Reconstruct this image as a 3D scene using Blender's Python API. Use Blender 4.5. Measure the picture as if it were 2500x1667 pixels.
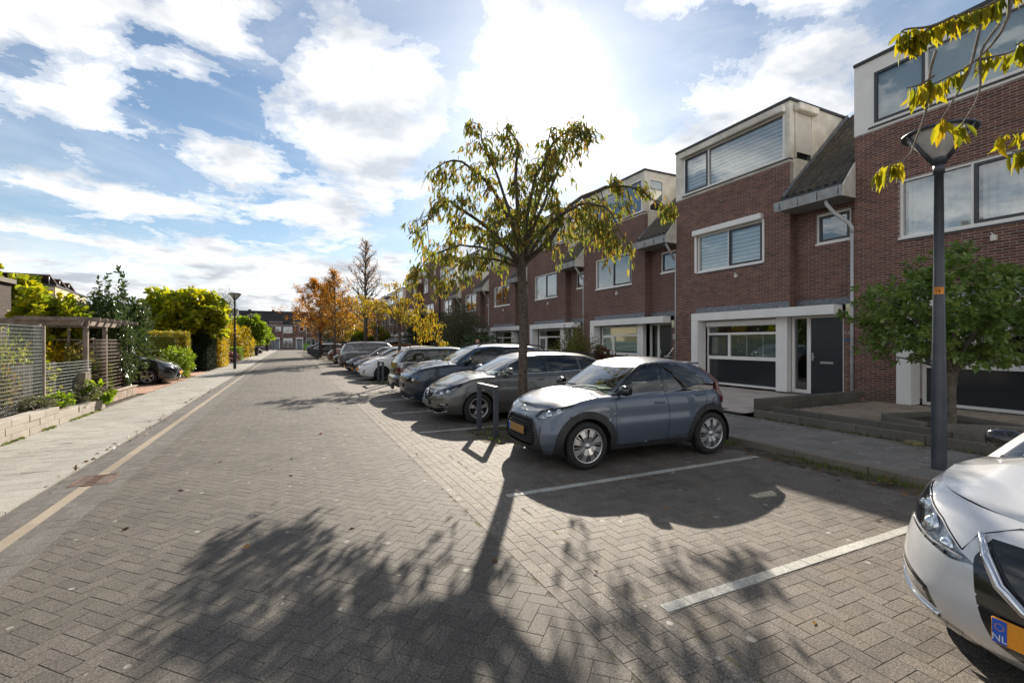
import bpy, bmesh, math, random
import numpy as np
from mathutils import Vector, Matrix, Euler, noise as mnoise
R = math.radians
rnd = random.Random(7)
rng = np.random.default_rng(7)
scene = bpy.context.scene
C = scene.collection
for o in list(bpy.data.objects):
    bpy.data.objects.remove(o)

# ------------------------------------------------------------------ camera
EYE = 1.75
YAW = math.atan(538 / 1130)
cam_d = bpy.data.cameras.new('camera')
cam = bpy.data.objects.new('camera', cam_d)
C.objects.link(cam)
cam_d.sensor_width = 36.0
cam_d.lens = 1130 / 2500 * 36
cam_d.clip_start = 0.05
cam_d.clip_end = 6000
cam.location = (0, 0, EYE)
cam.rotation_euler = (R(90), 0, -YAW)
scene.camera = cam
CA, SA = math.cos(YAW), math.sin(YAW)
def proj(x, y, z):
    cx = x * CA - y * SA; cz = x * SA + y * CA
    if cz < 0.05: return (1e9, 1e9, cz)
    return (1250 + 1130 * cx / cz, 833 + 1130 * (EYE - z) / cz, cz)
def inview(x, y, z, m=30):
    p = proj(x, y, z)
    return -m < p[0] < 2500 + m and -m < p[1] < 1667 + m

# ------------------------------------------------------------------ light
SUN_AZ, SUN_EL = 29.6, 28.3          # degrees right of the street axis (+Y), above the horizon
sun_dir = Vector((math.sin(R(SUN_AZ)) * math.cos(R(SUN_EL)), math.cos(R(SUN_AZ)) * math.cos(R(SUN_EL)), math.sin(R(SUN_EL))))
sd = bpy.data.lights.new('sun', 'SUN'); sd.energy = 2.6; sd.angle = R(0.55); sd.color = (1.0, 0.90, 0.76)
sun = bpy.data.objects.new('sun', sd); C.objects.link(sun)
sun.rotation_euler = sun_dir.to_track_quat('Z', 'Y').to_euler()
scene.view_settings.view_transform = 'Standard'
scene.view_settings.look = 'None'
scene.view_settings.gamma = 1.0
scene.view_settings.exposure = 1.86
scene.view_settings.use_curve_mapping = False
scene.cycles.max_bounces = 8
scene.cycles.transparent_max_bounces = 16
scene.cycles.caustics_reflective = False
scene.cycles.caustics_refractive = False
scene.cycles.use_denoising = True

# ------------------------------------------------------------------ node helpers
class NT:
    def __init__(s, tree): s.t = tree; s.n = tree.nodes; s.l = tree.links
    def node(s, typ, **kw):
        n = s.n.new(typ)
        for k, v in kw.items():
            if k == 'inp':
                for kk, vv in v.items():
                    if isinstance(vv, bpy.types.NodeSocket): s.l.new(vv, n.inputs[kk])
                    else: n.inputs[kk].default_value = vv
            else: setattr(n, k, v)
        return n
    def link(s, a, b): s.l.new(a, b)
    def math(s, op, a, b=None, c=None, clamp=False):
        n = s.n.new('ShaderNodeMath'); n.operation = op; n.use_clamp = clamp
        for i, v in enumerate((a, b, c)):
            if v is None: continue
            if isinstance(v, bpy.types.NodeSocket): s.l.new(v, n.inputs[i])
            else: n.inputs[i].default_value = v
        return n.outputs[0]
    def noise(s, vec, scale, detail=4, rough=0.55, dist=0.0):
        n = s.n.new('ShaderNodeTexNoise'); n.inputs['Scale'].default_value = scale
        n.inputs['Detail'].default_value = detail; n.inputs['Roughness'].default_value = rough
        n.inputs['Distortion'].default_value = dist
        if vec is not None: s.l.new(vec, n.inputs['Vector'])
        return n.outputs['Fac']
    def ramp(s, fac, stops, interp='LINEAR'):
        n = s.n.new('ShaderNodeValToRGB'); n.color_ramp.interpolation = interp
        e = n.color_ramp.elements
        while len(e) < len(stops): e.new(0.5)
        for el, (p, c) in zip(e, stops):
            el.position = p; el.color = tuple(c) + (1,) if len(c) == 3 else c
        s.l.new(fac, n.inputs[0]); return n.outputs[0]
    def mix(s, fac, a, b, blend='MIX'):
        n = s.n.new('ShaderNodeMix'); n.data_type = 'RGBA'; n.blend_type = blend
        for sock, v in ((n.inputs[0], fac), (n.inputs[6], a), (n.inputs[7], b)):
            if isinstance(v, bpy.types.NodeSocket): s.l.new(v, sock)
            else: sock.default_value = v if isinstance(v, (int, float)) else (tuple(v) + (1,) if len(v) == 3 else v)
        return n.outputs[2]
    def bump(s, h, strength=0.3, dist=0.01):
        n = s.n.new('ShaderNodeBump'); n.inputs['Strength'].default_value = strength
        n.inputs['Distance'].default_value = dist; s.l.new(h, n.inputs['Height']); return n.outputs[0]

def sRGB(r, g, b):
    f = lambda c: (c / 12.92 if c <= 0.04045 else ((c + 0.055) / 1.055) ** 2.4)
    return (f(r / 255), f(g / 255), f(b / 255))

def new_mat(name):
    m = bpy.data.materials.new(name); m.use_nodes = True
    nt = NT(m.node_tree)
    b = nt.n['Principled BSDF']
    return m, nt, b

MATS = {}
def mat(name, col, rough=0.6, metal=0.0, var=0.12, scale=6.0, bump=0.15, fine=60.0, spec=0.5, coat=0.0, var_col=None, fvar=0.06):
    """matte material: broad and fine colour noise, fine relief"""
    if name in MATS: return MATS[name]
    m, nt, b = new_mat(name)
    pos = nt.node('ShaderNodeNewGeometry').outputs['Position']
    n1 = nt.noise(pos, scale, 5, 0.6)
    n2 = nt.noise(pos, fine, 3, 0.6)
    c2 = var_col or tuple(max(0, c * (1 - 2.2 * var)) for c in col)
    c1 = tuple(min(1, c * (1 + var)) for c in col)
    base = nt.mix(nt.ramp(n1, [(0.3, (0, 0, 0)), (0.7, (1, 1, 1))]), c2, c1)
    f = nt.math('MULTIPLY_ADD', n2, fvar * 4, 1 - fvar * 2)
    v = nt.node('ShaderNodeVectorMath', operation='SCALE'); nt.link(base, v.inputs[0]); nt.link(f, v.inputs['Scale'])
    nt.link(v.outputs[0], b.inputs['Base Color'])
    b.inputs['Roughness'].default_value = rough; b.inputs['Metallic'].default_value = metal
    b.inputs['Specular IOR Level'].default_value = spec
    if coat: b.inputs['Coat Weight'].default_value = coat; b.inputs['Coat Roughness'].default_value = 0.03
    if bump: nt.link(nt.bump(n2, bump, 0.004), b.inputs['Normal'])
    MATS[name] = m
    return m

# ------------------------------------------------------------------ world: sky and clouds
w = bpy.data.worlds.new('World'); scene.world = w; w.use_nodes = True
nt = NT(w.node_tree)
for n in list(nt.n): nt.n.remove(n)
tc = nt.node('ShaderNodeTexCoord').outputs['Generated']
nrm = nt.node('ShaderNodeVectorMath', operation='NORMALIZE'); nt.link(tc, nrm.inputs[0])
D = nrm.outputs[0]
sky = nt.node('ShaderNodeTexSky', sky_type='NISHITA', sun_disc=False, sun_elevation=R(SUN_EL), sun_rotation=R(SUN_AZ))
sky.altitude = 0; sky.air_density = 1.0; sky.dust_density = 0.15; sky.ozone_density = 2.0
sep = nt.node('ShaderNodeSeparateXYZ'); nt.link(D, sep.inputs[0])
X_, Y_, Z_ = sep.outputs
zc = nt.math('MAXIMUM', Z_, 0.0)
den = nt.math('ADD', zc, 0.16)
comb = nt.node('ShaderNodeCombineXYZ')
nt.link(nt.math('DIVIDE', X_, den), comb.inputs[0]); nt.link(nt.math('DIVIDE', Y_, den), comb.inputs[1])
P = comb.outputs[0]
def off(v, o):
    n = nt.node('ShaderNodeVectorMath', operation='ADD'); nt.link(v, n.inputs[0]); n.inputs[1].default_value = o; return n.outputs[0]
n_big = nt.noise(off(P, (3.1, 1.7, 0.4)), 0.55, 3, 0.5)
n_mid = nt.noise(off(P, (0.3, 5.2, 1.1)), 2.7, 8, 0.62, 0.25)
n_fine = nt.noise(off(P, (8.3, 2.2, 4.0)), 5.5, 6, 0.65, 0.3)
az = nt.math('ARCTAN2', X_, Y_)
el = nt.math('ARCSINE', Z_)
# the larger clouds of the afternoon, by azimuth and elevation (degrees) with their radii and weight
CLOUDS = [(-20, 30, 9, 6, 0.75), (-17, 21, 6, 4.0, 0.6), (-8, 30.5, 7, 5, 0.7), (7.5, 25, 7.5, 7, 1.0), (-4, 18.5, 6, 2.4, 0.65),
          (2.5, 14.5, 7, 2.6, 0.7), (-13, 13.2, 8, 2.2, 0.65), (-25, 24, 4, 6, 0.6), (27, 33, 9, 9, 0.55), (36, 22, 7, 7, .6), (51, 21, 9, 6, 0.75), (64, 34, 12, 5, 0.75), (57, 28, 9, 3, 0.6),
          (-1, 8.0, 20, 2.6, 0.75), (26, 9, 12, 3.5, 0.6), (-15, 4.0, 22, 2.6, 0.85), (12, 3.5, 22, 3.0, 0.8), (40, 9, 20, 5, 0.6), (43, 36, 8, 4, .6), (1, 37, 9, 2.5, .35)]
acc = None
for a0, e0, ra, re, wt in CLOUDS:
    da = nt.math('MULTIPLY', nt.math('SUBTRACT', az, R(a0)), 1 / R(ra))
    de = nt.math('MULTIPLY', nt.math('SUBTRACT', el, R(e0)), 1 / R(re))
    d2 = nt.math('ADD', nt.math('MULTIPLY', da, da), nt.math('MULTIPLY', de, de))
    g = nt.math('MULTIPLY', nt.math('POWER', 2.718, nt.math('MULTIPLY', d2, -0.9)), wt)
    acc = g if acc is None else nt.math('MAXIMUM', acc, g)
# away from the street view the same sort of sky goes on, from noise alone
gen = nt.math('MULTIPLY', nt.math('SUBTRACT', n_big, 0.38), 3.0, clamp=True)
front = nt.math('MULTIPLY_ADD', nt.math('ABSOLUTE', nt.math('SUBTRACT', az, R(20))), -1 / R(20), 3.4, clamp=True)
cov = nt.math('ADD', nt.math('MULTIPLY', acc, front), nt.math('MULTIPLY', gen, nt.math('SUBTRACT', 1.0, front)))
dens = nt.math('ADD', nt.math('MULTIPLY_ADD', cov, 0.72, -0.14), nt.math('MULTIPLY', nt.math('SUBTRACT', n_mid, 0.5), 1.95))
dens = nt.math('ADD', dens, nt.math('MULTIPLY', nt.math('SUBTRACT', n_fine, 0.5), 0.75))
cmask = nt.ramp(dens, [(0.0, (0, 0, 0)), (0.09, (.45, .45, .45)), (0.3, (1, 1, 1))], 'EASE')
veil = nt.math('MULTIPLY', nt.ramp(nt.noise(off(P, (1.3, 7.2, 2.0)), 1.1, 6, 0.65, 0.6), [(0.42, (0, 0, 0)), (0.75, (1, 1, 1))]), 0.45)
cmask = nt.math('MAXIMUM', cmask, veil)
# thick parts are greyer underneath
n_sh = nt.noise(off(P, (0.3, 5.2 + 0.2, 1.1)), 2.7, 4, 0.55, 0.25)
thick = nt.math('ADD', nt.math('MULTIPLY', n_sh, 0.9), nt.math('MULTIPLY', n_fine, 0.35))
ccol = nt.ramp(thick, [(0.43, (1.0, 0.975, 0.935)), (0.78, (0.42, 0.445, 0.485))])
lowb = nt.ramp(el, [(R(2), (0.72, 0.74, 0.77)), (R(12), (1, 1, 1))])
ccol = nt.mix(1.0, ccol, lowb, 'MULTIPLY')
# forward scattering round the sun
sdn = nt.node('ShaderNodeVectorMath', operation='DOT_PRODUCT'); nt.link(D, sdn.inputs[0]); sdn.inputs[1].default_value = sun_dir
dt = nt.math('MAXIMUM', sdn.outputs['Value'], 0.0)
glow1 = nt.math('POWER', dt, 420.0); glow2 = nt.math('POWER', dt, 30.0)
cs = nt.math('ADD', nt.math('ADD', 3.45, nt.math('MULTIPLY', glow2, 0.7)), nt.math('MULTIPLY', glow1, 8.0))
vs = nt.node('ShaderNodeVectorMath', operation='SCALE'); nt.link(ccol, vs.inputs[0]); nt.link(cs, vs.inputs['Scale'])
gl = nt.node('ShaderNodeVectorMath', operation='SCALE'); gl.inputs[0].default_value = (1.0, 0.97, 0.92)
nt.link(nt.math('ADD', nt.math('MULTIPLY', glow1, 5.0), nt.math('MULTIPLY', glow2, 1.0)), gl.inputs['Scale'])
sks = nt.node('ShaderNodeVectorMath', operation='MULTIPLY'); nt.link(sky.outputs[0], sks.inputs[0]); sks.inputs[1].default_value = (0.262, 0.258, 0.246)
skyc = nt.node('ShaderNodeVectorMath', operation='ADD'); nt.link(sks.outputs[0], skyc.inputs[0]); nt.link(gl.outputs[0], skyc.inputs[1])
hz = nt.ramp(el, [(0.0, (1, 1, 1)), (R(4), (.75, .75, .75)), (R(11), (0, 0, 0))], 'EASE')
skyh = nt.mix(hz, skyc.outputs[0], (2.65, 2.66, 2.68))
final = nt.mix(nt.math('MULTIPLY', cmask, 0.97), skyh, vs.outputs[0])
bg = nt.node('ShaderNodeBackground'); nt.link(final, bg.inputs[0]); bg.inputs[1].default_value = 0.13
out = nt.node('ShaderNodeOutputWorld'); nt.link(bg.outputs[0], out.inputs[0])

# ------------------------------------------------------------------ object helpers
def link_obj(name, me, parent=None, loc=None, rot=None):
    o = bpy.data.objects.new(name, me); C.objects.link(o)
    if parent is not None: o.parent = parent
    if loc is not None: o.location = loc
    if rot is not None: o.rotation_euler = rot
    return o
def tag(o, label=None, cat=None, group=None, kind=None):
    if label: o['label'] = label
    if cat: o['category'] = cat
    if group: o['group'] = group
    if kind: o['kind'] = kind
    return o
def thing(name, label, cat, loc=(0, 0, 0), rz=0.0, group=None):
    o = bpy.data.objects.new(name, None); C.objects.link(o); o.empty_display_size = 0.2
    o.location = loc; o.rotation_euler = (0, 0, rz)
    return tag(o, label, cat, group)
def copy_tree(o, parent=None):
    c = o.copy(); C.objects.link(c)
    if parent is not None: c.parent = parent
    for ch in list(o.children): copy_tree(ch, c)
    return c

class MB:
    """collects simple solids into one mesh"""
    def __init__(s): s.v = []; s.f = []; s.mi = []; s.sm = []
    def add(s, vs, fs, mi=0, smooth=False):
        b = len(s.v); s.v.extend([tuple(p) for p in vs])
        for f in fs: s.f.append(tuple(i + b for i in f)); s.mi.append(mi); s.sm.append(smooth)
    def box(s, x0, x1, y0, y1, z0, z1, mi=0, M=None):
        if x0 > x1: x0, x1 = x1, x0
        if y0 > y1: y0, y1 = y1, y0
        if z0 > z1: z0, z1 = z1, z0
        vs = [(x0, y0, z0), (x1, y0, z0), (x1, y1, z0), (x0, y1, z0), (x0, y0, z1), (x1, y0, z1), (x1, y1, z1), (x0, y1, z1)]
        if M is not None: vs = [M @ Vector(p) for p in vs]
        s.add(vs, [(3, 2, 1, 0), (4, 5, 6, 7), (0, 1, 5, 4), (1, 2, 6, 5), (2, 3, 7, 6), (3, 0, 4, 7)], mi)
    def bbox(s, x0, x1, y0, y1, z0, z1, c=0.01, mi=0, M=None):
        """box with chamfered edges along all 12 edges (octagonal style)"""
        vs = []
        for sx, x in ((0, x0), (1, x1)):
            for sy, y in ((0, y0), (1, y1)):
                for sz, z in ((0, z0), (1, z1)):
                    dx = c if sx == 0 else -c; dy = c if sy == 0 else -c; dz = c if sz == 0 else -c
                    vs += [(x, y + dy, z + dz), (x + dx, y, z + dz), (x + dx, y + dy, z)]
        if M is not None: vs = [M @ Vector(p) for p in vs]
        def i(sx, sy, sz, k): return ((sx * 2 + sy) * 2 + sz) * 3 + k
        F = []
        F += [(i(0,0,0,0), i(0,0,1,0), i(0,1,1,0), i(0,1,0,0)), (i(1,0,0,0), i(1,1,0,0), i(1,1,1,0), i(1,0,1,0))]
        F += [(i(0,0,0,1), i(1,0,0,1), i(1,0,1,1), i(0,0,1,1)), (i(0,1,0,1), i(0,1,1,1), i(1,1,1,1), i(1,1,0,1))]
        F += [(i(0,0,0,2), i(0,1,0,2), i(1,1,0,2), i(1,0,0,2)), (i(0,0,1,2), i(1,0,1,2), i(1,1,1,2), i(0,1,1,2))]
        for a in (0, 1):
            for b_ in (0, 1):
                F.append((i(a,b_,0,0), i(a,b_,1,0), i(a,b_,1,1), i(a,b_,0,1)))
                F.append((i(a,0,b_,0), i(a,1,b_,0), i(a,1,b_,2), i(a,0,b_,2)))
                F.append((i(0,a,b_,1), i(1,a,b_,1), i(1,a,b_,2), i(0,a,b_,2)))
                for k in (0, 1): F.append((i(a,b_,k,0), i(a,b_,k,1), i(a,b_,k,2)))
        s.add(vs, F, mi)
    def prism(s, poly, ax, a0, a1, mi=0):
        """poly in the two other axes, extruded along axis ax from a0 to a1"""
        n = len(poly)
        def P(p, a):
            return (a, p[0], p[1]) if ax == 0 else (p[0], a, p[1]) if ax == 1 else (p[0], p[1], a)
        vs = [P(p, a0) for p in poly] + [P(p, a1) for p in poly]
        fs = [tuple(range(n))[::-1], tuple(range(n, 2 * n))] + [(i, (i + 1) % n, n + (i + 1) % n, n + i) for i in range(n)]
        s.add(vs, fs, mi)
    def tube(s, pts, rad, seg=8, mi=0, cap=True, smooth=True):
        pts = [Vector(p) for p in pts]; n = len(pts)
        rads = rad if isinstance(rad, (list, tuple)) else [rad] * n
        vs = []; prev = None
        for k in range(n):
            t = (pts[min(k + 1, n - 1)] - pts[max(k - 1, 0)])
            if t.length < 1e-9: t = Vector((0, 0, 1))
            t.normalize()
            if prev is None:
                a = t.cross(Vector((0, 0, 1)))
                if a.length < 1e-3: a = t.cross(Vector((1, 0, 0)))
            else:
                a = prev - t * prev.dot(t)
            a.normalize(); prev = a; b_ = t.cross(a)
            for q in range(seg):
                th = 2 * math.pi * q / seg
                vs.append(pts[k] + (a * math.cos(th) + b_ * math.sin(th)) * rads[k])
        fs = []
        for k in range(n - 1):
            for q in range(seg):
                q2 = (q + 1) % seg
                fs.append((k * seg + q, k * seg + q2, (k + 1) * seg + q2, (k + 1) * seg + q))
        s.add(vs, fs, mi, smooth)
        if cap: 
            b0 = len(s.v) - n * seg
            s.f.append(tuple(b0 + q for q in range(seg))[::-1]); s.mi.append(mi); s.sm.append(False)
            s.f.append(tuple(b0 + (n - 1) * seg + q for q in range(seg))); s.mi.append(mi); s.sm.append(False)
    def lathe(s, prof, seg=24, mi=0, M=None, smooth=True, a0=0.0, a1=2 * math.pi):
        """prof: (r, z) revolved round z"""
        full = abs(a1 - a0 - 2 * math.pi) < 1e-6
        ns = seg if full else seg + 1
        vs = []
        for (r, z) in prof:
            for q in range(ns):
                th = a0 + (a1 - a0) * q / seg
                p = Vector((r * math.cos(th), r * math.sin(th), z)); vs.append(M @ p if M is not None else p)
        fs = []
        for k in range(len(prof) - 1):
            for q in range(seg):
                q2 = (q + 1) % ns
                fs.append((k * ns + q, k * ns + q2, (k + 1) * ns + q2, (k + 1) * ns + q))
        s.add(vs, fs, mi, smooth)
    def mesh(s, name, mats):
        me = bpy.data.meshes.new(name)
        me.from_pydata([tuple(v) for v in s.v], [], s.f)
        for m in (mats if isinstance(mats, (list, tuple)) else [mats]): me.materials.append(m)
        me.polygons.foreach_set('material_index', s.mi)
        me.polygons.foreach_set('use_smooth', s.sm)
        me.update()
        return me
    def build(s, name, mats, parent=None, loc=None, rot=None):
        return link_obj(name, s.mesh(name, mats), parent, loc, rot)

def np_mesh(name, V, F, mats, tint=None, smooth=False):
    """V (n,3), F (m,k) arrays -> mesh; tint: per-face value stored as attribute"""
    me = bpy.data.meshes.new(name)
    m, k = F.shape
    me.vertices.add(len(V)); me.vertices.foreach_set('co', np.ascontiguousarray(V, dtype=np.float32).ravel())
    me.loops.add(m * k); me.loops.foreach_set('vertex_index', np.ascontiguousarray(F, dtype=np.int32).ravel())
    me.polygons.add(m)
    me.polygons.foreach_set('loop_start', np.arange(0, m * k, k, dtype=np.int32))
    me.polygons.foreach_set('loop_total', np.full(m, k, dtype=np.int32))
    me.polygons.foreach_set('use_smooth', np.full(m, bool(smooth)))
    for mm in (mats if isinstance(mats, (list, tuple)) else [mats]): me.materials.append(mm)
    if tint is not None:
        a = me.attributes.new('tint', 'FLOAT', 'FACE'); a.data.foreach_set('value', np.ascontiguousarray(tint, dtype=np.float32))
    me.update(calc_edges=True)
    return me
# ------------------------------------------------------------------ ground materials
def stone_mat(name, c_dark, c_light, moss=0.0, lichen=0.0, speck=0.5, rough=0.85, pscale=1.0, warm=None, stain=0.25, spec=0.4, lsize=.2):
    """a concrete paving stone: each piece its own tone, exposed grains, lichen spots, dirt"""
    m, nt, b = new_mat(name)
    geo = nt.node('ShaderNodeNewGeometry'); pos = geo.outputs['Position']
    at = nt.node('ShaderNodeAttribute', attribute_name='tint').outputs['Fac']
    rd = nt.node('ShaderNodeObjectInfo').outputs['Random']
    tone = nt.math('FRACT', nt.math('ADD', at, rd))
    broad = nt.noise(pos, 0.55, 4, 0.6)
    mid = nt.noise(pos, 9.0, 5, 0.65)
    grain = nt.math('ADD', nt.math('MULTIPLY', nt.noise(pos, 210.0, 2, 0.7), 0.45), nt.math('MULTIPLY', nt.noise(pos, 75.0, 3, 0.75), 0.55))
    f = nt.math('ADD', nt.math('MULTIPLY', tone, 0.30), nt.math('ADD', nt.math('MULTIPLY', broad, 0.8), nt.math('MULTIPLY', mid, 0.35)))
    col = nt.mix(nt.ramp(f, [(0.38, (0, 0, 0)), (1.1, (1, 1, 1))]), c_dark, c_light)
    if warm:
        col = nt.mix(nt.ramp(nt.noise(pos, 3.1, 4, 0.7), [(0.5, (0, 0, 0)), (0.72, (1, 1, 1))]), col, warm)
    g = nt.ramp(grain, [(0.40, (1 - speck * .85,) * 3), (0.5, (1, 1, 1)), (0.60, (1 + 1.25 * speck,) * 3)])
    col = nt.mix(1.0, col, g, 'MULTIPLY')
    if lichen > 0:
        vo = nt.node('ShaderNodeTexVoronoi', feature='F1'); vo.inputs['Scale'].default_value = 6.5 * pscale
        wob = nt.node('ShaderNodeVectorMath', operation='ADD'); nt.link(pos, wob.inputs[0])
        nn = nt.node('ShaderNodeTexNoise'); nn.inputs['Scale'].default_value = 22; nt.link(pos, nn.inputs['Vector'])
        sc = nt.node('ShaderNodeVectorMath', operation='SCALE'); nt.link(nn.outputs['Color'], sc.inputs[0]); sc.inputs['Scale'].default_value = 0.03
        nt.link(sc.outputs[0], wob.inputs[1]); nt.link(wob.outputs[0], vo.inputs['Vector'])
        sepc = nt.node('ShaderNodeSeparateColor'); nt.link(vo.outputs['Color'], sepc.inputs[0])
        size = nt.math('MULTIPLY', nt.math('POWER', sepc.outputs[0], 3.0), lsize * pscale)
        d = nt.math('SUBTRACT', size, vo.outputs['Distance'])
        sp = nt.math('MULTIPLY', nt.ramp(d, [(0.0, (0, 0, 0)), (0.02, (1, 1, 1))]), nt.math('MULTIPLY', nt.ramp(mid, [(0.35, (0.2,) * 3), (0.6, (1,) * 3)]), lichen))
        col = nt.mix(sp, col, (0.36, 0.35, 0.31))
    st_ = nt.ramp(nt.noise(pos, 0.9, 5, 0.6, 0.4), [(0.54, (0, 0, 0)), (0.68, (1, 1, 1))])
    col = nt.mix(nt.math('MULTIPLY', st_, stain), col, nt.mix(1.0, col, (0.5, 0.47, 0.45), 'MULTIPLY'))
    if moss > 0:
        mz = nt.ramp(nt.noise(pos, 1.6, 6, 0.7), [(0.52, (0, 0, 0)), (0.75, (1, 1, 1))])
        col = nt.mix(nt.math('MULTIPLY', mz, moss), col, (0.09, 0.085, 0.03))
    nt.link(col, b.inputs['Base Color'])
    b.inputs['Roughness'].default_value = rough; b.inputs['Specular IOR Level'].default_value = spec
    nt.link(nt.bump(nt.math('ADD', grain, nt.math('MULTIPLY', mid, 0.6)), 0.55, 0.005), b.inputs['Normal'])
    MATS[name] = m
    return m
M_road = stone_mat('road_paver_stone', (0.056, 0.049, 0.042), (0.116, 0.102, 0.087), moss=0.15, lichen=0.85, speck=0.75, rough=.74, spec=.34)
M_bay = stone_mat('bay_paver_stone', (0.079, 0.068, 0.059), (0.168, 0.147, 0.126), moss=0.12, lichen=1.0, speck=0.75, warm=(0.150, 0.124, 0.094), stain=0.6, rough=.74, spec=.32)
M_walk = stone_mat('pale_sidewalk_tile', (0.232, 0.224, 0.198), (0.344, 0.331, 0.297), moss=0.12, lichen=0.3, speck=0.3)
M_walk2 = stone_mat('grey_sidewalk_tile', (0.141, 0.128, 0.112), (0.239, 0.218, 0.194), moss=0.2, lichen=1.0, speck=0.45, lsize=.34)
M_kerb = stone_mat('kerb_concrete', (0.154, 0.134, 0.110), (0.250, 0.221, 0.182), moss=0.3, lichen=0.6, speck=0.35)
M_gutter = stone_mat('gutter_paver_stone', (0.066, 0.062, 0.057), (0.133, 0.122, 0.112), moss=0.2, lichen=0.3, speck=0.5)
M_sandband = stone_mat('gutter_concrete_band', (0.210, 0.169, 0.125), (0.307, 0.258, 0.194), moss=0.15, lichen=0.1, speck=0.2)
M_line = stone_mat('white_marking_paver', (0.30, 0.295, 0.27), (0.46, 0.45, 0.41), moss=0.2, lichen=0.2, speck=0.35)
M_slab = stone_mat('forecourt_slab', (0.419, 0.358, 0.302), (0.683, 0.582, 0.497), moss=0.1, lichen=0.1, speck=0.2)
M_yard = stone_mat('yard_paver_stone', (0.252, 0.198, 0.144), (0.480, 0.384, 0.288), moss=0.15, lichen=0.1, speck=0.3)
M_drive = stone_mat('drive_paver_stone', (0.30, 0.16, 0.11), (0.48, 0.30, 0.22), moss=0.1, lichen=0.1, speck=0.2)
M_block = stone_mat('stacking_block', (0.30, 0.265, 0.225), (0.42, 0.38, 0.33), moss=0.25, lichen=0.1, speck=0.2)
M_block_dk = stone_mat('weathered_stacking_block', (0.099, 0.089, 0.076), (0.174, 0.157, 0.132), moss=0.3, lichen=0.2, speck=0.3)

def joint_mat():
    m, nt, b = new_mat('joint_sand')
    pos = nt.node('ShaderNodeNewGeometry').outputs['Position']
    n1 = nt.noise(pos, 1.3, 5, 0.7); n2 = nt.noise(pos, 30, 3, 0.6)
    col = nt.mix(nt.ramp(n1, [(0.42, (0, 0, 0)), (0.62, (1, 1, 1))]), (0.06, 0.052, 0.042), (0.115, 0.11, 0.03))
    col = nt.mix(nt.ramp(n2, [(0.45, (0, 0, 0)), (0.7, (1, 1, 1))]), col, (0.15, 0.125, 0.085))
    nt.link(col, b.inputs['Base Color']); b.inputs['Roughness'].default_value = 0.95
    return m
M_joint = joint_mat()
M_earth = mat('bare_earth', (0.085, 0.062, 0.042), 0.95, var=0.4, scale=4, bump=0.8, fine=40)

def stuff(o): o['kind'] = 'stuff'; return o
def structure(o): o['kind'] = 'structure'; return o

# one ground sheet to the horizon
mb = MB(); mb.add([(-900, -300, -0.03), (900, -300, -0.03), (900, 1500, -0.03), (-900, 1500, -0.03)], [(0, 1, 2, 3)])
structure(mb.build('ground', mat('ground_soil', (0.13, 0.115, 0.085), 0.95, var=0.35, scale=0.4, bump=0.3)))

def sheet(name, x0, x1, y0, y1, z, m, parent=None):
    mb = MB(); mb.add([(x0, y0, z), (x1, y0, z), (x1, y1, z), (x0, y1, z)], [(0, 1, 2, 3)])
    return mb.build(name, m, parent)

def paver_geom(L, W, t=0.012, c=0.0016, g=0.0011):
    l, w_ = L / 2 - g, W / 2 - g
    V = np.array([(-l, -w_, -t), (l, -w_, -t), (l, w_, -t), (-l, w_, -t),
                  (-l, -w_, -c), (l, -w_, -c), (l, w_, -c), (-l, w_, -c),
                  (-l + c, -w_ + c, 0), (l - c, -w_ + c, 0), (l - c, w_ - c, 0), (-l + c, w_ - c, 0)], dtype=float)
    F = np.array([(8, 9, 10, 11), (4, 5, 9, 8), (5, 6, 10, 9), (6, 7, 11, 10), (7, 4, 8, 11), (0, 1, 5, 4), (1, 2, 6, 5), (2, 3, 7, 6), (3, 0, 4, 7)])
    return V, F

def lay(parent, part, pieces, L, W, m, top, limit=300, lab=None, rough=0.0007, t=0.012, c=0.0016, g=0.0011):
    """pieces: (x, y, angle[, L]) centres. The nearest in view become parts, the rest one stuff mesh."""
    pv, pf = paver_geom(L, W, t, c, g)
    d = []
    for p in pieces:
        q = proj(p[0], p[1], top)
        d.append((q[2] if (-40 < q[0] < 2540 and q[1] < 1720) else 1e6 + abs(p[0]) + abs(p[1])))
    order = np.argsort(d, kind='stable')
    single = [i for i in order[:limit] if d[i] < 1e6]
    sset = set(single)
    shared = np_mesh(part, pv, pf, m)
    for i in single:
        p = pieces[i]
        o = link_obj(part, shared, parent, (p[0], p[1], top + rng.normal(0, rough)), (rng.normal(0, 0.003), rng.normal(0, 0.003), p[2] + rng.normal(0, 0.006)))
    rest = [p for i, p in enumerate(pieces) if i not in sset]
    if rest:
        n = len(rest)
        A = np.array([p[2] for p in rest]) + rng.normal(0, 0.006, n)
        ca, sa = np.cos(A), np.sin(A)
        V = np.zeros((n, len(pv), 3))
        V[:, :, 0] = pv[None, :, 0] * ca[:, None] - pv[None, :, 1] * sa[:, None] + np.array([p[0] for p in rest])[:, None]
        V[:, :, 1] = pv[None, :, 0] * sa[:, None] + pv[None, :, 1] * ca[:, None] + np.array([p[1] for p in rest])[:, None]
        tilt = rng.normal(0, 0.003, (n, 2))
        V[:, :, 2] = pv[None, :, 2] + top + rng.normal(0, rough, n)[:, None] + pv[None, :, 0] * tilt[:, :1] + pv[None, :, 1] * tilt[:, 1:]
        F = (pf[None] + (np.arange(n) * len(pv))[:, None, None]).reshape(-1, 4)
        me = np_mesh(part, V.reshape(-1, 3), F, m, np.repeat(rng.random(n), len(pf)))
        stuff(link_obj(part + '_field', me, parent))

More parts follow.
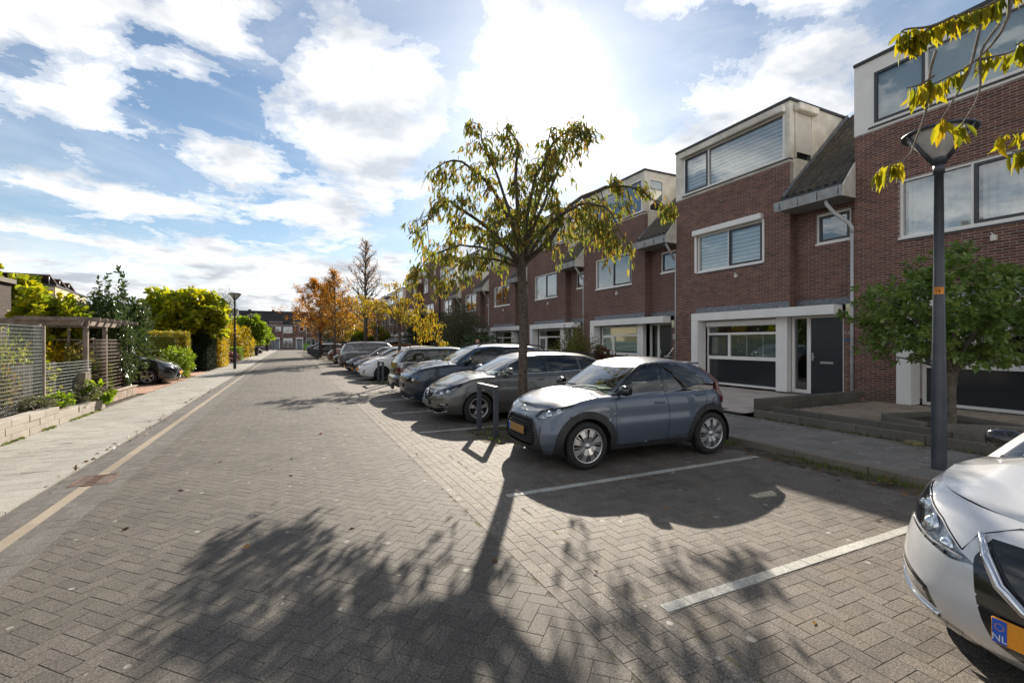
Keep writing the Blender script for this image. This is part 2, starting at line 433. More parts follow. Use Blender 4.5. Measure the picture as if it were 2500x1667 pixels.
def herring(x0, x1, y0, y1, ang, w_=0.105):
    """centres of a herringbone bond over a rectangle, whole pieces whose centre lies inside"""
    res = []
    ca, sa = math.cos(ang), math.sin(ang)
    cxm, cym = (x0 + x1) / 2, (y0 + y1) / 2
    rad = math.hypot(x1 - x0, y1 - y0) / 2 / w_ + 4
    n = int(rad)
    for t in range(-2 * n, 2 * n + 1):
        for s in range(-n, n + 1):
            a, b_ = t + 4 * s, t
            if abs(a) > n + 3 or abs(b_) > n + 3: continue
            for (px, py, r) in ((a + 1.0, b_ + 0.5, 0), (a + 0.5, b_ + 2.0, math.pi / 2)):
                X = cxm + (px * ca - py * sa) * w_; Y = cym + (px * sa + py * ca) * w_
                if x0 <= X <= x1 and y0 <= Y <= y1: res.append((X, Y, r + ang))
    return res

def running(x0, nrows, y0, y1, L, W):
    res = []
    for k in range(nrows):
        y = y0 + (L / 2 if k % 2 else 0)
        while y < y1: res.append((x0 + (k + 0.5) * W, y + L / 2, math.pi / 2)); y += L
    return res

# --- road: dark herringbone clinkers between the gutter and the parking bays
road = structure(sheet('road', -1.93, 1.62, -3, 112, -0.0028, M_joint))
far = mat('worn_paving', (0.10, 0.088, 0.076), 0.9, var=0.14, scale=1.2, bump=0.5, fine=120, fvar=0.12)
sheet('road_surface', -1.93, 1.62, 46, 112, 0.0, far, road)
lay(road, 'paver', herring(-2.02, 1.76, -0.5, 46, R(45)), 0.21, 0.105, M_road, 0.0)
# --- edge course between road and bays: five running rows
edge = structure(sheet('edge_course', 1.60, 2.2, -3, 112, -0.0005, M_joint))
lay(edge, 'paver', running(1.625, 5, -1, 47, 0.215, 0.108), 0.215, 0.108, M_bay, 0.003)
sheet('edge_surface', 1.60, 2.2, 47.2, 112, 0.0, far, edge)
# --- parking bays
bays = structure(sheet('parking_bays', 2.2, 6.45, -4, 48, -0.0028, M_joint))
LINES = [2.31, 4.76, 8.78, 11.4, 14.0, 16.6, 19.1, 20.75, 23.2, 25.6, 28.0, 30.4, 34.6, 37.2, 39.8, 42.2]
pcs = herring(2.1, 6.45, -1.5, 44, 0.0)
pcs = [p for p in pcs if not (7.15 < p[1] < 8.72 and 3.05 < p[0] < 6.3) and not (19.2 < p[1] < 20.7 and 3.05 < p[0] < 6.3)]
lay(bays, 'paver', pcs, 0.21, 0.105, M_bay, 0.0)
for l in LINES:
    ln = [(2.2 + 0.21 * (k + .5), l, 0.0) for k in range(20)]
    lay(bays, 'marking_paver', ln, 0.21, 0.092, M_line, 0.006, limit=40 if l < 12 else 0)
# planted strips with the trees
for (a, b_) in ((7.18, 8.7), (19.2, 20.7)):
    structure(sheet('planting_strip', 3.1, 6.4, a, b_, 0.0, M_earth))
# --- gutter on the left: two paver rows, concrete band, two paver rows
gut = structure(sheet('gutter', -2.63, -1.9, -3, 112, -0.006, M_joint))
lay(gut, 'paver', [p for x in (-2.61, -2.503, -2.41) for p in running(x, 1, 2, 47, 0.21, 0.108)] + [p for x in (-2.188, -2.083, -1.99) for p in running(x, 1, 2, 47, 0.21, 0.105)], 0.21, 0.107, M_gutter, 0.002)
band = [(-2.248, 2 + 1.0 * (k + .5), math.pi / 2) for k in range(46)]
lay(gut, 'concrete_band', [p for p in band if not 7.0 < p[1] < 8.2], 1.0, 0.125, M_sandband, -0.001)
lay(gut, 'concrete_band', [(-2.248, 7.05, math.pi / 2), (-2.248, 8.05, math.pi / 2)], 0.44, 0.125, M_sandband, -0.001)
sheet('gutter_surface', -2.63, -1.9, 48, 112, 0.0, M_gutter, gut)
# --- pale sidewalk on the left, 30 cm tiles in running bond, 2 cm above the road
walk = structure(sheet('left_sidewalk', -4.36, -2.62, -3, 112, -0.001, M_joint))
tl = []
for k in range(150):
    y = 3.0 + 0.3 * k
    o_ = 0.15 if k % 2 else 0.0
    for q in range(-1, 6):
        x = -2.62 - 0.15 - 0.3 * q - o_
        if -4.33 < x - 0.14 and x + 0.14 < -2.6: tl.append((x, y, 0.0))
        elif x + 0.16 > -2.62 and x < -2.5: tl.append((-2.7, y, 0.0, 1))
tl_full = [t for t in tl if len(t) == 3]
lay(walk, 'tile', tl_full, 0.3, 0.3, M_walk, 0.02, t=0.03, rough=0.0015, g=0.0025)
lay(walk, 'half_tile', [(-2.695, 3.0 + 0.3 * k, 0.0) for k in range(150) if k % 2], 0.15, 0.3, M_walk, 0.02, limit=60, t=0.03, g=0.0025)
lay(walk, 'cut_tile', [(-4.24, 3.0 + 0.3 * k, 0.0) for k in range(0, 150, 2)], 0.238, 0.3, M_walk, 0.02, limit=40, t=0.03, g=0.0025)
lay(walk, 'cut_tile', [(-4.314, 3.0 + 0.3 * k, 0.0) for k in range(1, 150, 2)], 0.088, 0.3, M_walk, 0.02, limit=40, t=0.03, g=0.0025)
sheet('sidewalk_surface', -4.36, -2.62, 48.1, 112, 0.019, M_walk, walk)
# storm drain in the gutter
dr = thing('storm_drain', 'rusty iron storm drain grate set in the gutter beside the pale sidewalk', 'drain', (-2.25, 7.55, 0.0))
M_rust = mat('rusted_iron', (0.19, 0.115, 0.085), 0.75, 0.4, var=0.3, scale=12, bump=0.4)
mb = MB()
for (a, b_, c_, d_) in ((-0.19, 0.21, -0.25, -0.215), (-0.19, 0.21, 0.215, 0.25), (-0.19, -0.155, -0.215, 0.215), (0.175, 0.21, -0.215, 0.215)): mb.box(a, b_, c_, d_, -0.03, 0.006)
mb.build('frame', M_rust, dr)
for k in range(9):
    mb = MB(); y = -0.19 + 0.045 * k; mb.box(-0.15, 0.17, y, y + 0.022, -0.03, 0.003); mb.build('bar', M_rust, dr)
mb = MB(); mb.box(-0.154, 0.174, -0.214, 0.214, -0.06, -0.028); mb.build('pit', mat('drain_dark', (0.01, 0.009, 0.008), 0.9), dr)
# --- right: grass verge of dirt, kerb, grey sidewalk
verge = structure(sheet('verge', 6.4, 6.86, -4, 46, 0.0, M_earth))
kerb = structure(sheet('kerb', 6.86, 7.02, -4, 112, -0.001, M_joint))
KZ = 0.11
mb0 = MB(); mb0.bbox(-0.075, 0.075, -0.495, 0.495, -0.06, KZ, 0.012)
kme = mb0.mesh('kerb_stone', M_kerb)
for k in range(50):
    link_obj('kerb_stone', kme, kerb, (6.94, -3 + k * 1.0, rng.normal(0, .002)), (0, rng.normal(0, .006), rng.normal(0, .003)))
walk2 = structure(sheet('right_sidewalk', 7.02, 9.02, -4, 112, KZ - 0.022, M_joint))
tl = []
for k in range(150):
    y = -3 + 0.3 * k
    for q in range(7):
        x = 7.165 + 0.3 * q - (0.15 if k % 2 else 0)
        if x > 7.15 and x + .15 < 9.05: tl.append((x, y, 0.0))
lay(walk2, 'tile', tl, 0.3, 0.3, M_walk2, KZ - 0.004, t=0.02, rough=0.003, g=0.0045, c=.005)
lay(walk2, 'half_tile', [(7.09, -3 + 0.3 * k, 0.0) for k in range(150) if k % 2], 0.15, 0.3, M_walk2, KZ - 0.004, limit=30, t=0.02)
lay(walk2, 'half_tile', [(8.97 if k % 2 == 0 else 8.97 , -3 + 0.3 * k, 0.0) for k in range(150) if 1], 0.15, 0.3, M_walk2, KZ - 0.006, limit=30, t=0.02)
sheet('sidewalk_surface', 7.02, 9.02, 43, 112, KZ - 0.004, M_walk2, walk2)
# --- forecourt of the middle house: big slabs
YZ = 0.15
fore = structure(sheet('forecourt', 9.05, 14.3, 7.15, 13.6, YZ - 0.016, M_joint))
tl = []
for k in range(11):
    for q in range(9):
        tl.append((9.37 + 0.6 * q - (0.3 if k % 2 else 0) + .15, 7.45 + 0.6 * k, 0.0))
lay(fore, 'slab', [t for t in tl if 9.3 < t[0] < 13.75 and t[1] < 13.4], 0.6, 0.6, M_slab, YZ, t=0.02, g=0.005)
fgs = structure(sheet('front_gardens', 9.05, 14.3, 13.6, 112, YZ - 0.01, M_earth))
# --- yard of the nearest house: pavers behind two stepped edgings
yard = structure(sheet('front_yard', 9.42, 14.3, -4, 6.82, 0.2, M_joint))
lay(yard, 'paver', [p for p in herring(9.46, 13.7, -1, 6.8, 0.0, 0.1) if not (10.15 < p[0] < 11.7 and 3.4 < p[1] < 5.0)], 0.2, 0.1, M_yard, 0.212, limit=200, t=0.011, g=0.004, c=.004)
edg = structure(sheet('yard_edging', 9.03, 9.46, -4, 6.85, 0.09, M_earth))
mb0 = MB(); mb0.bbox(-0.05, 0.05, -0.497, 0.497, -0.14, 0.14, 0.01)
eme = mb0.mesh('edging_stone', M_block_dk)
for k in range(11):
    link_obj('edging_stone', eme, edg, (9.09 + rng.normal(0, .004), 6.3 - k * 1.0, 0.13), (0, rng.normal(0, .03), rng.normal(0, .004)))
    link_obj('edging_stone', eme, edg, (9.42 + rng.normal(0, .004), 6.1 - k * 1.0, 0.2), (0, rng.normal(0, .03), rng.normal(0, .004)))
# ------------------------------------------------------------------ building materials
def brick_piece_mat(name, dark, light, third):
    m, nt, b = new_mat(name)
    pos = nt.node('ShaderNodeNewGeometry').outputs['Position']
    at = nt.node('ShaderNodeAttribute', attribute_name='tint').outputs['Fac']
    rd = nt.node('ShaderNodeObjectInfo').outputs['Random']
    tone = nt.math('FRACT', nt.math('ADD', at, rd))
    col = nt.ramp(tone, [(0.0, dark), (0.55, light), (0.9, third), (1.0, light)])
    n = nt.noise(pos, 45, 4, 0.7); big = nt.noise(pos, 0.7, 4, 0.6)
    col = nt.mix(1.0, col, nt.ramp(nt.math('ADD', nt.math('MULTIPLY', n, 0.6), nt.math('MULTIPLY', big, 0.5)), [(0.3, (0.7,) * 3), (0.8, (1.25,) * 3)]), 'MULTIPLY')
    # green-brown algae near the ground
    sp = nt.node('ShaderNodeSeparateXYZ'); nt.link(pos, sp.inputs[0])
    alg = nt.math('MULTIPLY', nt.ramp(sp.outputs[2], [(0.25, (1, 1, 1)), (0.75, (0, 0, 0))]), nt.ramp(nt.noise(pos, 2.2, 4, 0.6), [(0.35, (0, 0, 0)), (0.6, (0.6,) * 3)]))
    col = nt.mix(alg, col, (0.085, 0.07, 0.035))
    nt.link(col, b.inputs['Base Color']); b.inputs['Roughness'].default_value = 0.88
    nt.link(nt.bump(n, 0.5, 0.004), b.inputs['Normal'])
    MATS[name] = m
    return m
M_brick = brick_piece_mat('red_brown_brick', (0.093, 0.042, 0.033), (0.171, 0.068, 0.050), (0.225, 0.092, 0.060))
M_mortar = mat('mortar', (0.40, 0.34, 0.30), 0.95, var=0.15, scale=3)
def brick_tex(name, c1, c2, mortar, sc=1.0):
    m, nt, b = new_mat(name)
    pos = nt.node('ShaderNodeNewGeometry').outputs['Position']
    sp = nt.node('ShaderNodeSeparateXYZ'); nt.link(pos, sp.inputs[0])
    cb = nt.node('ShaderNodeCombineXYZ'); nt.link(nt.math('ADD', sp.outputs[0], sp.outputs[1]), cb.inputs[0]); nt.link(sp.outputs[2], cb.inputs[1])
    br = nt.node('ShaderNodeTexBrick'); nt.link(cb.outputs[0], br.inputs['Vector'])
    br.inputs['Color1'].default_value = c1 + (1,); br.inputs['Color2'].default_value = c2 + (1,); br.inputs['Mortar'].default_value = mortar + (1,)
    br.inputs['Scale'].default_value = 1.0; br.inputs['Brick Width'].default_value = 0.22 * sc; br.inputs['Row Height'].default_value = 0.0625 * sc
    br.inputs['Mortar Size'].default_value = 0.009 * sc; br.inputs['Mortar Smooth'].default_value = 0.2; br.inputs['Bias'].default_value = -0.1
    big = nt.noise(pos, 0.6, 4, 0.6)
    col = nt.mix(1.0, br.outputs['Color'], nt.ramp(big, [(0.3, (0.78,) * 3), (0.7, (1.15,) * 3)]), 'MULTIPLY')
    nt.link(col, b.inputs['Base Color']); b.inputs['Roughness'].default_value = 0.9
    nt.link(nt.bump(nt.math('SUBTRACT', 1.0, br.outputs['Fac']), 0.5, 0.008), b.inputs['Normal'])
    MATS[name] = m
    return m
M_btex = brick_tex('distant_brickwork', (0.107, 0.046, 0.037), (0.192, 0.077, 0.056), (0.281, 0.225, 0.192))
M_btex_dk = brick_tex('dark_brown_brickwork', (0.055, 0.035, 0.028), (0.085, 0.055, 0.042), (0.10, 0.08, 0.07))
M_white = mat('white_painted_panel', (0.88, 0.85, 0.81), 0.45, var=0.04, scale=1.5, bump=0.03, fvar=0.02)
M_cream = mat('weathered_cream_panel', (0.80, 0.76, 0.68), 0.6, var=0.10, scale=1.3, bump=0.05, var_col=(0.48, 0.44, 0.35), fvar=0.03)
M_anth = mat('anthracite_frame', (0.045, 0.048, 0.055), 0.4, var=0.05, scale=3, bump=0.02)
M_panel = mat('dark_grey_panel', (0.035, 0.038, 0.044), 0.12, var=0.06, scale=0.9, bump=0.0, spec=0.5)
M_door = mat('anthracite_door', (0.030, 0.033, 0.040), 0.28, var=0.05, scale=2, bump=0.03)
M_zinc = mat('zinc_sheet', (0.34, 0.35, 0.36), 0.42, 0.75, var=0.12, scale=5, bump=0.1)
M_lead = mat('lead_flashing', (0.20, 0.21, 0.225), 0.6, 0.35, var=0.2, scale=9, bump=0.35, fine=30)
M_pipe = mat('grey_plastic_pipe', (0.52, 0.52, 0.52), 0.4, var=0.06, scale=4, bump=0.02)
M_cap = mat('dark_roof_trim', (0.04, 0.042, 0.047), 0.5, var=0.1, scale=4, bump=0.1)
M_blind = mat('pale_blind', (0.72, 0.72, 0.70), 0.7, var=0.03, scale=3, bump=0.0, fvar=0.01)
M_curtain = mat('pale_curtain', (0.62, 0.63, 0.66), 0.9, var=0.06, scale=6, bump=0.1)
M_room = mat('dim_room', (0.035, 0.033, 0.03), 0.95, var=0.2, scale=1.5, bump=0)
M_rail = mat('shutter_lath', (0.74, 0.71, 0.65), 0.5, var=0.05, scale=3, bump=0.02)
def rooftile_mat():
    m, nt, b = new_mat('mossy_roof_tile')
    pos = nt.node('ShaderNodeNewGeometry').outputs['Position']
    rd = nt.node('ShaderNodeObjectInfo').outputs['Random']
    n = nt.noise(pos, 7, 5, 0.7); f = nt.noise(pos, 60, 3, 0.7)
    col = nt.mix(rd, (0.05, 0.043, 0.036), (0.10, 0.082, 0.065))
    col = nt.mix(nt.ramp(n, [(0.52, (0, 0, 0)), (0.68, (1, 1, 1))]), col, (0.11, 0.105, 0.035))
    col = nt.mix(nt.ramp(f, [(0.62, (0, 0, 0)), (0.75, (1, 1, 1))]), col, (0.3, 0.29, 0.26))
    nt.link(col, b.inputs['Base Color']); b.inputs['Roughness'].default_value = 0.9
    nt.link(nt.bump(f, 0.4, 0.006), b.inputs['Normal']); return m
M_tile = rooftile_mat()
def glass_mat(name, tint, refl=.1):
    m, nt, b = new_mat(name); nt.n.remove(b)
    g = nt.node('ShaderNodeBsdfGlossy'); g.inputs['Roughness'].default_value = 0.01; g.inputs['Color'].default_value = (1, 1, 1, 1)
    pos = nt.node('ShaderNodeNewGeometry').outputs['Position']
    nt.link(nt.bump(nt.noise(pos, 0.8, 2, 0.5), 0.04, 0.05), g.inputs['Normal'])
    t = nt.node('ShaderNodeBsdfTransparent'); t.inputs['Color'].default_value = tint + (1,)
    lw = nt.node('ShaderNodeLayerWeight'); lw.inputs['Blend'].default_value = 0.5
    fr = nt.node('ShaderNodeMath', operation='MULTIPLY_ADD'); nt.link(nt.math('POWER', lw.outputs['Facing'], 4.0), fr.inputs[0]); fr.inputs[1].default_value = 1 - refl; fr.inputs[2].default_value = refl
    mx = nt.node('ShaderNodeMixShader'); nt.link(fr.outputs[0], mx.inputs[0]); nt.link(t.outputs[0], mx.inputs[1]); nt.link(g.outputs[0], mx.inputs[2])
    nt.link(mx.outputs[0], nt.n['Material Output'].inputs[0])
    MATS[name] = m
    return m
M_glass = glass_mat('window_glass', (0.92, 0.95, 0.95), 0.15)
M_glass_dk = glass_mat('dim_window_glass', (0.85, 0.9, 0.87), 0.10)

def txt(body, size, loc, rot, m, parent, name, ext=0.004, align='CENTER', offset=0.0):
    cu = bpy.data.curves.new(name, 'FONT'); cu.body = body; cu.size = size; cu.offset = offset; cu.extrude = ext
    cu.align_x = align; cu.align_y = 'CENTER'; cu.resolution_u = 3
    o = bpy.data.objects.new(name, cu); C.objects.link(o); cu.materials.append(m)
    me = bpy.data.meshes.new_from_object(o); bpy.data.objects.remove(o); o = link_obj(name, me, parent, loc, rot)
    return o
FACE_STREET = (R(90), 0, R(-90))

def wall_cells(u0, u1, z0, z1, holes):
    us = sorted({u0, u1, *[h[0] for h in holes], *[h[1] for h in holes]}); zs = sorted({z0, z1, *[h[2] for h in holes], *[h[3] for h in holes]})
    us = [u for u in us if u0 <= u <= u1]; zs = [z for z in zs if z0 <= z <= z1]
    for a, b_ in zip(us, us[1:]):
        run = None
        for c_, d_ in zip(zs, zs[1:]):
            inh = any(h[0] <= (a + b_) / 2 <= h[1] and h[2] <= (c_ + d_) / 2 <= h[3] for h in holes)
            if inh:
                if run: yield (a, b_, *run); run = None
            else: run = (run[0], d_) if run else (c_, d_)
        if run: yield (a, b_, *run)

def brick_runs(u0, u1, z0, z1, holes, shift=0.0):
    """(centre_u, centre_z, length) of stretcher bond bricks clear of the openings"""
    res = []; Lb, g, H = 0.21, 0.013, 0.0625
    nz = int((z1 - z0) / H)
    for r in range(nz):
        zc_ = z0 + (r + 0.5) * H
        segs = [(u0, u1)]
        for h in holes:
            if h[2] - 0.02 < zc_ < h[3] + 0.02:
                ns = []
                for a, b_ in segs:
                    if h[1] <= a or h[0] >= b_: ns.append((a, b_)); continue
                    if h[0] > a: ns.append((a, h[0]))
                    if h[1] < b_: ns.append((h[1], b_))
                segs = ns
        for a, b_ in segs:
            u = math.floor((a + shift) / (Lb + g)) * (Lb + g) - shift + (0.5 * (Lb + g) if r % 2 else 0) - (Lb + g)
            while u < b_:
                p, q = max(u, a), min(u + Lb, b_)
                if q - p > 0.035: res.append(((p + q) / 2, zc_, q - p))
                u += Lb + g
    return res

def lay_bricks(wallpart, planes, singles):
    """planes: list of (runs, fn) with fn(u,z,off)->xyz local and axis dir; joins all but `singles` nearest in view"""
    W = wallpart.matrix_world
    items = []
    for runs, fn, ax in planes:
        for (u, z, L) in runs: items.append((fn, ax, u, z, L))
    H2 = 0.0625 / 2 - 0.0068
    dist = []
    root = wallpart.parent.location
    for fn, ax, u, z, L in items:
        p = fn(u, z, 0); q = proj(p[0] + root[0], p[1] + root[1], p[2] + root[2])
        dist.append(q[2] if (-20 < q[0] < 2520 and -20 < q[1] < 1700) and L > 0.2 else 1e6)
    order = np.argsort(dist)
    sing = set(int(i) for i in order[:singles] if dist[i] < 1e6)
    def geom(ax, L):
        # thin brick standing 6 mm proud; ax 'y' faces -x, ax 'x' faces -y
        l = L / 2; d = 0.006
        if ax == 'y': return [(0.0, -l, -H2), (0.0, l, -H2), (0.0, l, H2), (0.0, -l, H2), (-d, -l + .002, -H2 + .002), (-d, l - .002, -H2 + .002), (-d, l - .002, H2 - .002), (-d, -l + .002, H2 - .002)], [(4, 7, 6, 5), (0, 4, 5, 1), (1, 5, 6, 2), (2, 6, 7, 3), (3, 7, 4, 0)]
        return [(-l, 0, -H2), (l, 0, -H2), (l, 0, H2), (-l, 0, H2), (-l + .002, -d, -H2 + .002), (l - .002, -d, -H2 + .002), (l - .002, -d, H2 - .002), (-l + .002, -d, H2 - .002)], [(4, 5, 6, 7), (0, 1, 5, 4), (1, 2, 6, 5), (2, 3, 7, 6), (3, 0, 4, 7)]
    shared = {}
    V, F, T = [], [], []
    for i, (fn, ax, u, z, L) in enumerate(items):
        p = fn(u, z, 0)
        if i in sing:
            k = ax
            if k not in shared:
                gv, gf = geom(ax, 0.21); me = bpy.data.meshes.new('brick'); me.from_pydata(gv, [], gf); me.materials.append(M_brick); shared[k] = me
            link_obj('brick', shared[k], wallpart, (p[0] + (rng.normal(0, .0012) if ax == 'y' else 0), p[1], p[2] + rng.normal(0, .0008)))
        else:
            gv, gf = geom(ax, L); b0 = len(V); j = rng.normal(0, .0012)
            V += [(a[0] + p[0] + (j if ax == 'y' else 0), a[1] + p[1], a[2] + p[2]) for a in gv]; F += [tuple(b0 + q for q in f) for f in gf]; T += [rng.random()] * len(gf)
    me = np_mesh('brickwork', np.array(V), np.array(F), M_brick, np.array(T))
    stuff(link_obj('brickwork', me, wallpart))

def window(root, x, u0, u1, z0, z1, bays, blind=None, mfr=None, sill=True, glass=None, fw=0.06, deep=0.5):
    """bays: list of (width share, 'fixed' or 'sash', z share list) going from high u (far end) to low u (near end)"""
    mfr = mfr or M_white; glass = glass or M_glass
    fr = MB()
    fr.box(x - 0.025, x + 0.07, u0, u1, z1 - fw, z1); fr.box(x - 0.025, x + 0.07, u0, u1, z0, z0 + fw)
    fr.box(x - 0.025, x + 0.07, u0, u0 + fw, z0 + fw, z1 - fw); fr.box(x - 0.025, x + 0.07, u1 - fw, u1, z0 + fw, z1 - fw)
    if sill: fr.box(x - 0.07, x - 0.024, u0 - 0.03, u1 + 0.03, z0 - 0.035, z0 + 0.02)
    tot = sum(b_[0] for b_ in bays); uu = u1 - fw; W = u1 - u0 - 2 * fw - 0.05 * (len(bays) - 1)
    cells = []
    for k, b_ in enumerate(bays):
        wdt = W * b_[0] / tot
        cells.append((uu - wdt, uu, b_[1]))
        uu -= wdt
        if k < len(bays) - 1: fr.box(x - 0.022, x + 0.065, uu - 0.05, uu, z0 + fw, z1 - fw); uu -= 0.05
    wn = fr.build('window', mfr, root)
    for a, b_, kind in cells:
        c_, d_ = z0 + fw, z1 - fw; q = x + 0.035
        if kind == 'sash':
            s = MB(); f2 = 0.065
            s.box(x - 0.035, x + 0.03, a, b_, d_ - f2, d_); s.box(x - 0.035, x + 0.03, a, b_, c_, c_ + f2)
            s.box(x - 0.035, x + 0.03, a, a + f2, c_ + f2, d_ - f2); s.box(x - 0.035, x + 0.03, b_ - f2, b_, c_ + f2, d_ - f2)
            s.build('sash', M_anth, wn); a += f2; b_ -= f2; c_ += f2; d_ -= f2; q = x
        p = MB(); p.box(q, q + 0.008, a, b_, c_, d_); p.build('pane', glass, wn)
        if blind == 'stripes':
            n = max(4, int((d_ - c_) / 0.125))
            for k in range(n):
                h = (d_ - c_) / n; s = MB(); s.box(x + 0.11, x + 0.114, a - .02, b_ + .02, c_ + k * h, c_ + k * h + h * 0.56); s.build('blind_band', M_blind, wn)
            s = MB(); s.box(x + 0.125, x + 0.128, a - .02, b_ + .02, c_, d_); s.build('blind_screen', mat('sheer_blind', (0.36, 0.40, 0.45), 0.8, var=0.04), wn)
        elif blind == 'slats':
            n = max(6, int((d_ - c_) / 0.045))
            for k in range(n):
                h = (d_ - c_) / n; s = MB(); s.box(x + 0.09, x + 0.115, a - .01, b_ + .01, c_ + (k + .5) * h, c_ + (k + .5) * h + 0.012); s.build('blind_slat', M_blind, wn)
        elif blind == 'cloth':
            s = MB(); s.box(x + 0.10, x + 0.104, a - .02, b_ + .02, c_, d_); s.build('blind', mat('roller_blind', (0.50, 0.54, 0.52), 0.8, var=0.03), wn)
        elif blind == 'curtain':
            n = 44; V = []
            for k in range(n + 1):
                t = k / n; V.append((x + 0.2 + 0.035 * math.sin(t * 50 + math.sin(t * 13) * 2), a + (b_ - a) * t))
            s = MB(); vs = [(p_[0], p_[1], c_) for p_ in V] + [(p_[0], p_[1], d_) for p_ in V]
            s.add(vs, [(k, k + 1, n + 2 + k, n + 1 + k) for k in range(n)], 0, True); s.build('curtain', M_curtain, wn)
    bk = MB(); bk.box(x + deep, x + deep + .02, u0 - 0.1, u1 + 0.1, z0 - .1, z1 + .1); bk.build('room_back', M_room, wn)
    return wn

def pantile(Wt, Lt):
    n = 6; V = []
    for (y_, dz) in ((0, 0.0), (Lt, -0.012)):
        for k in range(n + 1):
            t = k / n; V.append((Wt * t, y_, dz + 0.032 * math.sin(t * 2 * math.pi + 0.6)))
    for k in range(n + 1):
        t = k / n; V.append((Wt * t, 0, -0.03 + 0.032 * math.sin(t * 2 * math.pi + 0.6)))
    F = [(k, k + 1, n + 1 + k + 1, n + 1 + k) for k in range(n)] + [(k, 2 * (n + 1) + k, 2 * (n + 1) + k + 1, k + 1) for k in range(n)]
    return V, F

def house(y0, label, detail, o):
    """one terraced house; +y is the far side. Local x runs into the house."""
    X0 = 13.8
    root = thing('terraced_house', label, 'house', (X0, y0, 0), 0, 'brick terraced houses along the right side of the street')
    W = 6.45; ub = 1.8; RX = 0.35
    w1 = (2.68, 5.42, 4.33, 5.80) if not o.get('shutter') else (2.70, 5.40, 4.33, 5.70)
    gh = (0.30, 5.27, 0.15, 2.52)
    sw = (0.27, 1.22, 4.63, 5.5)
    texture = M_btex if detail < 2 else M_mortar
    # walls
    wl = MB()
    for c_ in wall_cells(ub, W - 0.002, 0.05, 7.28, [w1, gh]): wl.box(0, 0.16, *c_)
    for c_ in wall_cells(0.0, ub, 2.52, 6.2, [sw]): wl.box(RX, RX + 0.16, *c_)
    for c_ in wall_cells(0.0, 0.30, 0.05, 2.52, []): wl.box(0.05, RX + 0.16, *c_)
    wl.box(0.162, RX + 0.16, ub, ub + 0.15, 2.52, 6.17)
    wl.box(0.165, 9.0, W - 0.12, W - 0.004, 0.05, 6.3); wl.box(9.0, 9.2, 0, W - .004, 0.05, 6.2)
    wall = wl.build('wall', texture, root)
    if detail >= 2:
        pl = [(brick_runs(ub, W - 0.002, 0.06, 7.28, [w1, gh], y0), lambda u, z, q: (0.0, u, z), 'y'),
              (brick_runs(0.0, ub, 2.6, 6.2, [sw], y0), lambda u, z, q: (RX, u, z), 'y'),
              (brick_runs(0.0, 0.30, 0.06, 2.6, [], y0), lambda u, z, q: (0.05, u, z), 'y'),
              (brick_runs(0.0, RX, 2.6, 6.16, [], 0), lambda u, z, q: (u, ub, z), 'x')]
        lay_bricks(wall, pl, 300)
    # first floor window and the small one in the recess
    wn = window(root, 0.06, *w1, [(1, 'fixed'), (1, 'sash')], o.get('blind1'))
    window(root, RX + 0.06, *sw, [(1, 'sash')], o.get('blind_s'))
    s = MB(); s.box(-0.03, 0.05, w1[0] - .02, w1[1] + .02, w1[2] - 0.075, w1[2] - 0.036); s.build('brick_sill', M_cap, root)
    if o.get('shutter'):
        s = MB(); s.bbox(-0.17, 0.02, w1[0] - 0.02, w1[1] + 0.12, w1[3] + 0.0, w1[3] + 0.2, 0.02); s.build('shutter_box', M_white, root)
        s = MB(); s.box(-0.045, 0.0, w1[1] + 0.003, w1[1] + 0.09, w1[2], w1[3] - 0.003); s.box(-0.045, 0.0, w1[0] - 0.06, w1[0] - 0.003, w1[2], w1[3] - 0.003); s.build('shutter_rail', M_white, root)
    # main roof body behind everything
    zr0, sl = 6.05, 0.93
    rb = MB(); rb.prism([(0.17, 6.25), (3.1, 9.0), (3.5, 9.0), (8.9, 6.1), (0.3, 6.1)], 1, 0.0, W - 0.004); rb.build('roof', M_cap, root)
    # the tiled slope over the recess
    L = math.hypot(3.35, 3.35 * sl); ang = math.atan(sl)
    V, F = pantile(0.226, 0.36); nrow, ncol = 14, 8
    if detail >= 2:
        me = bpy.data.meshes.new('roof_tile'); me.from_pydata(V, [], F); me.materials.append(M_tile); me.polygons.foreach_set('use_smooth', [True] * 6 + [False] * 6)
    tv, tf = [], []
    Mt = Matrix(((0, math.cos(ang), -math.sin(ang), 0), (1, 0, 0, 0), (0, math.sin(ang), math.cos(ang), 0), (0, 0, 0, 1)))
    roofpart = MB(); roofpart.prism([(-0.46, zr0 - 0.13), (-0.46, zr0 - 0.02), (2.9, zr0 - 0.02 + 3.36 * sl), (2.9, zr0 - 0.13 + 3.36 * sl)], 1, 0.0, ub - 0.0)
    slope = roofpart.build('tiled_roof', M_cap, root)
    for r_ in range(nrow):
        for c_ in range(ncol):
            d_ = r_ * 0.325
            loc = Vector((-0.44 + d_ * math.cos(ang), 0.0 + c_ * 0.224, zr0 + 0.035 + d_ * math.sin(ang)))
            M = Matrix.Translation(loc) @ Mt
            if detail >= 2:
                t = link_obj('roof_tile', me, slope); t.matrix_local = M @ Matrix.Rotation(rng.normal(0, 0.008), 4, 'X')
            else:
                b0 = len(tv); tv += [tuple(M @ Vector(v)) for v in V]; tf += [tuple(b0 + i for i in f) for f in F]
    if detail < 2:
        tm = bpy.data.meshes.new('roof_tile_field'); tm.from_pydata(tv, [], tf); tm.materials.append(M_tile); stuff(link_obj('roof_tile_field', tm, slope))
    # lead strip along the cheek, gutter box, end plate, soffit
    s = MB(); s.prism([(-0.40, zr0 + 0.06), (2.8, zr0 + 0.06 + 3.2 * sl), (2.8, zr0 + 0.2 + 3.2 * sl), (-0.40, zr0 + 0.14)], 1, ub - 0.12, ub - 0.03); s.build('lead_strip', M_lead, root)
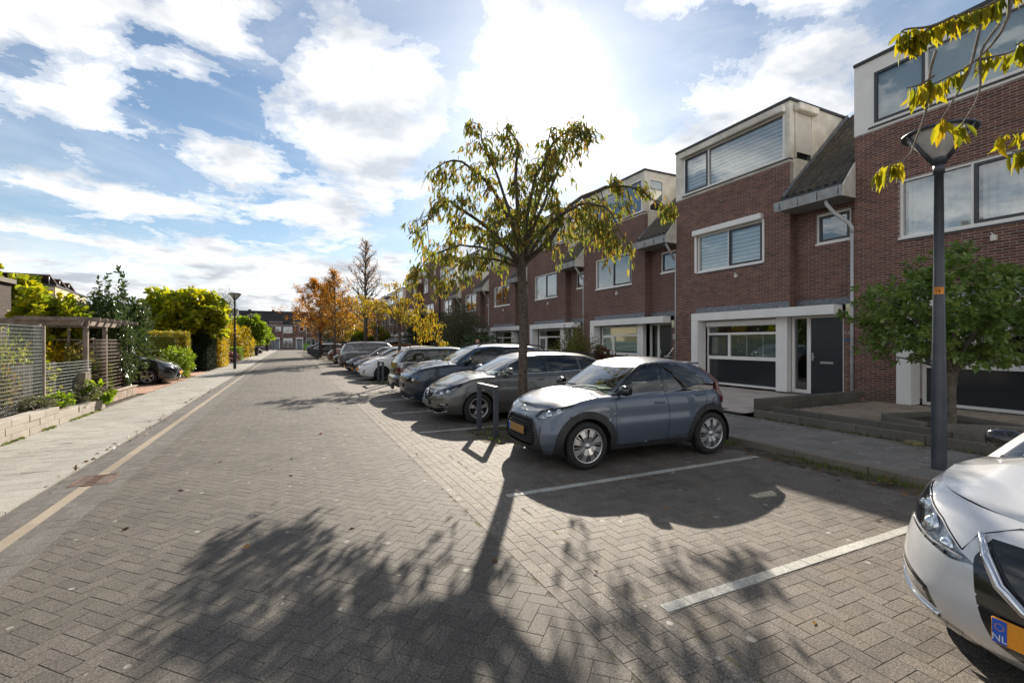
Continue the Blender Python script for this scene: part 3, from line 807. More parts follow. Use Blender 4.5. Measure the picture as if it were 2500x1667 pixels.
    g = MB(); g.prism([(-0.6, 5.93), (-0.47, 5.93), (-0.47, 5.72), (-0.5, 5.66), (-0.56, 5.66)], 1, -0.0, ub + 0.12)
    for k in range(4): g.box(-0.612, -0.59, 0.1 + 0.55 * k, 0.13 + 0.55 * k, 5.7, 5.935)
    g.build('gutter', M_zinc, root)
    s = MB(); s.box(-0.47, RX, 0.015, ub - 0.003, 5.66, 5.70); s.build('soffit', mat('grey_soffit', (0.30, 0.29, 0.28), 0.7), root)
    s = MB(); s.prism([(-0.56, 5.64), (-0.003, 5.64), (-0.003, zr0 + 0.14 + 0.43 * sl), (-0.45, zr0 + 0.02), (-0.56, 5.9)], 1, -0.03, 0.012); s.build('end_plate', M_cream, root)
    # downpipe
    px_ = -0.02
    s = MB(); 
    if o.get('pipe', True) == 'thick':
        s.tube([(-0.42, 0.5, 5.7), (-0.42, 0.48, 5.55), (-0.3, 0.36, 5.3), (px_ - .06, 0.10, 4.98), (px_, 0.05, 4.85), (px_, 0.05, 4.7)], 0.05, 10)
        s.tube([(px_, 0.05, 4.75), (px_, 0.05, 0.15)], 0.042, 10)
        for z in (1.2, 2.7, 4.0): s.lathe([(0.048, -0.02), (0.048, 0.02)], 10, 0, Matrix.Translation((px_, 0.05, z)))
    else:
        s.tube([(-0.42, 0.12, 5.7), (-0.42, 0.12, 5.6), (px_, 0.08, 5.0)], 0.045, 8); s.tube([(-0.02, 0.03, 5.2), (-0.02, 0.03, 0.15)], 0.025, 8)
    s.build('downpipe', M_pipe, root)
    # dormer
    d0, d1, z0, z1 = ub, W - 0.002, 7.28, 9.14
    dm = MB()
    mcream = M_cream if o.get('cream', True) else M_white
    ww = (d0 + 0.16, d1 - 0.42, z0 + 0.12, z1 - 0.30)
    for c_ in wall_cells(d0, d1, z0, z1, [ww]): dm.box(-0.02, 0.165, *c_)
    side = (0.22, 1.02, z0 + 0.14, z1 - 0.32)
    for c_ in wall_cells(0.165, 3.4, z0 - 1.1, z1, [side]): dm.box(c_[0], c_[1], d0 - 0.0, d0 + 0.1, c_[2], c_[3])
    for c_ in wall_cells(0.165, 3.4, z0 - 1.1, z1, []): dm.box(c_[0], c_[1], d1 - 0.1, d1, c_[2], c_[3])
    dm.box(0.165, 3.4, d0 + .1, d1 - .1, z1 - 0.1, z1 - .002)
    dor = dm.build('dormer', mcream, root)
    s = MB(); s.box(-0.07, 3.45, d0 - 0.05, d1 + 0.0, z1 + .001, z1 + 0.075); s.build('roof_trim', M_cap, dor)
    s = MB(); s.box(-0.05, 0.12, d0 - 0.02, d1 - 0.35, z0 + 0.06, z0 + 0.1); s.build('sill', M_cap, dor)
    wd = window(root, 0.0, *ww, [(1.05, 'sash'), (2.75, 'fixed')], o.get('blindd'), sill=False)
    if o.get('roll'):
        s = MB(); s.bbox(-0.19, -0.022, ww[0] - 0.05, ww[1] + 0.1, ww[3] - 0.02, ww[3] + 0.2, 0.025); s.build('shutter_box', mcream, dor)
        s = MB(); s.bbox(0.16, 1.12, d0 - 0.22, d0 - 0.003, side[3] + 0.003, side[3] + 0.23, 0.03); s.build('shutter_box', M_cream, dor)
        for k in range(27):
            z = side[3] - 0.045 * (k + 1)
            if z < side[2] + 0.14: break
            s = MB(); s.bbox(0.25, 0.99, d0 - 0.03, d0 - 0.004, z, z + 0.041, 0.006); s.build('lath', M_rail, dor)
        s = MB(); s.box(0.21, 0.25, d0 - 0.05, d0 - 0.003, side[2], side[3]); s.box(0.99, 1.03, d0 - 0.05, d0 - 0.003, side[2], side[3]); s.build('guide_rail', M_cream, dor)
        s = MB(); s.box(0.23, 1.01, d0 + 0.02, d0 + 0.03, side[2], side[3]); s.build('pane', M_glass_dk, dor)
    else:
        s = MB(); a, b_, c_, d_ = side
        for bb in ((a, b_, d_ - .05, d_), (a, b_, c_, c_ + .05), (a, a + .05, c_ + .05, d_ - .05), (b_ - .05, b_, c_ + .05, d_ - .05)): s.box(bb[0], bb[1], d0 - .02, d0 + .05, bb[2], bb[3])
        sw_ = s.build('side_window', M_white, root)
        s = MB(); s.box(a + .05, b_ - .05, d0 + 0.01, d0 + 0.018, c_ + .05, d_ - .05); s.build('pane', M_glass, sw_)
        s = MB(); s.box(a + .05, b_ - .05, d0 + 0.06, d0 + 0.064, c_ + .4, d_ - .05); s.build('blind', mat('roller_blind', (0.50, 0.54, 0.52), 0.8, var=0.03), sw_)
        s = MB(); s.box(a, b_, d0 + 0.3, d0 + 0.32, c_, d_); s.build('room_back', M_room, sw_)
    # porch frame and ground floor front
    pf = MB()
    for a, b_ in ((0.30, 2.05), (2.053, 3.7), (3.703, 5.30)): pf.bbox(-0.42, 0.0, a, b_, 2.5, 2.77, 0.006)
    pf.bbox(-0.42, 0.0, 5.0, 5.30, 0.22, 2.497, 0.006)
    pf.bbox(-0.10, 0.10, 1.83, 2.20, 0.2, 2.497, 0.006)
    porch = pf.build('porch_frame', M_white, root)
    fl = MB(); fl.prism([(-0.10, 2.773), (-0.05, 2.80), (-0.014, 3.0), (0.0, 3.0), (0.0, 2.773)], 1, ub, 5.45)
    fl.prism([(RX - 0.36, 2.773), (RX - 0.05, 2.82), (RX - 0.014, 3.0), (RX - 0.008, 3.0), (RX - 0.008, 2.773)], 1, 0.12, ub - .003); fl.build('flashing', M_lead, root)
    s = MB(); s.box(0.0, 0.3, 0.30, 4.99, 2.52, 2.6); s.build('porch_ceiling', M_white, root)
    # window group
    gx = 0.06
    fr = MB(); f = 0.07; a, b_, c_, d_ = 2.2, 4.98, 0.22, 2.46
    fr.box(gx, gx + .08, a, b_, d_ - f, d_); fr.box(gx, gx + .08, a, b_, c_, c_ + f); fr.box(gx, gx + .08, a, a + f, c_ + f, d_ - f); fr.box(gx, gx + .08, b_ - f, b_, c_ + f, d_ - f)
    fr.box(gx - .03, gx + .08, a + f, b_ - f, 1.12, 1.24); fr.box(gx, gx + .08, a + f, b_ - f, 1.98, 2.06); fr.box(gx, gx + .08, 4.0, 4.09, 1.24, 1.98)
    gw = fr.build('window', M_white, root)
    def pane(name, a, b_, c_, d_, m, q=gx + .04): s = MB(); s.box(q, q + .01, a, b_, c_, d_); return s.build(name, m, gw)
    pane('pane', a + f, b_ - f, 2.06, d_ - f, M_glass_dk); pane('pane', 4.15, b_ - f - .06, 1.30, 1.92, M_glass_dk); pane('pane', a + f, 4.0, 1.24, 1.98, M_glass_dk)
    pane('panel', a + f, b_ - f, c_ + f, 1.12, M_panel)
    s = MB(); q0, q1, q2, q3 = 4.09, b_ - f, 1.24, 1.98
    for bb in ((q0, q1, q3 - .06, q3), (q0, q1, q2, q2 + .06), (q0, q0 + .06, q2 + .06, q3 - .06), (q1 - .06, q1, q2 + .06, q3 - .06)): s.box(gx - .012, gx + .06, *bb)
    s.build('sash', M_anth if o.get('dark_sash', True) else M_white, gw)
    if o.get('blindg') == 'slats':
        for k in range(28):
            z = 1.27 + 0.026 * k; s = MB(); s.box(gx + .10, gx + .125, a + f + .01, b_ - f - .01, z, z + .008); s.build('blind_slat', M_blind, gw)
        for q in (2.8, 3.4): s = MB(); s.box(gx + .093, gx + .097, q, q + .03, 1.26, 2.0); s.build('blind_tape', M_blind, gw)
    elif o.get('blindg') == 'half':
        s = MB(); s.box(gx + .10, gx + .104, a + f, b_ - f, 1.3, 2.4); s.build('blind', mat('green_white_blind', (0.55, 0.60, 0.52), 0.8, var=0.05), gw)
        for k in range(9): s = MB(); s.box(gx + .09, gx + .096, a + f, 4.0, 1.3 + .075 * k, 1.31 + .075 * k); s.build('blind_slat', M_blind, gw)
    s = MB(); s.box(gx + 1.6, gx + 1.62, 1.9, 5.2, 0.2, 2.6); s.box(gx + .3, gx + 1.6, 1.9, 5.2, 0.2, 0.22); s.build('room_back', M_room, gw)
    if o.get('roll'):
        s = MB(); s.bbox(-0.06, 0.055, 2.22, 4.97, 2.28, 2.47, 0.03); s.build('shutter_box', M_white, root)
        s = MB(); s.box(0.02, 0.055, 2.203, 2.25, 0.25, 2.28); s.build('shutter_rail', M_white, root)
    # door with sidelight
    ds = MB(); dx = o.get('door_x', 0.12)
    ds.box(dx, dx + .08, 0.302, 0.36, 0.2, 2.5); ds.box(dx, dx + .08, 1.25, 1.36, 0.2, 2.44); ds.box(dx, dx + .08, 1.74, 1.829, 0.2, 2.44); ds.box(dx, dx + .08, 0.36, 1.829, 2.44, 2.5); ds.box(dx, dx + .08, 1.36, 1.74, 0.2, 0.30)
    dfr = ds.build('door_frame', M_white, root)
    s = MB(); s.box(dx + .04, dx + .05, 1.36, 1.74, 0.30, 2.44); s.build('sidelight', M_glass_dk, dfr)
    s = MB(); s.box(dx + .9, dx + .92, 0.9, 2.2, 0.2, 2.5); s.build('room_back', M_room, dfr)
    s = MB(); s.bbox(dx + .02, dx + .07, 0.362, 1.248, 0.215, 2.437, 0.004); dor_ = s.build('door', M_door, root)
    s = MB(); s.bbox(dx - 0.004, dx + 0.018, 0.62, 0.98, 1.10, 1.17, 0.005); s.build('letter_plate', mat('brushed_steel', (0.62, 0.62, 0.62), 0.3, 0.9, var=0.05), dor_)
    s = MB(); s.bbox(dx - 0.002, dx + 0.018, 1.175, 1.225, 1.18, 1.42, 0.008); s.tube([(dx - 0.045, 1.2, 1.29), (dx - 0.045, 1.10, 1.29)], 0.011, 8); s.tube([(dx, 1.2, 1.29), (dx - 0.045, 1.2, 1.29)], 0.011, 8); s.build('handle', MATS['brushed_steel'], dor_)
    s = MB(); s.box(-0.12, 0.12, 0.3, 1.83, 0.12, 0.185); s.build('door_step', M_kerb, root)
    # little wall lamp bracket under the window
    s = MB(); s.bbox(-0.10, -0.004, 3.62, 3.72, 3.93, 4.06, 0.01); s.tube([(-0.03, 3.67, 4.05), (-0.06, 3.72, 4.12)], 0.012, 6); s.build('wall_vent', M_cream, root)
    if o.get('number'):
        nm = mat('number_metal', (0.42, 0.38, 0.35), 0.4, 0.7, var=0.1)
        txt(o['number'], 0.17, (0.03, 0.205, 1.98), FACE_STREET, nm, root, 'house_number')
        s = MB(); s.box(0.025, 0.043, 0.12, 0.28, 1.76, 1.83); s.build('name_plate', mat('blue_plate', (0.05, 0.12, 0.25), 0.3), root)
        s = MB(); s.bbox(-0.06, 0.043, 0.08, 0.2, 2.42, 2.78, 0.015); s.build('porch_lamp', mat('lamp_opal', (0.72, 0.68, 0.45), 0.5), root)
    if o.get('plate'):
        s = MB(); s.box(0.02, 0.043, 0.06, 0.2, 1.85, 2.05); np_ = s.build('number_plate', M_blind, root)
        txt(o['plate'], 0.15, (0.015, 0.13, 1.95), FACE_STREET, M_anth, root, 'house_number', 0.002)
        s = MB(); s.bbox(-0.04, 0.043, 0.1, 0.22, 2.3, 2.6, 0.02); s.build('porch_lamp', MATS.get('lamp_opal') or mat('lamp_opal', (0.72, 0.68, 0.45), 0.5), root)
    return root

house(0.9, 'nearest brick house, behind the dark lamp post, with birthday letters in its window', 2, dict(blind1='curtain', blindd='cloth', cream=False, blind_s=None, pipe=False))
house(7.35, 'brick house with rolling shutter boxes, striped blinds and the number 34 by its dark door', 2, dict(shutter=True, roll=True, blind1='stripes', blindd='stripes', blindg='slats', number='34', pipe='thick'))
house(13.8, 'brick house next beyond number 34, cream stained dormer, dark recessed door and pale blind downstairs', 1, dict(blindg='half', plate='32', dark_sash=False, pipe='thin', door_x=0.3))
house(20.25, 'third house beyond the dark lamp post, its white porch partly behind the yellow-green bush', 1, dict(pipe='thin', dark_sash=False))
house(26.7, 'house whose white porch shows just left of the large cherry trunk', 1, dict(pipe='thin', cream=False, blindd='cloth'))
house(33.15, 'house with white dormer above the tall grey-green garden bush', 1, dict(pipe='thin', cream=False))
house(39.6, 'farthest of the white dormered houses, next to the plain brick tower house', 1, dict(pipe='thin', cream=False))

# birthday letters hanging inside the nearest window
gar = thing('birthday_garland', 'string of coloured paper letters hung inside the window behind the small tree', 'garland', (13.92, 4.1, 0))
LC = [(0.65, 0.05, 0.06), (0.05, 0.35, 0.12), (0.6, 0.12, 0.16), (0.05, 0.45, 0.42), (0.55, 0.10, 0.12), (0.5, 0.12, 0.35), (0.7, 0.2, 0.25), (0.7, 0.3, 0.05)]
cardm = mat('white_letter_card', (0.85, 0.84, 0.82), 0.6, var=0.02)
cord = []
for k, ch in enumerate('BIRTHDAY'):
    u = 1.15 - k * 0.245; z = 1.82 + 0.42 * ((u - 0.6) / 1.2) ** 2 * 0.9
    if u < 0.6: z = 1.82 + 0.32 * ((0.6 - u) / 1.0)
    cord.append((0.0, u, z + .12))
    c_ = txt(ch, 0.235, (0.01, u, z), FACE_STREET, cardm, gar, 'letter_backing', offset=.022)
    l_ = txt(ch, 0.235, (0.002, u, z), FACE_STREET, mat('letter_colour_%d' % k, LC[k], 0.6, var=0.03), gar, 'letter')
s = MB(); s.tube(cord, 0.004, 5); s.build('string', cardm, gar)

# ------------------------------------------------------------------ plain tower houses farther on
def tower(y0, y1, zt, xo, label, wins, canopies):
    root = thing('tower_house', label, 'house', (13.8 + xo, y0, 0), 0, 'plain brick tower houses beyond the dormers')
    s = MB(); s.box(0, 8, 0, y1 - y0, 0.02, zt); s.build('wall', M_btex, root)
    s = MB(); s.box(-0.06, 8.05, -0.05, y1 - y0 + .05, zt + .002, zt + 0.1); s.build('roof_trim', M_cap, root)
    for (u0, u1, z0, z1) in wins: window(root, -0.075, u0, u1, z0, z1, [(1, 'fixed')] if u1 - u0 < .9 else [(1, 'fixed'), (1, 'fixed')], None, deep=0.07)
    for (u0, u1, z) in canopies:
        s = MB(); s.bbox(-1.1, -0.003, u0, u1, z, z + 0.4, .02); s.build('canopy', M_white, root)
    return root
tower(46.05, 52.6, 10.45, -0.05, 'tall plain brick tower house right after the last white dormer', [(4.6, 6.0, 7.2, 9.0), (1.6, 1.9, 7.0, 9.6), (2.2, 5.0, 4.3, 5.8), (2.2, 5.0, 0.6, 2.4)], [(4.2, 6.4, 9.0), (0.4, 5.2, 2.5)])
tower(55.4, 61.6, 10.4, -0.05, 'farther flat-roofed brick tower house with a white canopy', [(2.2, 5.0, 4.3, 5.8), (0.8, 1.6, 7.2, 8.6), (2.2, 5.0, 0.6, 2.4)], [(-1.8, 2.2, 8.6), (0.4, 5.2, 2.5)])
lk = thing('link_house', 'lower dark link building between the two brick tower houses', 'house', (14.4, 52.6, 0))
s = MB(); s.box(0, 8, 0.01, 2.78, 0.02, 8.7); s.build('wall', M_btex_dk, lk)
window(lk, -0.075, 0.6, 1.6, 7.0, 8.4, [(1, 'fixed')], None, deep=0.07)
window(lk, -0.075, 0.6, 2.2, 4.3, 5.7, [(1, 'fixed')], None, deep=0.07)
k = 0
for y0 in (62.0, 68.45, 74.9, 81.35, 87.8, 94.25, 100.7):
    k += 1
    h = house(y0, ['distant terrace house right after the flat tower houses', 'second distant terrace house beyond the flat tower houses', 'distant terrace house behind the scaffold', 'distant terrace house just beyond the scaffold', 'distant terrace house behind the bare tall trunk', 'distant terrace house behind the dark far tree', 'last distant terrace house before the end row'][k - 1], 0, dict(pipe='thin', cream=True))
    h['group'] = 'distant terrace houses beyond the tower houses'
# ------------------------------------------------------------------ the row across the end of the street
M_slate = brick_tex('dark_tiled_roof', (0.030, 0.027, 0.025), (0.05, 0.043, 0.038), (0.015, 0.014, 0.013), 4.5)
def end_house(x0, flip, label):
    root = thing('end_house', label, 'house', (x0, 115.0, 0), 0, 'row of brick houses across the end of the street')
    Wd = 4.7
    s = MB(); s.box(0.0, Wd - .004, 0.15, 8.5, 0, 5.35); s.build('wall', M_btex, root)
    t0, t1 = (0.0, 2.6) if not flip else (Wd - 2.6, Wd - .004)
    s = MB(); s.box(t0, t1, -0.1, 3.2, 0, 6.05); s.build('stair_bay', M_btex, root)
    s = MB(); s.box(t0 - .08, t1 + .08, -0.2, 3.2, 6.052, 6.16); s.build('bay_trim', M_zinc, root)
    s = MB(); s.prism([(-0.1, 5.35), (4.3, 8.7), (8.7, 5.35)], 0, 0.0, Wd - .004); s.build('roof', M_slate, root)
    s = MB(); s.box(0, Wd - .004, -0.25, -0.1, 5.25, 5.40); s.build('gutter', M_zinc, root)
    def win(a, b_, c_, d_, y):
        f = MB(); 
        for bb in ((a, b_, d_ - .08, d_), (a, b_, c_, c_ + .08), (a, a + .08, c_ + .08, d_ - .08), (b_ - .08, b_, c_ + .08, d_ - .08), *([((a + b_) / 2 - .04, (a + b_) / 2 + .04, c_ + .08, d_ - .08)] if b_ - a > 1.4 else [])): f.box(bb[0], bb[1], y - .06, y + .04, bb[2], bb[3])
        w_ = f.build('window', M_white, root); f = MB(); f.box(a + .05, b_ - .05, y - .02, y - .01, c_ + .05, d_ - .05); f.build('pane', M_glass, w_)
        f = MB(); f.box(a, b_, y - .005, y - .003, c_, d_); f.build('room_back', M_room, w_)
    tm = (t0 + t1) / 2
    w0, w1 = (t1 + .1, Wd - .1) if not flip else (0.1, t0 - .1)
    win(w0, w1, 3.6, 5.1, 0.15); win(w0, w1, 0.5, 2.5, 0.15); win(tm - .1, tm + 1.0, 4.0, 5.05, -0.1)
    s = MB(); s.box(tm - .55, tm + .55, -0.14, -0.101, 0.1, 2.25); d_ = s.build('door', mat('grey_blue_door', (0.22, 0.26, 0.30), 0.5), root)
    s = MB(); s.box(tm - .75, tm + .75, -0.7, -0.101, 2.3, 2.65); s.build('porch_roof', M_white, root)
    s = MB(); s.box(tm - .75, tm - .56, -0.16, -0.101, 0.1, 2.3); s.box(tm + .56, tm + .75, -0.16, -0.101, 0.1, 2.3); s.build('door_frame', M_white, root)
    s = MB(); u = t1 + .06 if not flip else t0 - .06; s.tube([(u, 0.05, 0.1), (u, 0.05, 5.3)], 0.06, 6); s.build('downpipe', M_pipe, root)
    s = MB(); s.box(0.3, 0.9, 3.9, 4.6, 8.5, 8.95); s.build('chimney', M_btex_dk, root)
for k in range(9):
    x0 = -23.2 + 4.7 * k
    end_house(x0, False, {4: 'brick end house straight ahead left of the road axis, wide two-pane upper window', 5: 'brick end house half hidden behind the left edge of the orange trees'}.get(k, ['leftmost end-row house hidden behind the left gardens', 'end-row house behind the catalpa crown', 'end-row house behind the first left street lamp', 'end-row house behind the bright green tree', '', '', 'end-row house behind the broad orange tree', 'end-row house behind the slim orange tree trunk', 'rightmost end-row house behind the far evergreen'][k]))
# ------------------------------------------------------------------ cars
def paint(name, col, metal=0.0, rough=0.35, flake=0.0):
    m, nt, b = new_mat(name)
    pos = nt.node('ShaderNodeNewGeometry').outputs['Position']
    n = nt.noise(pos, 3.0, 4, 0.6); f = nt.noise(pos, 900, 2, 0.5)
    c = nt.mix(nt.ramp(n, [(0.35, (0, 0, 0)), (0.7, (1, 1, 1))]), tuple(x * 0.93 for x in col), col)
    if flake: c = nt.mix(nt.ramp(f, [(0.55, (0, 0, 0)), (0.75, (flake,) * 3)]), c, tuple(min(1, x * 2.2 + 0.05) for x in col))
    nt.link(c, b.inputs['Base Color']); b.inputs['Metallic'].default_value = metal
    b.inputs['Roughness'].default_value = rough; b.inputs['Coat Weight'].default_value = 1.0; b.inputs['Coat Roughness'].default_value = 0.025
    # road dust dulls the lower body
    return m
M_tyre = mat('tyre_rubber', (0.022, 0.021, 0.020), 0.85, var=0.2, scale=9, bump=0.3)
M_trim = mat('black_plastic_trim', (0.028, 0.028, 0.029), 0.62, var=0.15, scale=8, bump=0.25, fine=200)
M_gloss = mat('gloss_black_trim', (0.012, 0.012, 0.013), 0.12, var=0.05, scale=4, bump=0, coat=0.5)
M_chrome = mat('chrome', (0.75, 0.76, 0.78), 0.12, 1.0, var=0.02, bump=0)
M_alloy = mat('silver_alloy', (0.55, 0.55, 0.56), 0.32, 0.85, var=0.05, scale=8, bump=0.03)
M_dkalloy = mat('dark_alloy', (0.05, 0.05, 0.055), 0.35, 0.6, var=0.1, bump=0.03)
M_seam = mat('panel_gap', (0.006, 0.006, 0.007), 0.9, var=0.0, bump=0)
M_well = mat('wheel_well', (0.008, 0.008, 0.008), 0.95, var=0.0, bump=0)
M_seat = mat('dark_seat_fabric', (0.03, 0.03, 0.033), 0.9, var=0.1, bump=0.2)
M_carglass = glass_mat('car_glass', (0.34, 0.39, 0.37), 0.07)
M_cardark = glass_mat('privacy_glass', (0.05, 0.055, 0.06), 0.08)
M_screen = glass_mat('windscreen_glass', (0.62, 0.70, 0.68), 0.16)
M_lens = glass_mat('lamp_lens', (0.93, 0.95, 0.96), 0.06)
M_redlens = mat('red_lamp_lens', (0.09, 0.005, 0.007), 0.16, var=0.1, scale=20, bump=0.0, coat=1.0)
M_clear = mat('clear_lamp_lens', (0.45, 0.44, 0.44), 0.12, 0.3, var=0.3, scale=14, bump=0.0, coat=1.0)
M_plate = mat('masked_brown_plate', (0.30, 0.16, 0.035), 0.5, var=0.06, scale=5, bump=0)
M_plate2 = mat('masked_grey_plate', (0.14, 0.13, 0.12), 0.5, var=0.06, scale=5, bump=0)
M_orange = mat('orange_plate', (0.80, 0.30, 0.02), 0.45, var=0.03, scale=5, bump=0)
M_blueband = mat('blue_plate_band', (0.02, 0.10, 0.50), 0.45, var=0.03, bump=0)
M_reflector = mat('lamp_reflector', (0.62, 0.63, 0.65), 0.22, 0.35, var=0.35, scale=16, bump=0.5, fine=30)

def interp(tab, x, smooth=True):
    xs = np.array([t[0] for t in tab], float); ys = np.array([t[1] for t in tab], float)
    x = np.asarray(x, float)
    if not smooth: return np.interp(x, xs, ys)
    h = np.diff(xs); d = np.diff(ys) / h; m = np.zeros(len(xs)); m[0], m[-1] = d[0], d[-1]
    for i in range(1, len(xs) - 1): m[i] = 0 if d[i - 1] * d[i] <= 0 else 2 * d[i - 1] * d[i] / (d[i - 1] + d[i])
    i = np.clip(np.searchsorted(xs, x) - 1, 0, len(h) - 1); xx = np.clip(x, xs[0], xs[-1]); t = (xx - xs[i]) / h[i]
    return (2*t**3-3*t**2+1)*ys[i] + (t**3-2*t**2+t)*h[i]*m[i] + (-2*t**3+3*t**2)*ys[i+1] + (t**3-t**2)*h[i]*m[i+1]

def in_poly(P, poly):
    x, y = P[..., 0], P[..., 1]; res = np.zeros(x.shape, bool); n = len(poly)
    for i in range(n):
        x1, y1 = poly[i]; x2, y2 = poly[(i + 1) % n]
        if y1 == y2: continue
        res ^= ((y1 > y) != (y2 > y)) & (x < (x2 - x1) * (y - y1) / (y2 - y1) + x1)
    return res
def near_poly(P, poly):
    best = np.full(P.shape[:-1], 1e9); bp = np.zeros(P.shape)
    for i in range(len(poly)):
        a = np.array(poly[i]); b_ = np.array(poly[(i + 1) % len(poly)]); ab = b_ - a; L = ab @ ab
        if L < 1e-12: continue
        t = np.clip(((P - a) @ ab) / L, 0, 1); q = a + t[..., None] * ab; d = np.linalg.norm(P - q, axis=-1)
        k = d < best; best = np.where(k, d, best); bp = np.where(k[..., None], q, bp)
    return best, bp
def arc(cx, cz, r, a0, a1, n=20): return [(cx + r * math.cos(R(a0 + (a1 - a0) * k / n)), cz + r * math.sin(R(a0 + (a1 - a0) * k / n))) for k in range(n + 1)]

class Shell:
    """a half outline (front centre to rear centre) times height, mirrored into a closed ring; carries side coordinates for cutting regions"""
    def __init__(s, P, ref):   # P (ns, nv, 3) half with y>=0
        s.P = P.copy(); s.ref = ref; s.ns, s.nv = P.shape[:2]
        s.S = np.broadcast_to(ref[:, None], (s.ns, s.nv)).copy()
        s.cell = max(np.median(np.diff(ref)), np.median(np.abs(np.diff(P[:, :, 2], axis=1))))
        s.cls = np.zeros((s.ns - 1, s.nv - 1), int)
        s.moved = np.zeros((s.ns, s.nv), bool)
    def coords(s, space):
        A = s.P[..., 0] if space == 'x' else s.P[..., 1] if space == 'y' else s.S
        return np.stack([A, s.P[..., 2]], -1)
    def cut(s, space, poly, k, smin=-1, smax=1e9, snap=True, only=None):
        ok = (s.ref >= smin) & (s.ref <= smax)
        if snap:
            A = s.coords(space); d, q = near_poly(A, poly)
            dPs = np.gradient(s.P, s.ref, axis=0); dPv = np.gradient(s.P, axis=1)
            As = np.gradient(A[..., 0], s.ref, axis=0); Bs = np.gradient(A[..., 1], s.ref, axis=0); Av = np.gradient(A[..., 0], axis=1); Bv = np.gradient(A[..., 1], axis=1)
            det = As * Bv - Av * Bs; da = q[..., 0] - A[..., 0]; db = q[..., 1] - A[..., 1]
            det = np.where(np.abs(det) < 1e-7, 1e9, det)
            ds = (da * Bv - db * Av) / det; dv = (As * db - Bs * da) / det
            m = (d < s.cell * 0.55) & ok[:, None] & (np.abs(ds) < 1.2 * s.cell) & (np.abs(dv) < 0.9) & ~s.moved
            m[0] = False; m[-1] = False; m[:, -1] = False
            s.P = np.where(m[..., None], s.P + dPs * ds[..., None] + dPv * dv[..., None], s.P)
            s.S = np.where(m, s.S + ds, s.S); s.moved |= m
        A = s.coords(space); Cc = (A[1:, 1:] + A[:-1, 1:] + A[1:, :-1] + A[:-1, :-1]) / 4
        sel = in_poly(Cc, poly) & (ok[1:] & ok[:-1])[:, None]
        if only is not None: sel &= np.isin(s.cls, only)
        s.cls[sel] = k
    def normals(s):
        a = np.gradient(s.P, axis=0); b_ = np.gradient(s.P, axis=1); n = np.cross(a, b_); n /= np.maximum(np.linalg.norm(n, axis=-1, keepdims=True), 1e-9)
        if n[s.ns // 2, s.nv // 2, 1] < 0: n = -n
        return n
    def at(s, space, a, b_, smin=-1, smax=1e9, off=0.0):
        A = s.coords(space); ok = (s.ref >= smin) & (s.ref <= smax)
        d = np.linalg.norm(A - np.array((a, b_)), axis=-1); d[~ok] = 1e9
        i, j = np.unravel_index(np.argmin(d), d.shape); N = s.normals()[i, j]
        i0, i1 = max(i - 1, 0), min(i + 1, s.ns - 1); j0, j1 = max(j - 1, 0), min(j + 1, s.nv - 1)
        Ps = (s.P[i1, j] - s.P[i0, j]); Pv = (s.P[i, j1] - s.P[i, j0]); As = A[i1, j] - A[i0, j]; Av = A[i, j1] - A[i, j0]
        M2 = np.array([[As[0], Av[0]], [As[1], Av[1]]]); dd = np.array((a, b_)) - A[i, j]
        try:
            k = np.linalg.solve(M2, dd); k = np.clip(k, -1.2, 1.2)
        except np.linalg.LinAlgError: k = (0, 0)
        p = s.P[i, j] + Ps * k[0] + Pv * k[1] + N * off
        return Vector(p), Vector(N)
    def part(s, k, off=0.0, sides=(1, -1)):
        """faces of class k as V, F"""
        N = s.normals(); Vs, Fs = [], []
        base = 0
        P = s.P + N * off
        idx = np.arange(s.ns * s.nv).reshape(s.ns, s.nv)
        i, j = np.nonzero(s.cls == k)
        if len(i) == 0: return None
        q = np.stack([idx[i, j], idx[i + 1, j], idx[i + 1, j + 1], idx[i, j + 1]], 1)
        n = s.ns * s.nv
        flip = np.cross(s.P[s.ns // 2 + 1, s.nv // 2] - s.P[s.ns // 2, s.nv // 2], s.P[s.ns // 2, s.nv // 2 + 1] - s.P[s.ns // 2, s.nv // 2])[1] < 0
        if flip: q = q[:, ::-1]
        PA = P.reshape(-1, 3); PB = PA * np.array((1, -1, 1))
        if len(sides) == 2:
            cmap = np.arange(n) + n
            cmap[idx[0]] = idx[0]; cmap[idx[-1]] = idx[-1]
            PA2 = PA.copy(); PA2[idx[0], 1] = 0; PA2[idx[-1], 1] = 0
            V = np.concatenate([PA2, PB]); F = np.concatenate([q, cmap[q][:, ::-1]])
        elif sides[0] == 1: V, F = PA, q
        else: V, F = PB, q[:, ::-1]
        u, inv = np.unique(F, return_inverse=True)
        return V[u], inv.reshape(F.shape)

def outline(L, wf, Lf, Lr, pf, pr_, n):
    """half plan outline of unit width: list of (tx, q) param; returns arrays: front weight, rear weight, x-fraction, q"""
    th = np.linspace(0, math.pi / 2, 400)
    qf = np.sin(th) ** (2 / pf); xf = 1 - np.cos(th) ** (2 / pf)
    qr = np.sin(th[::-1]) ** (2 / pr_); xr = 1 - np.cos(th[::-1]) ** (2 / pr_)
    return qf, xf, qr, xr

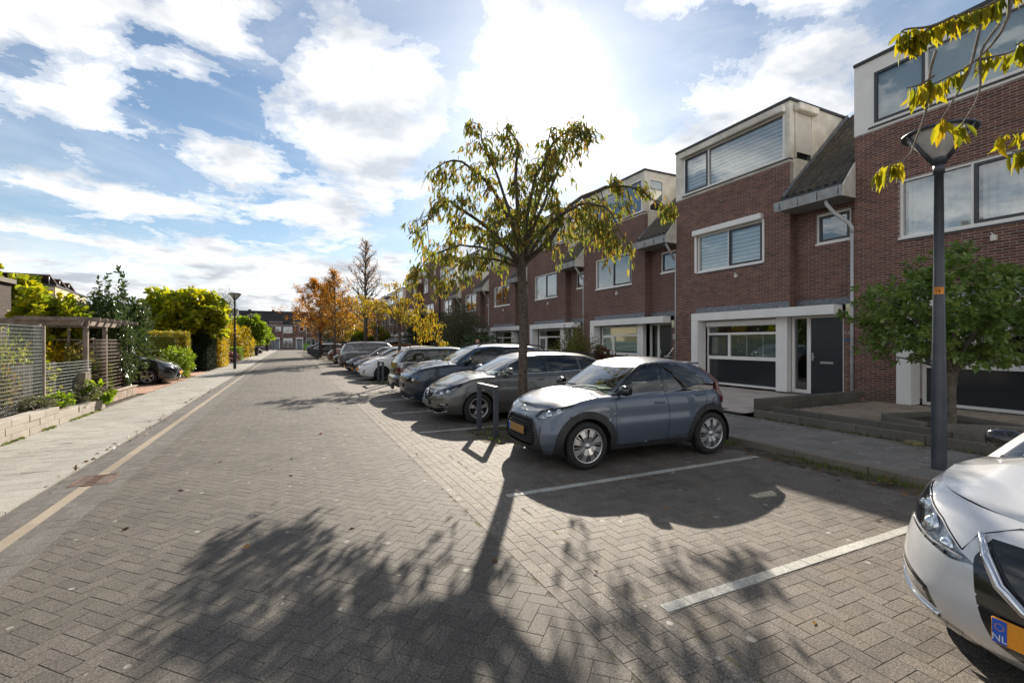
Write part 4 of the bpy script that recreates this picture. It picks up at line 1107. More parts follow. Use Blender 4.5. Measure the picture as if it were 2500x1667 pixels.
def car_shell(L, hw, prof_v, zb, zs, Lf, Lr, pf, pr_, cell, nv, fx, rx, wv, bow=0.03, zmid=None):
    """lower body. fx(v), rx(v): nose / tail set-back; wv(v): width factor; zb(x), zs(x): sill and shoulder heights"""
    qf, xf, qr, xr = outline(L, hw, Lf, Lr, pf, pr_, 0)
    vmid = 0.45
    # reference outline at mid height
    X = np.concatenate([xf * Lf, np.linspace(Lf, L - Lr, 400)[1:-1], L - xr * Lr]); Q = np.concatenate([qf, np.ones(398), qr])
    kind = np.concatenate([np.zeros(400), np.ones(398), np.full(400, 2)])
    seg = np.hypot(np.diff(X), np.diff(Q * hw)); s = np.concatenate([[0], np.cumsum(seg)])
    n = int(s[-1] / cell) + 1
    st = np.linspace(0, s[-1], n); Xs = np.interp(st, s, X); Qs = np.interp(st, s, Q)
    v = np.asarray(prof_v, float)
    f = np.interp(Xs, [0, Lf], [1, 0]); r = np.interp(Xs, [L - Lr, L], [0, 1])
    f = f ** 0.8; r = r ** 0.8
    P = np.zeros((n, len(v), 3))
    P[:, :, 0] = Xs[:, None] + f[:, None] * fx(v)[None] - r[:, None] * rx(v)[None]
    bowf = 1 - bow * ((Xs - L * 0.5) / (L * 0.5)) ** 2
    P[:, :, 1] = (Qs * hw * bowf)[:, None] * wv(v)[None]
    z0 = zb(Xs)[:, None]; z1 = zs(Xs)[:, None]
    P[:, :, 2] = z0 + (z1 - z0) * v[None]
    sh = Shell(P, st); sh.Xs = Xs; sh.Qs = Qs
    return sh

def build_part(name, vf, m, parent, smooth=True):
    if vf is None: return None
    V, F = vf
    me = np_mesh(name, V, F, m, smooth=smooth)
    return link_obj(name, me, parent)

def make_wheel(parent, cx, cy, r, width, rim_r, style, side):
    """wheel at local (cx, cy, r); side=+1: outer face towards +y"""
    wh = bpy.data.objects.new('wheel', None); C.objects.link(wh); wh.parent = parent; wh.location = (cx, cy, r); wh.empty_display_size = .1
    if side < 0: wh.rotation_euler = (0, 0, math.pi)
    Mw = Matrix.Rotation(R(-90), 4, 'X')      # z -> +y
    s = MB(); h = width / 2
    s.lathe([(rim_r, -h * .8), (rim_r + .012, -h), (r - .035, -h), (r - .012, -h * .82), (r, -h * .5), (r, h * .5), (r - .012, h * .82), (r - .035, h), (rim_r + .03, h * 1.02), (rim_r + .004, h * .93), (rim_r, h * .8)], 40, 0, Mw)
    s.build('tyre', M_tyre, wh)
    mm = M_alloy if style != 'dark' else M_dkalloy
    s = MB(); d = h * 0.86
    s.lathe([(rim_r + .002, d), (rim_r - .012, d + .004), (rim_r - .02, d - .01), (rim_r - .022, -h * .6)], 40, 0, Mw)
    n, wd0, wd1, split = {'cap': (8, .06, .03, True), 'five': (5, .05, .04, True), 'dark': (10, .022, .02, False), 'ten': (5, .06, .045, True)}[style]
    def spoke(a, w0, w1, sk=0.0, zz=0.0):
        # tapered spoke: from hub r .05 to rim, along angle a
        prof = []
        for (rr, ww, dd) in ((0.035, w1, d - .012), (rim_r * .55, (w0 + w1) / 2, d + .004), (rim_r - .012, w0, d - .004)):
            prof.append((rr, ww, dd + zz))
        vs = []
        for (rr, ww, dd) in prof:
            aa = a + sk * rr
            for sg in (-1, 1):
                px_, pz_ = rr * math.cos(aa) - sg * ww / 2 * math.sin(aa), rr * math.sin(aa) + sg * ww / 2 * math.cos(aa)
                vs.append((px_, dd, pz_)); vs.append((px_ * 0.99, dd - .022, pz_ * 0.99))
        fs = []
        for k in range(2):
            b0 = k * 4; b1 = b0 + 4
            fs += [(b0, b1, b1 + 2, b0 + 2), (b0 + 1, b0 + 3, b1 + 3, b1 + 1), (b0, b0 + 1, b1 + 1, b1), (b0 + 2, b1 + 2, b1 + 3, b0 + 3)]
        s.add(vs, fs, 0)
    for k in range(n):
        a = 2 * math.pi * k / n + 0.3
        if style == 'cap': spoke(a, .092, .028, 0.25); spoke(a + .36, .012, .008, .25, -.008)
        elif split: spoke(a - .13, wd1 * .7, .035); spoke(a + .13, wd1 * .7, .035)
        else: spoke(a, wd0, wd1)
    s.build('rim', mm, wh)
    s = MB(); s.lathe([(0.0, d + .008), (0.03, d + .006), (0.042, d - .004), (0.05, d - .03)], 20, 0, Mw); 
    s.build('hub', mm, wh)
    s = MB(); s.lathe([(0.0, -h * .55), (rim_r - .02, -h * .55)], 24, 0, Mw); s.lathe([(0.05, 0.0), (rim_r * .72, 0.0), (rim_r * .72, -.02)], 24, 0, Mw)
    s.build('brake', mat('brake_dark', (0.03, 0.028, 0.026), 0.7, 0.4, var=0.2), wh)
    return wh

def make_car(name, label, loc, rz, col, p, group=None):
    """p: dimension and style dict; local x from the nose (0) to the tail (L)"""
    car = thing(name, label, 'car', loc, rz, group or 'cars parked beside the street')
    L, W, H = p['L'], p['W'], p['H']; hw = W / 2
    xf, xr, wr = p['xf'], p['xr'], p.get('wr', 0.32)       # axle positions and tyre radius
    cell = p.get('cell', 0.03)
    body = col
    zs = lambda x: interp(p['shoulder'], x)
    zb = lambda x: interp(p.get('sill', [(0, .22), (.5, .2), (L - .6, .2), (L, .3)]), x)
    v = np.linspace(0, 1, p.get('nv', 30))
    fxv = lambda q: interp(p['nose'], q); rxv = lambda q: interp(p['tail'], q)
    wvv = lambda q: interp(p.get('side', [(0, .93), (.12, .965), (.35, 1.0), (.6, 1.0), (.78, .985), (.92, .965), (1, .925)]), q)
    Lf, Lr = p.get('Lf', 0.72), p.get('Lr', 0.5)
    sh = car_shell(L, hw, v, zb, zs, Lf, Lr, p.get('pf', 2.6), p.get('pr', 3.2), cell, len(v), fxv, rxv, wvv, p.get('bow', .035))
    PAINT, HOLE, TRIM, GRILLE, HEAD, TAIL, LOWER, FOG, DARK = 0, 1, 2, 3, 4, 5, 6, 7, 8
    smid = 0.5
    ar = p.get('ar', wr + 0.045)
    cladw = p.get('clad', 0)
    sall = sh.ref[-1]
    sf = sh.ref[np.argmin(np.abs(sh.Xs - Lf * 0.25))]
    if cladw:
        for cx in (xf, xr): sh.cut('x', arc(cx, wr, ar + cladw, -40, 220, 30), TRIM, smin=sf, smax=sall - .5)
        sh.cut('x', [(xf, .0), (xr, .0), (xr, p.get('cladz', .30)), (xf, p.get('cladz', .30))], TRIM, smin=sf, smax=sall - .5)
    for (sp, poly, k, a, b_) in p.get('cuts', []): sh.cut(sp, poly, k, a, b_ if b_ > 0 else sall + b_ if b_ < 0 else 1e9)
    for cx in (xf, xr): sh.cut('x', arc(cx, wr, ar, 0, 360, 40), HOLE, smin=sf, smax=sall - .45)
    bo = build_part('body', sh.part(PAINT), body, car)
    build_part('trim', sh.part(TRIM), p.get('trim_mat', M_trim), car)
    build_part('lower_bumper', sh.part(LOWER), M_trim, car)
    build_part('gloss_panel', sh.part(DARK), M_gloss, car)
    g = build_part('grille', sh.part(GRILLE, -0.03), M_well, car)
    if g is not None and p.get('grille_bars'):
        for (z, y0, y1) in p['grille_bars']:
            s = MB(); pts = []
            for k in range(13):
                y = y0 + (y1 - y0) * k / 12; q, n_ = sh.at('s', abs(y), z, 0, 1.2, -0.012); pts.append((q.x, q.y if y >= 0 else -q.y, q.z))
            s.tube(pts, p.get('bar_r', .007), 5); s.build('bar', p.get('bar_mat', M_trim), g)
    for sgn in (1, -1):
        hd = build_part('headlight', sh.part(HEAD, 0.002, (sgn,)), M_lens, car)
        if hd is not None:
            hb = build_part('reflector', sh.part(HEAD, -0.045, (sgn,)), p.get('reflector', M_reflector), hd)
            for (a, z, r_) in p.get('lamps', []):
                q, n_ = sh.at('s', a, z, 0, 1.6, -0.03); s = MB()
                s.lathe([(0, .028), (r_ * .6, .02), (r_, 0), (r_ * 1.15, .006), (r_ * 1.2, -.03)], 16, 0, Matrix.Translation((q.x, q.y * sgn, q.z)) @ (Vector((n_.x, n_.y * sgn, n_.z)).to_track_quat('Z', 'Y').to_matrix().to_4x4()))
                s.build('projector', p.get('lamp_mat', M_chrome), hd)
        build_part('tail_light', sh.part(TAIL, 0.003, (sgn,)), p.get('tail_mat', M_redlens), car)
        build_part('fog_light', sh.part(FOG, 0.002, (sgn,)), M_clear, car)
    # hood and deck cap
    top = sh.P[:, -1]; nt_ = 12
    t = np.linspace(0, 1, nt_); cr = interp(p['crown'], top[:, 0])
    Pd = np.zeros((sh.ns, nt_, 3)); Pd[:, :, 0] = top[:, None, 0]; Pd[:, :, 1] = top[:, None, 1] * (1 - t)[None]
    rise = 1 - (1 - t) ** p.get('crownp', 2.6)
    Pd[:, :, 2] = top[:, None, 2] + cr[:, None] * rise[None] * np.minimum(1, (np.abs(top[:, 1]) / (0.35 * hw)))[:, None] 
    if p.get('ridge'):
        Pd[:, :, 2] += (p['ridge'] * np.exp(-((np.abs(Pd[:, :, 1]) - 0.55 * hw) / 0.11) ** 2)) * np.clip((Pd[:, :, 0] - .15) / .5, 0, 1) * (Pd[:, :, 0] < 1.4)
    gx0 = p['ws'][0]; tailx = p['back'][0]
    inside = (Pd[:-1, :-1, 0] > gx0 + 0.05) & (Pd[:-1, :-1, 0] < tailx - .03) & (np.abs(Pd[:-1, :-1, 1]) < hw * .86)
    dk = Shell(Pd, sh.ref); dk.cls[:] = 0; dk.cls[Pd[:-1, :-1, 0] > gx0 + .35] = 2; dk.cls[inside] = 1
    def deck(k):
        idx = np.arange(dk.ns * nt_).reshape(dk.ns, nt_); i, j = np.nonzero(dk.cls == k)
        q = np.stack([idx[i, j], idx[i + 1, j], idx[i + 1, j + 1], idx[i, j + 1]], 1); n = dk.ns * nt_
        A = Pd.reshape(-1, 3); cm = np.arange(n) + n; cm[idx[:, -1]] = idx[:, -1]; cm[idx[0]] = idx[0]; cm[idx[-1]] = idx[-1]
        V = np.concatenate([A, A * np.array((1, -1, 1))]); F = np.concatenate([q[:, ::-1], cm[q]])
        u, inv = np.unique(F, return_inverse=True); return V[u], inv.reshape(F.shape)
    build_part('hood', deck(0), body, car)
    build_part('rear_shoulder', deck(2), body, car)
    build_part('cabin_floor', deck(1), M_seat, car)
    # underside
    bot = sh.P[:, 0]; s = MB(); ring = [tuple(q) for q in bot] + [(q[0], -q[1], q[2]) for q in bot[::-1]]
    s.add([(q[0], q[1], max(q[2], .2) + .0) for q in ring], [tuple(range(len(ring)))[::-1]]); s.build('underside', M_well, car)
    # wheel wells and wheels
    for cx in (xf, xr):
        for sgn in (1, -1):
            yo = hw * 0.955; s = MB()
            M_ = Matrix.Translation((cx, 0, wr)) @ Matrix.Rotation(R(-90), 4, 'X')
            if sgn > 0: s.lathe([(ar + .0, yo), (ar + .01, yo - .32), (0.02, yo - .32)], 24, 0, M_, True, R(-200), R(20))
            else: s.lathe([(ar + .0, -yo), (ar + .01, -yo + .32), (0.02, -yo + .32)], 24, 0, M_, True, R(-200), R(20))
            s.build('wheel_well', M_well, car)
            make_wheel(car, cx, sgn * (hw * 0.975 - p.get('tw', .19) / 2), wr, p.get('tw', .19), p.get('rim', wr * .66), p.get('wheel', 'five'), sgn)
    # ---------------- greenhouse
    ws0, ws1 = p['ws']; bk0, bk1 = p['back']           # windscreen foot/top, rear glass foot/top (x)
    zr = lambda x: interp(p['roof'], x)
    ng = p.get('ng', 20)
    gg = np.linspace(0, 1, ng + 1)
    gw0 = p.get('gw', 0.895) * hw; tum = p.get('tumble', 0.19); lfg = p.get('wsbow', 0.22); lrg = 0.16
    th_n = 40
    qf_, xf_, qr_, xr_ = outline(1, 1, 1, 1, p.get('gpf', 2.3), p.get('gpr', 2.6), 0)
    Lg = bk0 - ws0
    Xg = np.concatenate([xf_ * lfg, np.linspace(lfg, Lg - lrg, 400)[1:-1], Lg - xr_ * lrg]); Qg = np.concatenate([qf_, np.ones(398), qr_])
    sg_ = np.concatenate([[0], np.cumsum(np.hypot(np.diff(Xg), np.diff(Qg * gw0)))]); ngs = int(sg_[-1] / cell) + 1
    stg = np.linspace(0, sg_[-1], ngs); Xg = np.interp(stg, sg_, Xg); Qg = np.interp(stg, sg_, Qg)
    lean_f = lambda g_: (ws1 - ws0) * interp([(0, 0), (.5, .46), (.88, .87), (1, 1.0)], g_); lean_r = lambda g_: (bk0 - bk1) * interp(p.get('backcurve', [(0, 0), (.5, .40), (.88, .82), (1, 1.0)]), g_)
    inset = interp([(0, 0), (.5, .40), (.86, .78), (.95, .92), (1, 1.12)], gg) * tum
    fr = Xg / Lg                      # 0 front .. 1 rear
    x0a = ws0 + lean_f(gg); x1a = bk0 - lean_r(gg)
    Pg = np.zeros((ngs, ng + 1, 3)); Pg[:, :, 0] = x0a[None] + fr[:, None] * (x1a - x0a)[None]
    taper = 1 - p.get('gtaper', .06) * np.clip((fr - .55) / .45, 0, 1) ** 1.5
    Pg[:, :, 1] = Qg[:, None] * taper[:, None] * (gw0 - inset)[None]
    xt = Pg[:, -1, 0]; xb = Pg[:, 0, 0]
    zb_ = interp(p['belt'], xb) if 'belt' in p else zs(xb) - .015
    crn = p.get('roofcrown', .055)
    zt_ = zr(xt) - crn
    Pg[:, :, 2] = zb_[:, None] + (zt_ - zb_)[:, None] * interp([(0, 0), (.5, .53), (.86, .9), (.95, .98), (1, 1)], gg)[None]
    gs = Shell(Pg, stg)
    sA = stg[np.argmin(np.abs(Qg[:ngs // 2] - p.get('apil', .90)))]; sD = stg[ngs // 2 + np.argmin(np.abs(Qg[ngs // 2:] - .88))]
    i1 = np.searchsorted(stg, sA); i2 = np.searchsorted(stg, sD)
    GW, GS, GR, GP = 1, 2, 3, 4
    jl, jh = max(1, int(ng * .06)), int(ng * .89)
    gs.cls[:i1, jl:jh] = GW
    gs.cls[i2:, max(1, int(ng * p.get('rw_low', .1))):jh] = GR
    for k, poly in enumerate(p['windows']):
        cen = np.mean(np.array(poly), axis=0); big = []
        for (a, b_) in poly: d_ = math.hypot(a - cen[0], b_ - cen[1]); f_ = 1 + p.get('surround', .028) / max(d_, .05); big.append((cen[0] + (a - cen[0]) * f_, cen[1] + (b_ - cen[1]) * f_ * 1.06))
        gs.cut('x', big, 30, smin=sA + .02, smax=sD - .02, snap=False, only=[0])
    for k, poly in enumerate(p['windows']):
        gs.cut('x', poly, 10 + k, smin=sA + .02, smax=sD - .02)
    for sgn in (1, -1): build_part('window_trim', gs.part(30, 0.0, (sgn,)), M_gloss, car)
    build_part('cabin_frame', gs.part(0), p.get('cabin_mat', body), car)
    build_part('windscreen', gs.part(GW, 0.0), M_screen, car)
    build_part('rear_window', gs.part(GR, 0.0), M_cardark if p.get('privacy') else M_carglass, car)
    wm = p.get('win_mats', [M_carglass] * 9)
    for k in range(len(p['windows'])):
        for sgn in (1, -1): build_part('side_window', gs.part(10 + k, -0.004, (sgn,)), wm[k], car)
    # roof
    topg = gs.P[:, -1]; Pr = np.zeros((ngs, nt_, 3)); Pr[:, :, 0] = topg[:, None, 0]; Pr[:, :, 1] = topg[:, None, 1] * (1 - t)[None]
    Pr[:, :, 2] = topg[:, None, 2] + crn * rise[None] * np.clip(np.minimum((topg[:, 0] - topg[0, 0]) / .22, (topg[-1, 0] - topg[:, 0]) / .22), 0, 1)[:, None] ** .6
    Pd = Pr; dk = Shell(Pr, stg)
    build_part('roof', deck(0), p.get('roof_mat', body), car)
    # door frame surround, pillars (black) between windows
    for (x0, x1) in p.get('pillars', []):
        for sgn in (1, -1):
            s = MB(); pts = []
            for z in np.linspace(p['pz'][0], p['pz'][1], 6): q, n_ = gs.at('x', x0 + (x1 - x0) * (z - p['pz'][0]) / (p['pz'][1] - p['pz'][0]), z, sA, sD, 0.002); pts.append((q, n_))
            vs = []
            for q, n_ in pts: vs += [(q.x - .035, q.y * sgn, q.z), (q.x + .035, q.y * sgn, q.z)]
            s.add(vs, [(2 * k, 2 * k + 1, 2 * k + 3, 2 * k + 2) for k in range(5)]); s.build('pillar_trim', M_gloss, car)
    # seams, handles, mirrors
    def strip(pts, r_, m, nm, par=car, space='x', smin=sf, off=0.0005, sides=(1, -1), shell=sh):
        for sgn in sides:
            s = MB(); pl = []
            for a, z in pts: q, _ = shell.at(space, a, z, smin, sall - .0, off); pl.append((q.x, q.y * sgn, q.z))
            s.tube(pl, r_, 5); s.build(nm, m, par)
    def dens(pts, step=.05):
        out_ = []
        for (a, b_), (c_, d_) in zip(pts, pts[1:]):
            n_ = max(1, int(math.hypot(c_ - a, d_ - b_) / step)); out_ += [(a + (c_ - a) * k / n_, b_ + (d_ - b_) * k / n_) for k in range(n_)]
        return out_ + [pts[-1]]
    for ln in p.get('seams', []): strip(dens(ln), p.get('seam_r', .0035), M_seam, 'door_gap')
    for ln in p.get('front_seams', []): strip(dens(ln), .0035, M_seam, 'panel_gap', space='s', smin=0)
    for ln in p.get('beads', []): strip(dens(ln), .009, p.get('bead_mat', M_chrome), 'chrome_strip', shell=gs, smin=sA, off=.004)
    for (nm, ln, r_, m) in p.get('front_strips', []): strip(dens(ln, .03), r_, m, nm, space='s', smin=0, off=.004)
    for (nm, ln, r_, m) in p.get('side_strips', []): strip(dens(ln, .03), r_, m, nm, off=.003)
    for (x, z) in p.get('handles', []):
        for sgn in (1, -1):
            q, n_ = sh.at('x', x, z, sf, sall - .4, 0.018); s = MB(); q2, _ = sh.at('x', x, z, sf, sall - .4, -.005)
            s.bbox(q.x - .085, q.x + .085, q.y * sgn - .012, q.y * sgn + .012, q.z - .013, q.z + .013, .006); s.build('handle', p.get('handle_mat', body), car)
    mx, mz = p['mirror']
    for sgn in (1, -1):
        s = MB(); q, _ = sh.at('x', mx, zs(mx) - .03, sf, sall, 0)
        y = q.y + 0.10
        prof = [(-.085, .0), (-.07, .055), (-.02, .075), (.04, .07), (.05, .0), (.04, -.06), (-.03, -.07), (-.075, -.045)]
        for k, (yy, sc) in enumerate(((y - .09, .75), (y - .05, 1.0), (y + .04, 1.0), (y + .09, .8), (y + .105, .45))):
            s.v += [(mx + a * sc, yy * sgn, mz + b_ * sc) for a, b_ in prof]
        for k in range(4):
            for j in range(8): s.f.append((k * 8 + j, k * 8 + (j + 1) % 8, (k + 1) * 8 + (j + 1) % 8, (k + 1) * 8 + j)); s.mi.append(0); s.sm.append(True)
        s.f += [tuple(range(8)), tuple(range(32, 40))]; s.mi += [0, 0]; s.sm += [False, False]
        s.tube([(mx, (y - .13) * sgn, mz - .05), (mx, (y - .02) * sgn, mz - .03)], .022, 6)
        s.build('mirror', p.get('mirror_mat', body), car)
    # plates and badges
    for (which, z, m, band) in p.get('plates', []):
        if which == 'front': q, n_ = sh.at('s', 0.0, z, 0, .4, .014); 
        else: q, n_ = sh.at('y', 0.0, z, sall - .3, 1e9, .014); n_ = Vector((1, 0, 0))
        sx = -1 if which == 'front' else 1
        s = MB(); x = q.x + sx * .012
        s.bbox(min(x, x - sx * .014), max(x, x - sx * .014), -.26, .26, z - .056, z + .056, .003)
        pl = s.build('licence_plate', m, car)
        if band:
            s = MB(); yb = (-.255, -.205) if which == 'rear' else (.205, .255)
            s.box(min(x, x + sx * .002), max(x, x + sx * .002), *yb, z - .052, z + .052); s.build('blue_band', M_blueband, pl)
            if band == 'NL':
                t_ = txt('NL', .042, (x + sx * .003, .23, z - .03), (R(90), 0, R(-90)), M_blind, pl, 'country_letters', .0005)
                for k in range(12):
                    a = k * math.pi / 6; s = MB(); s.box(x + sx * .0022 - .0008, x + sx * .0022 + .0008, .23 + .015 * math.cos(a) - .002, .23 + .015 * math.cos(a) + .002, z + .02 + .015 * math.sin(a) - .002, z + .02 + .015 * math.sin(a) + .002); s.build('star', MATS['orange_plate'], pl)
    for (kind, z) in p.get('badges', []):
        q, n_ = sh.at('s', 0.0, z, 0, .3, .012); x = q.x - .01; s = MB()
        ring = lambda ry, rz, cy=0, cz=0, k=.008: s.tube([(x + .0 * a, cy + ry * math.cos(a * math.pi / 12), z + cz + rz * math.sin(a * math.pi / 12)) for a in range(25)], k, 6, cap=False)
        if kind == 'ovals': ring(.075, .052); ring(.022, .05); ring(.048, .02, 0, .028, .006)
        elif kind == 'ring': ring(.062, .062); s.tube([(x, .085, z + .012), (x, .0, z + .015), (x, .02, z - .012), (x, -.085, z - .012)], .009, 6)
        elif kind == 'disc': ring(.05, .05); s.tube([(x, -.09, z), (x, .09, z)], .014, 6)
        elif kind == 'oval': ring(.07, .03)
        s.build('badge', M_chrome, car)
    # wipers, aerial, rails, seats
    for (y0, y1) in ((.55, .0), (-.05, -.6)):
        x = ws0 + .02; s = MB(); zz = float(zs(ws0)) + float(interp(p['crown'], ws0))
        s.tube([(x - .06, y0 * .9, zz + .02), (x + .0, y0 * .5 + y1 * .5, zz + .06), (x + .03, y1, zz + .055)], .011, 5); s.build('wiper', M_trim, car)
    if p.get('aerial'):
        x = p['aerial']; s = MB(); z = float(zr(x)); s.tube([(x, 0, z - .01), (x + .06, 0, z + .05), (x + .2, 0, z + .2)], [.018, .006, .003], 6); s.build('aerial', M_trim, car)
    if p.get('rails'):
        x0, x1 = p['rails']
        for sgn in (1, -1):
            y = (gw0 - tum) * .95; s = MB(); s.tube([(x0, y * sgn, float(zr(x0)) - .03), (x0 + .12, y * sgn, float(zr(x0 + .12)) + .03), ((x0 + x1) / 2, y * sgn, float(zr((x0 + x1) / 2)) + .035), (x1 - .12, y * sgn, float(zr(x1 - .12)) + .02), (x1, y * sgn, float(zr(x1)) - .05)], .018, 6); s.build('roof_rail', p.get('rail_mat', M_trim), car)
    xs_ = ws0 + .95
    for xx in (xs_ + .25, xs_ + 1.1):
        for y in (-.36, .36):
            if xx > bk0 - .3: continue
            s = MB(); z = float(zs(xx)); s.bbox(xx - .08, xx + .08, y - .24, y + .24, z - .1, z + .08, .05); s.bbox(xx - .03, xx + .07, y - .13, y + .13, z + .1, min(z + .28, H - .12), .04); s.build('seat', M_seat, car)
    s = MB(); z = float(zs(ws0 + .5)); s.bbox(ws0 + .15, ws0 + .75, -hw * .8, hw * .8, z - .06, z + .015, .02); s.build('dashboard', M_trim, car)
    if p.get('extra'): p['extra'](car, sh, gs, p)
    return car

def std(L, W, H, xf, xr, wr, hood0, hood1, belt1, ws, back, roofpts, **k):
    """common profile: nose height hood0, cowl height hood1, tail belt height belt1"""
    d = dict(L=L, W=W, H=H, xf=xf, xr=xr, wr=wr, ws=ws, back=back)
    d['shoulder'] = [(0, hood0), (.25, hood0 + .06), (ws[0], hood1), ((ws[0] + L) / 2, (hood1 + belt1) / 2 + .01), (L - .35, belt1), (L, belt1 - .03)]
    d['roof'] = roofpts
    d['crown'] = [(0, .03), (.35, .055), (ws[0], .06), (ws[0] + .6, .0), (L, .0)]
    d['nose'] = [(0, .10), (.15, .02), (.35, .0), (.55, .01), (.75, .05), (.9, .13), (1, .24)]
    d['tail'] = [(0, .12), (.2, .02), (.4, .0), (.6, .02), (.85, .06), (1, .10)]
    d.update(k)
    return d
TRIM, GRILLE, HEAD, TAIL, LOWER, FOG, DARK = 2, 3, 4, 5, 6, 7, 8

# ---- slate blue small hatchback, nose to the road
def hatch_extra(car, sh, gs, p):
    # rear lamp blade up the tail pillar
    ig = int(gs.ns * .5) + int(np.argmin(np.abs(np.diff(gs.P[gs.ns // 2:, 3, 1]) / (np.diff(gs.P[gs.ns // 2:, 3, 0]) + 1e-9) + 1.0)))
    il = int(sh.ns * .5) + int(np.argmin(np.abs(np.diff(sh.P[sh.ns // 2:, 25, 1]) / (np.diff(sh.P[sh.ns // 2:, 25, 0]) + 1e-9) + 1.0)))
    for sgn in (1, -1):
        s = MB(); pts = []
        for z in (1.34, 1.24, 1.14, 1.08): j = int(np.argmin(np.abs(gs.P[ig, :, 2] - z))); pts.append(tuple(gs.P[ig, j] * np.array((1, sgn, 1))))
        for z in (.97, .88, .80): j = int(np.argmin(np.abs(sh.P[il, :, 2] - z))); pts.append(tuple(sh.P[il, j] * np.array((1, sgn, 1))))
        s.tube(pts, [.016, .03, .04, .045, .05, .05, .025], 8); s.build('tail_light', M_redlens, car)
        q, _ = sh.at('x', 1.13, .74, .3, 9, .004); s = MB(); s.bbox(q.x - .03, q.x + .03, q.y * sgn - .006, q.y * sgn + .006, q.z - .014, q.z + .014, .005); s.build('side_repeater', M_clear, car)
    q, _ = sh.at('x', 3.05, .80, .3, 9, .003); s = MB(); s.tube([(q.x + .085 * math.cos(a * math.pi / 10), q.y * -1, q.z + .085 * math.sin(a * math.pi / 10)) for a in range(21)], .003, 5); s.build('fuel_flap', M_seam, car)
    s = MB(); s.bbox(2.78, 3.02, -.5, .5, 1.385, 1.42, .012); s.build('spoiler', p['spoil'], car)
C_SLATE = paint('slate_blue_paint', (0.085, 0.105, 0.145), 0.35, 0.38, .35)
hatch = std(3.45, 1.72, 1.50, .70, 2.95, .325, .80, .97, 1.0, (.95, 1.72), (3.25, 2.85), [(1.4, 1.30), (1.72, 1.455), (2.2, 1.505), (2.6, 1.475), (2.9, 1.40), (3.2, 1.3)],
    belt=[(.9, .93), (1.3, .97), (2.2, 1.0), (2.8, 1.08), (3.3, 1.12)],
    cell=.022, nv=40, Lf=.62, Lr=.45, pf=2.9, pr=3.0, clad=.10, ar=.375, cladz=.30, wheel='cap', rim=.235, tw=.18, trim_mat=M_trim,
    sill=[(0, .20), (.3, .19), (.6, .22), (2.9, .24), (3.45, .32)],
    side=[(0, .90), (.12, .95), (.3, .99), (.45, 1.0), (.62, .985), (.8, .975), (.93, .955), (1, .90)],
    windows=[[(1.10, 1.04), (1.30, 1.18), (1.62, 1.345), (1.85, 1.40), (2.02, 1.405), (2.05, 1.03), (1.2, 1.01)], [(2.13, 1.40), (2.42, 1.385), (2.70, 1.27), (2.92, 1.13), (2.90, 1.09), (2.16, 1.035)]],
    win_mats=[M_carglass, M_cardark], gw=.90, tumble=.17, roofcrown=.05, wsbow=.28, crownp=2.4, ridge=.016,
    cuts=[('s', [(0, .30), (.42, .30), (.50, .34), (.52, .42), (.42, .62), (.36, .66), (0, .66)], GRILLE, 0, .62),
          ('s', [(.0, .0), (.62, .0), (.58, .24), (.50, .30), (0, .30)], LOWER, 0, .75),
          ('s', [(.42, .30), (.60, .22), (.66, .24), (.60, .42), (.50, .60), (.40, .68), (0, .69), (0, .66), (.36, .66), (.42, .62), (.52, .42), (.50, .34)], LOWER, 0, .75),
          ('s', [(.43, .69), (.66, .70), (.90, .79), (1.10, .90), (1.0, .93), (.72, .905), (.53, .88), (.47, .79)], HEAD, .35, 1.3),
          ('x', [(3.1, .2), (3.45, .2), (3.45, .5), (3.2, .52)], TRIM, 2.0, 0)],
    lamps=[(.64, .79, .045), (.80, .835, .036)], lamp_mat=M_chrome,
    grille_bars=[(z, -.46 + .35 * abs(z - .40), .46 - .35 * abs(z - .40)) for z in (.345, .385, .425, .465, .57, .61)],
    pillars=[(2.09, 2.08)], pz=(1.0, 1.42),
    seams=[[(1.16, .94), (1.14, .6), (1.2, .3)], [(2.06, 1.0), (2.10, .7), (2.07, .32)], [(1.2, .29), (2.07, .30)], [(2.84, 1.06), (2.86, .85), (2.72, .55), (2.45, .36), (2.07, .32)], [(1.16, .94), (2.06, 1.0), (2.84, 1.07)]],
    front_seams=[[(.0, .83), (.3, .84), (.56, .87)], [(.60, .30), (.60, .60)]],
    handles=[(1.93, .86), (2.72, .93)], mirror=(1.27, 1.06), mirror_mat=M_gloss, plates=[('front', .50, M_plate, True)], badges=[('ovals', .765)], aerial=2.75,
    nose=[(0, .12), (.12, .03), (.3, .0), (.5, .01), (.68, .035), (.82, .07), (.93, .12), (1, .20)], tail=[(0, .10), (.2, .02), (.35, .0), (.6, .04), (.85, .10), (1, .16)], extra=hatch_extra, spoil=C_SLATE)
make_car('slate_hatchback', 'slate blue small hatchback with black wheel arches, parked right of the big cherry', (2.98, 6.10, 0), R(-2.2), C_SLATE, hatch)

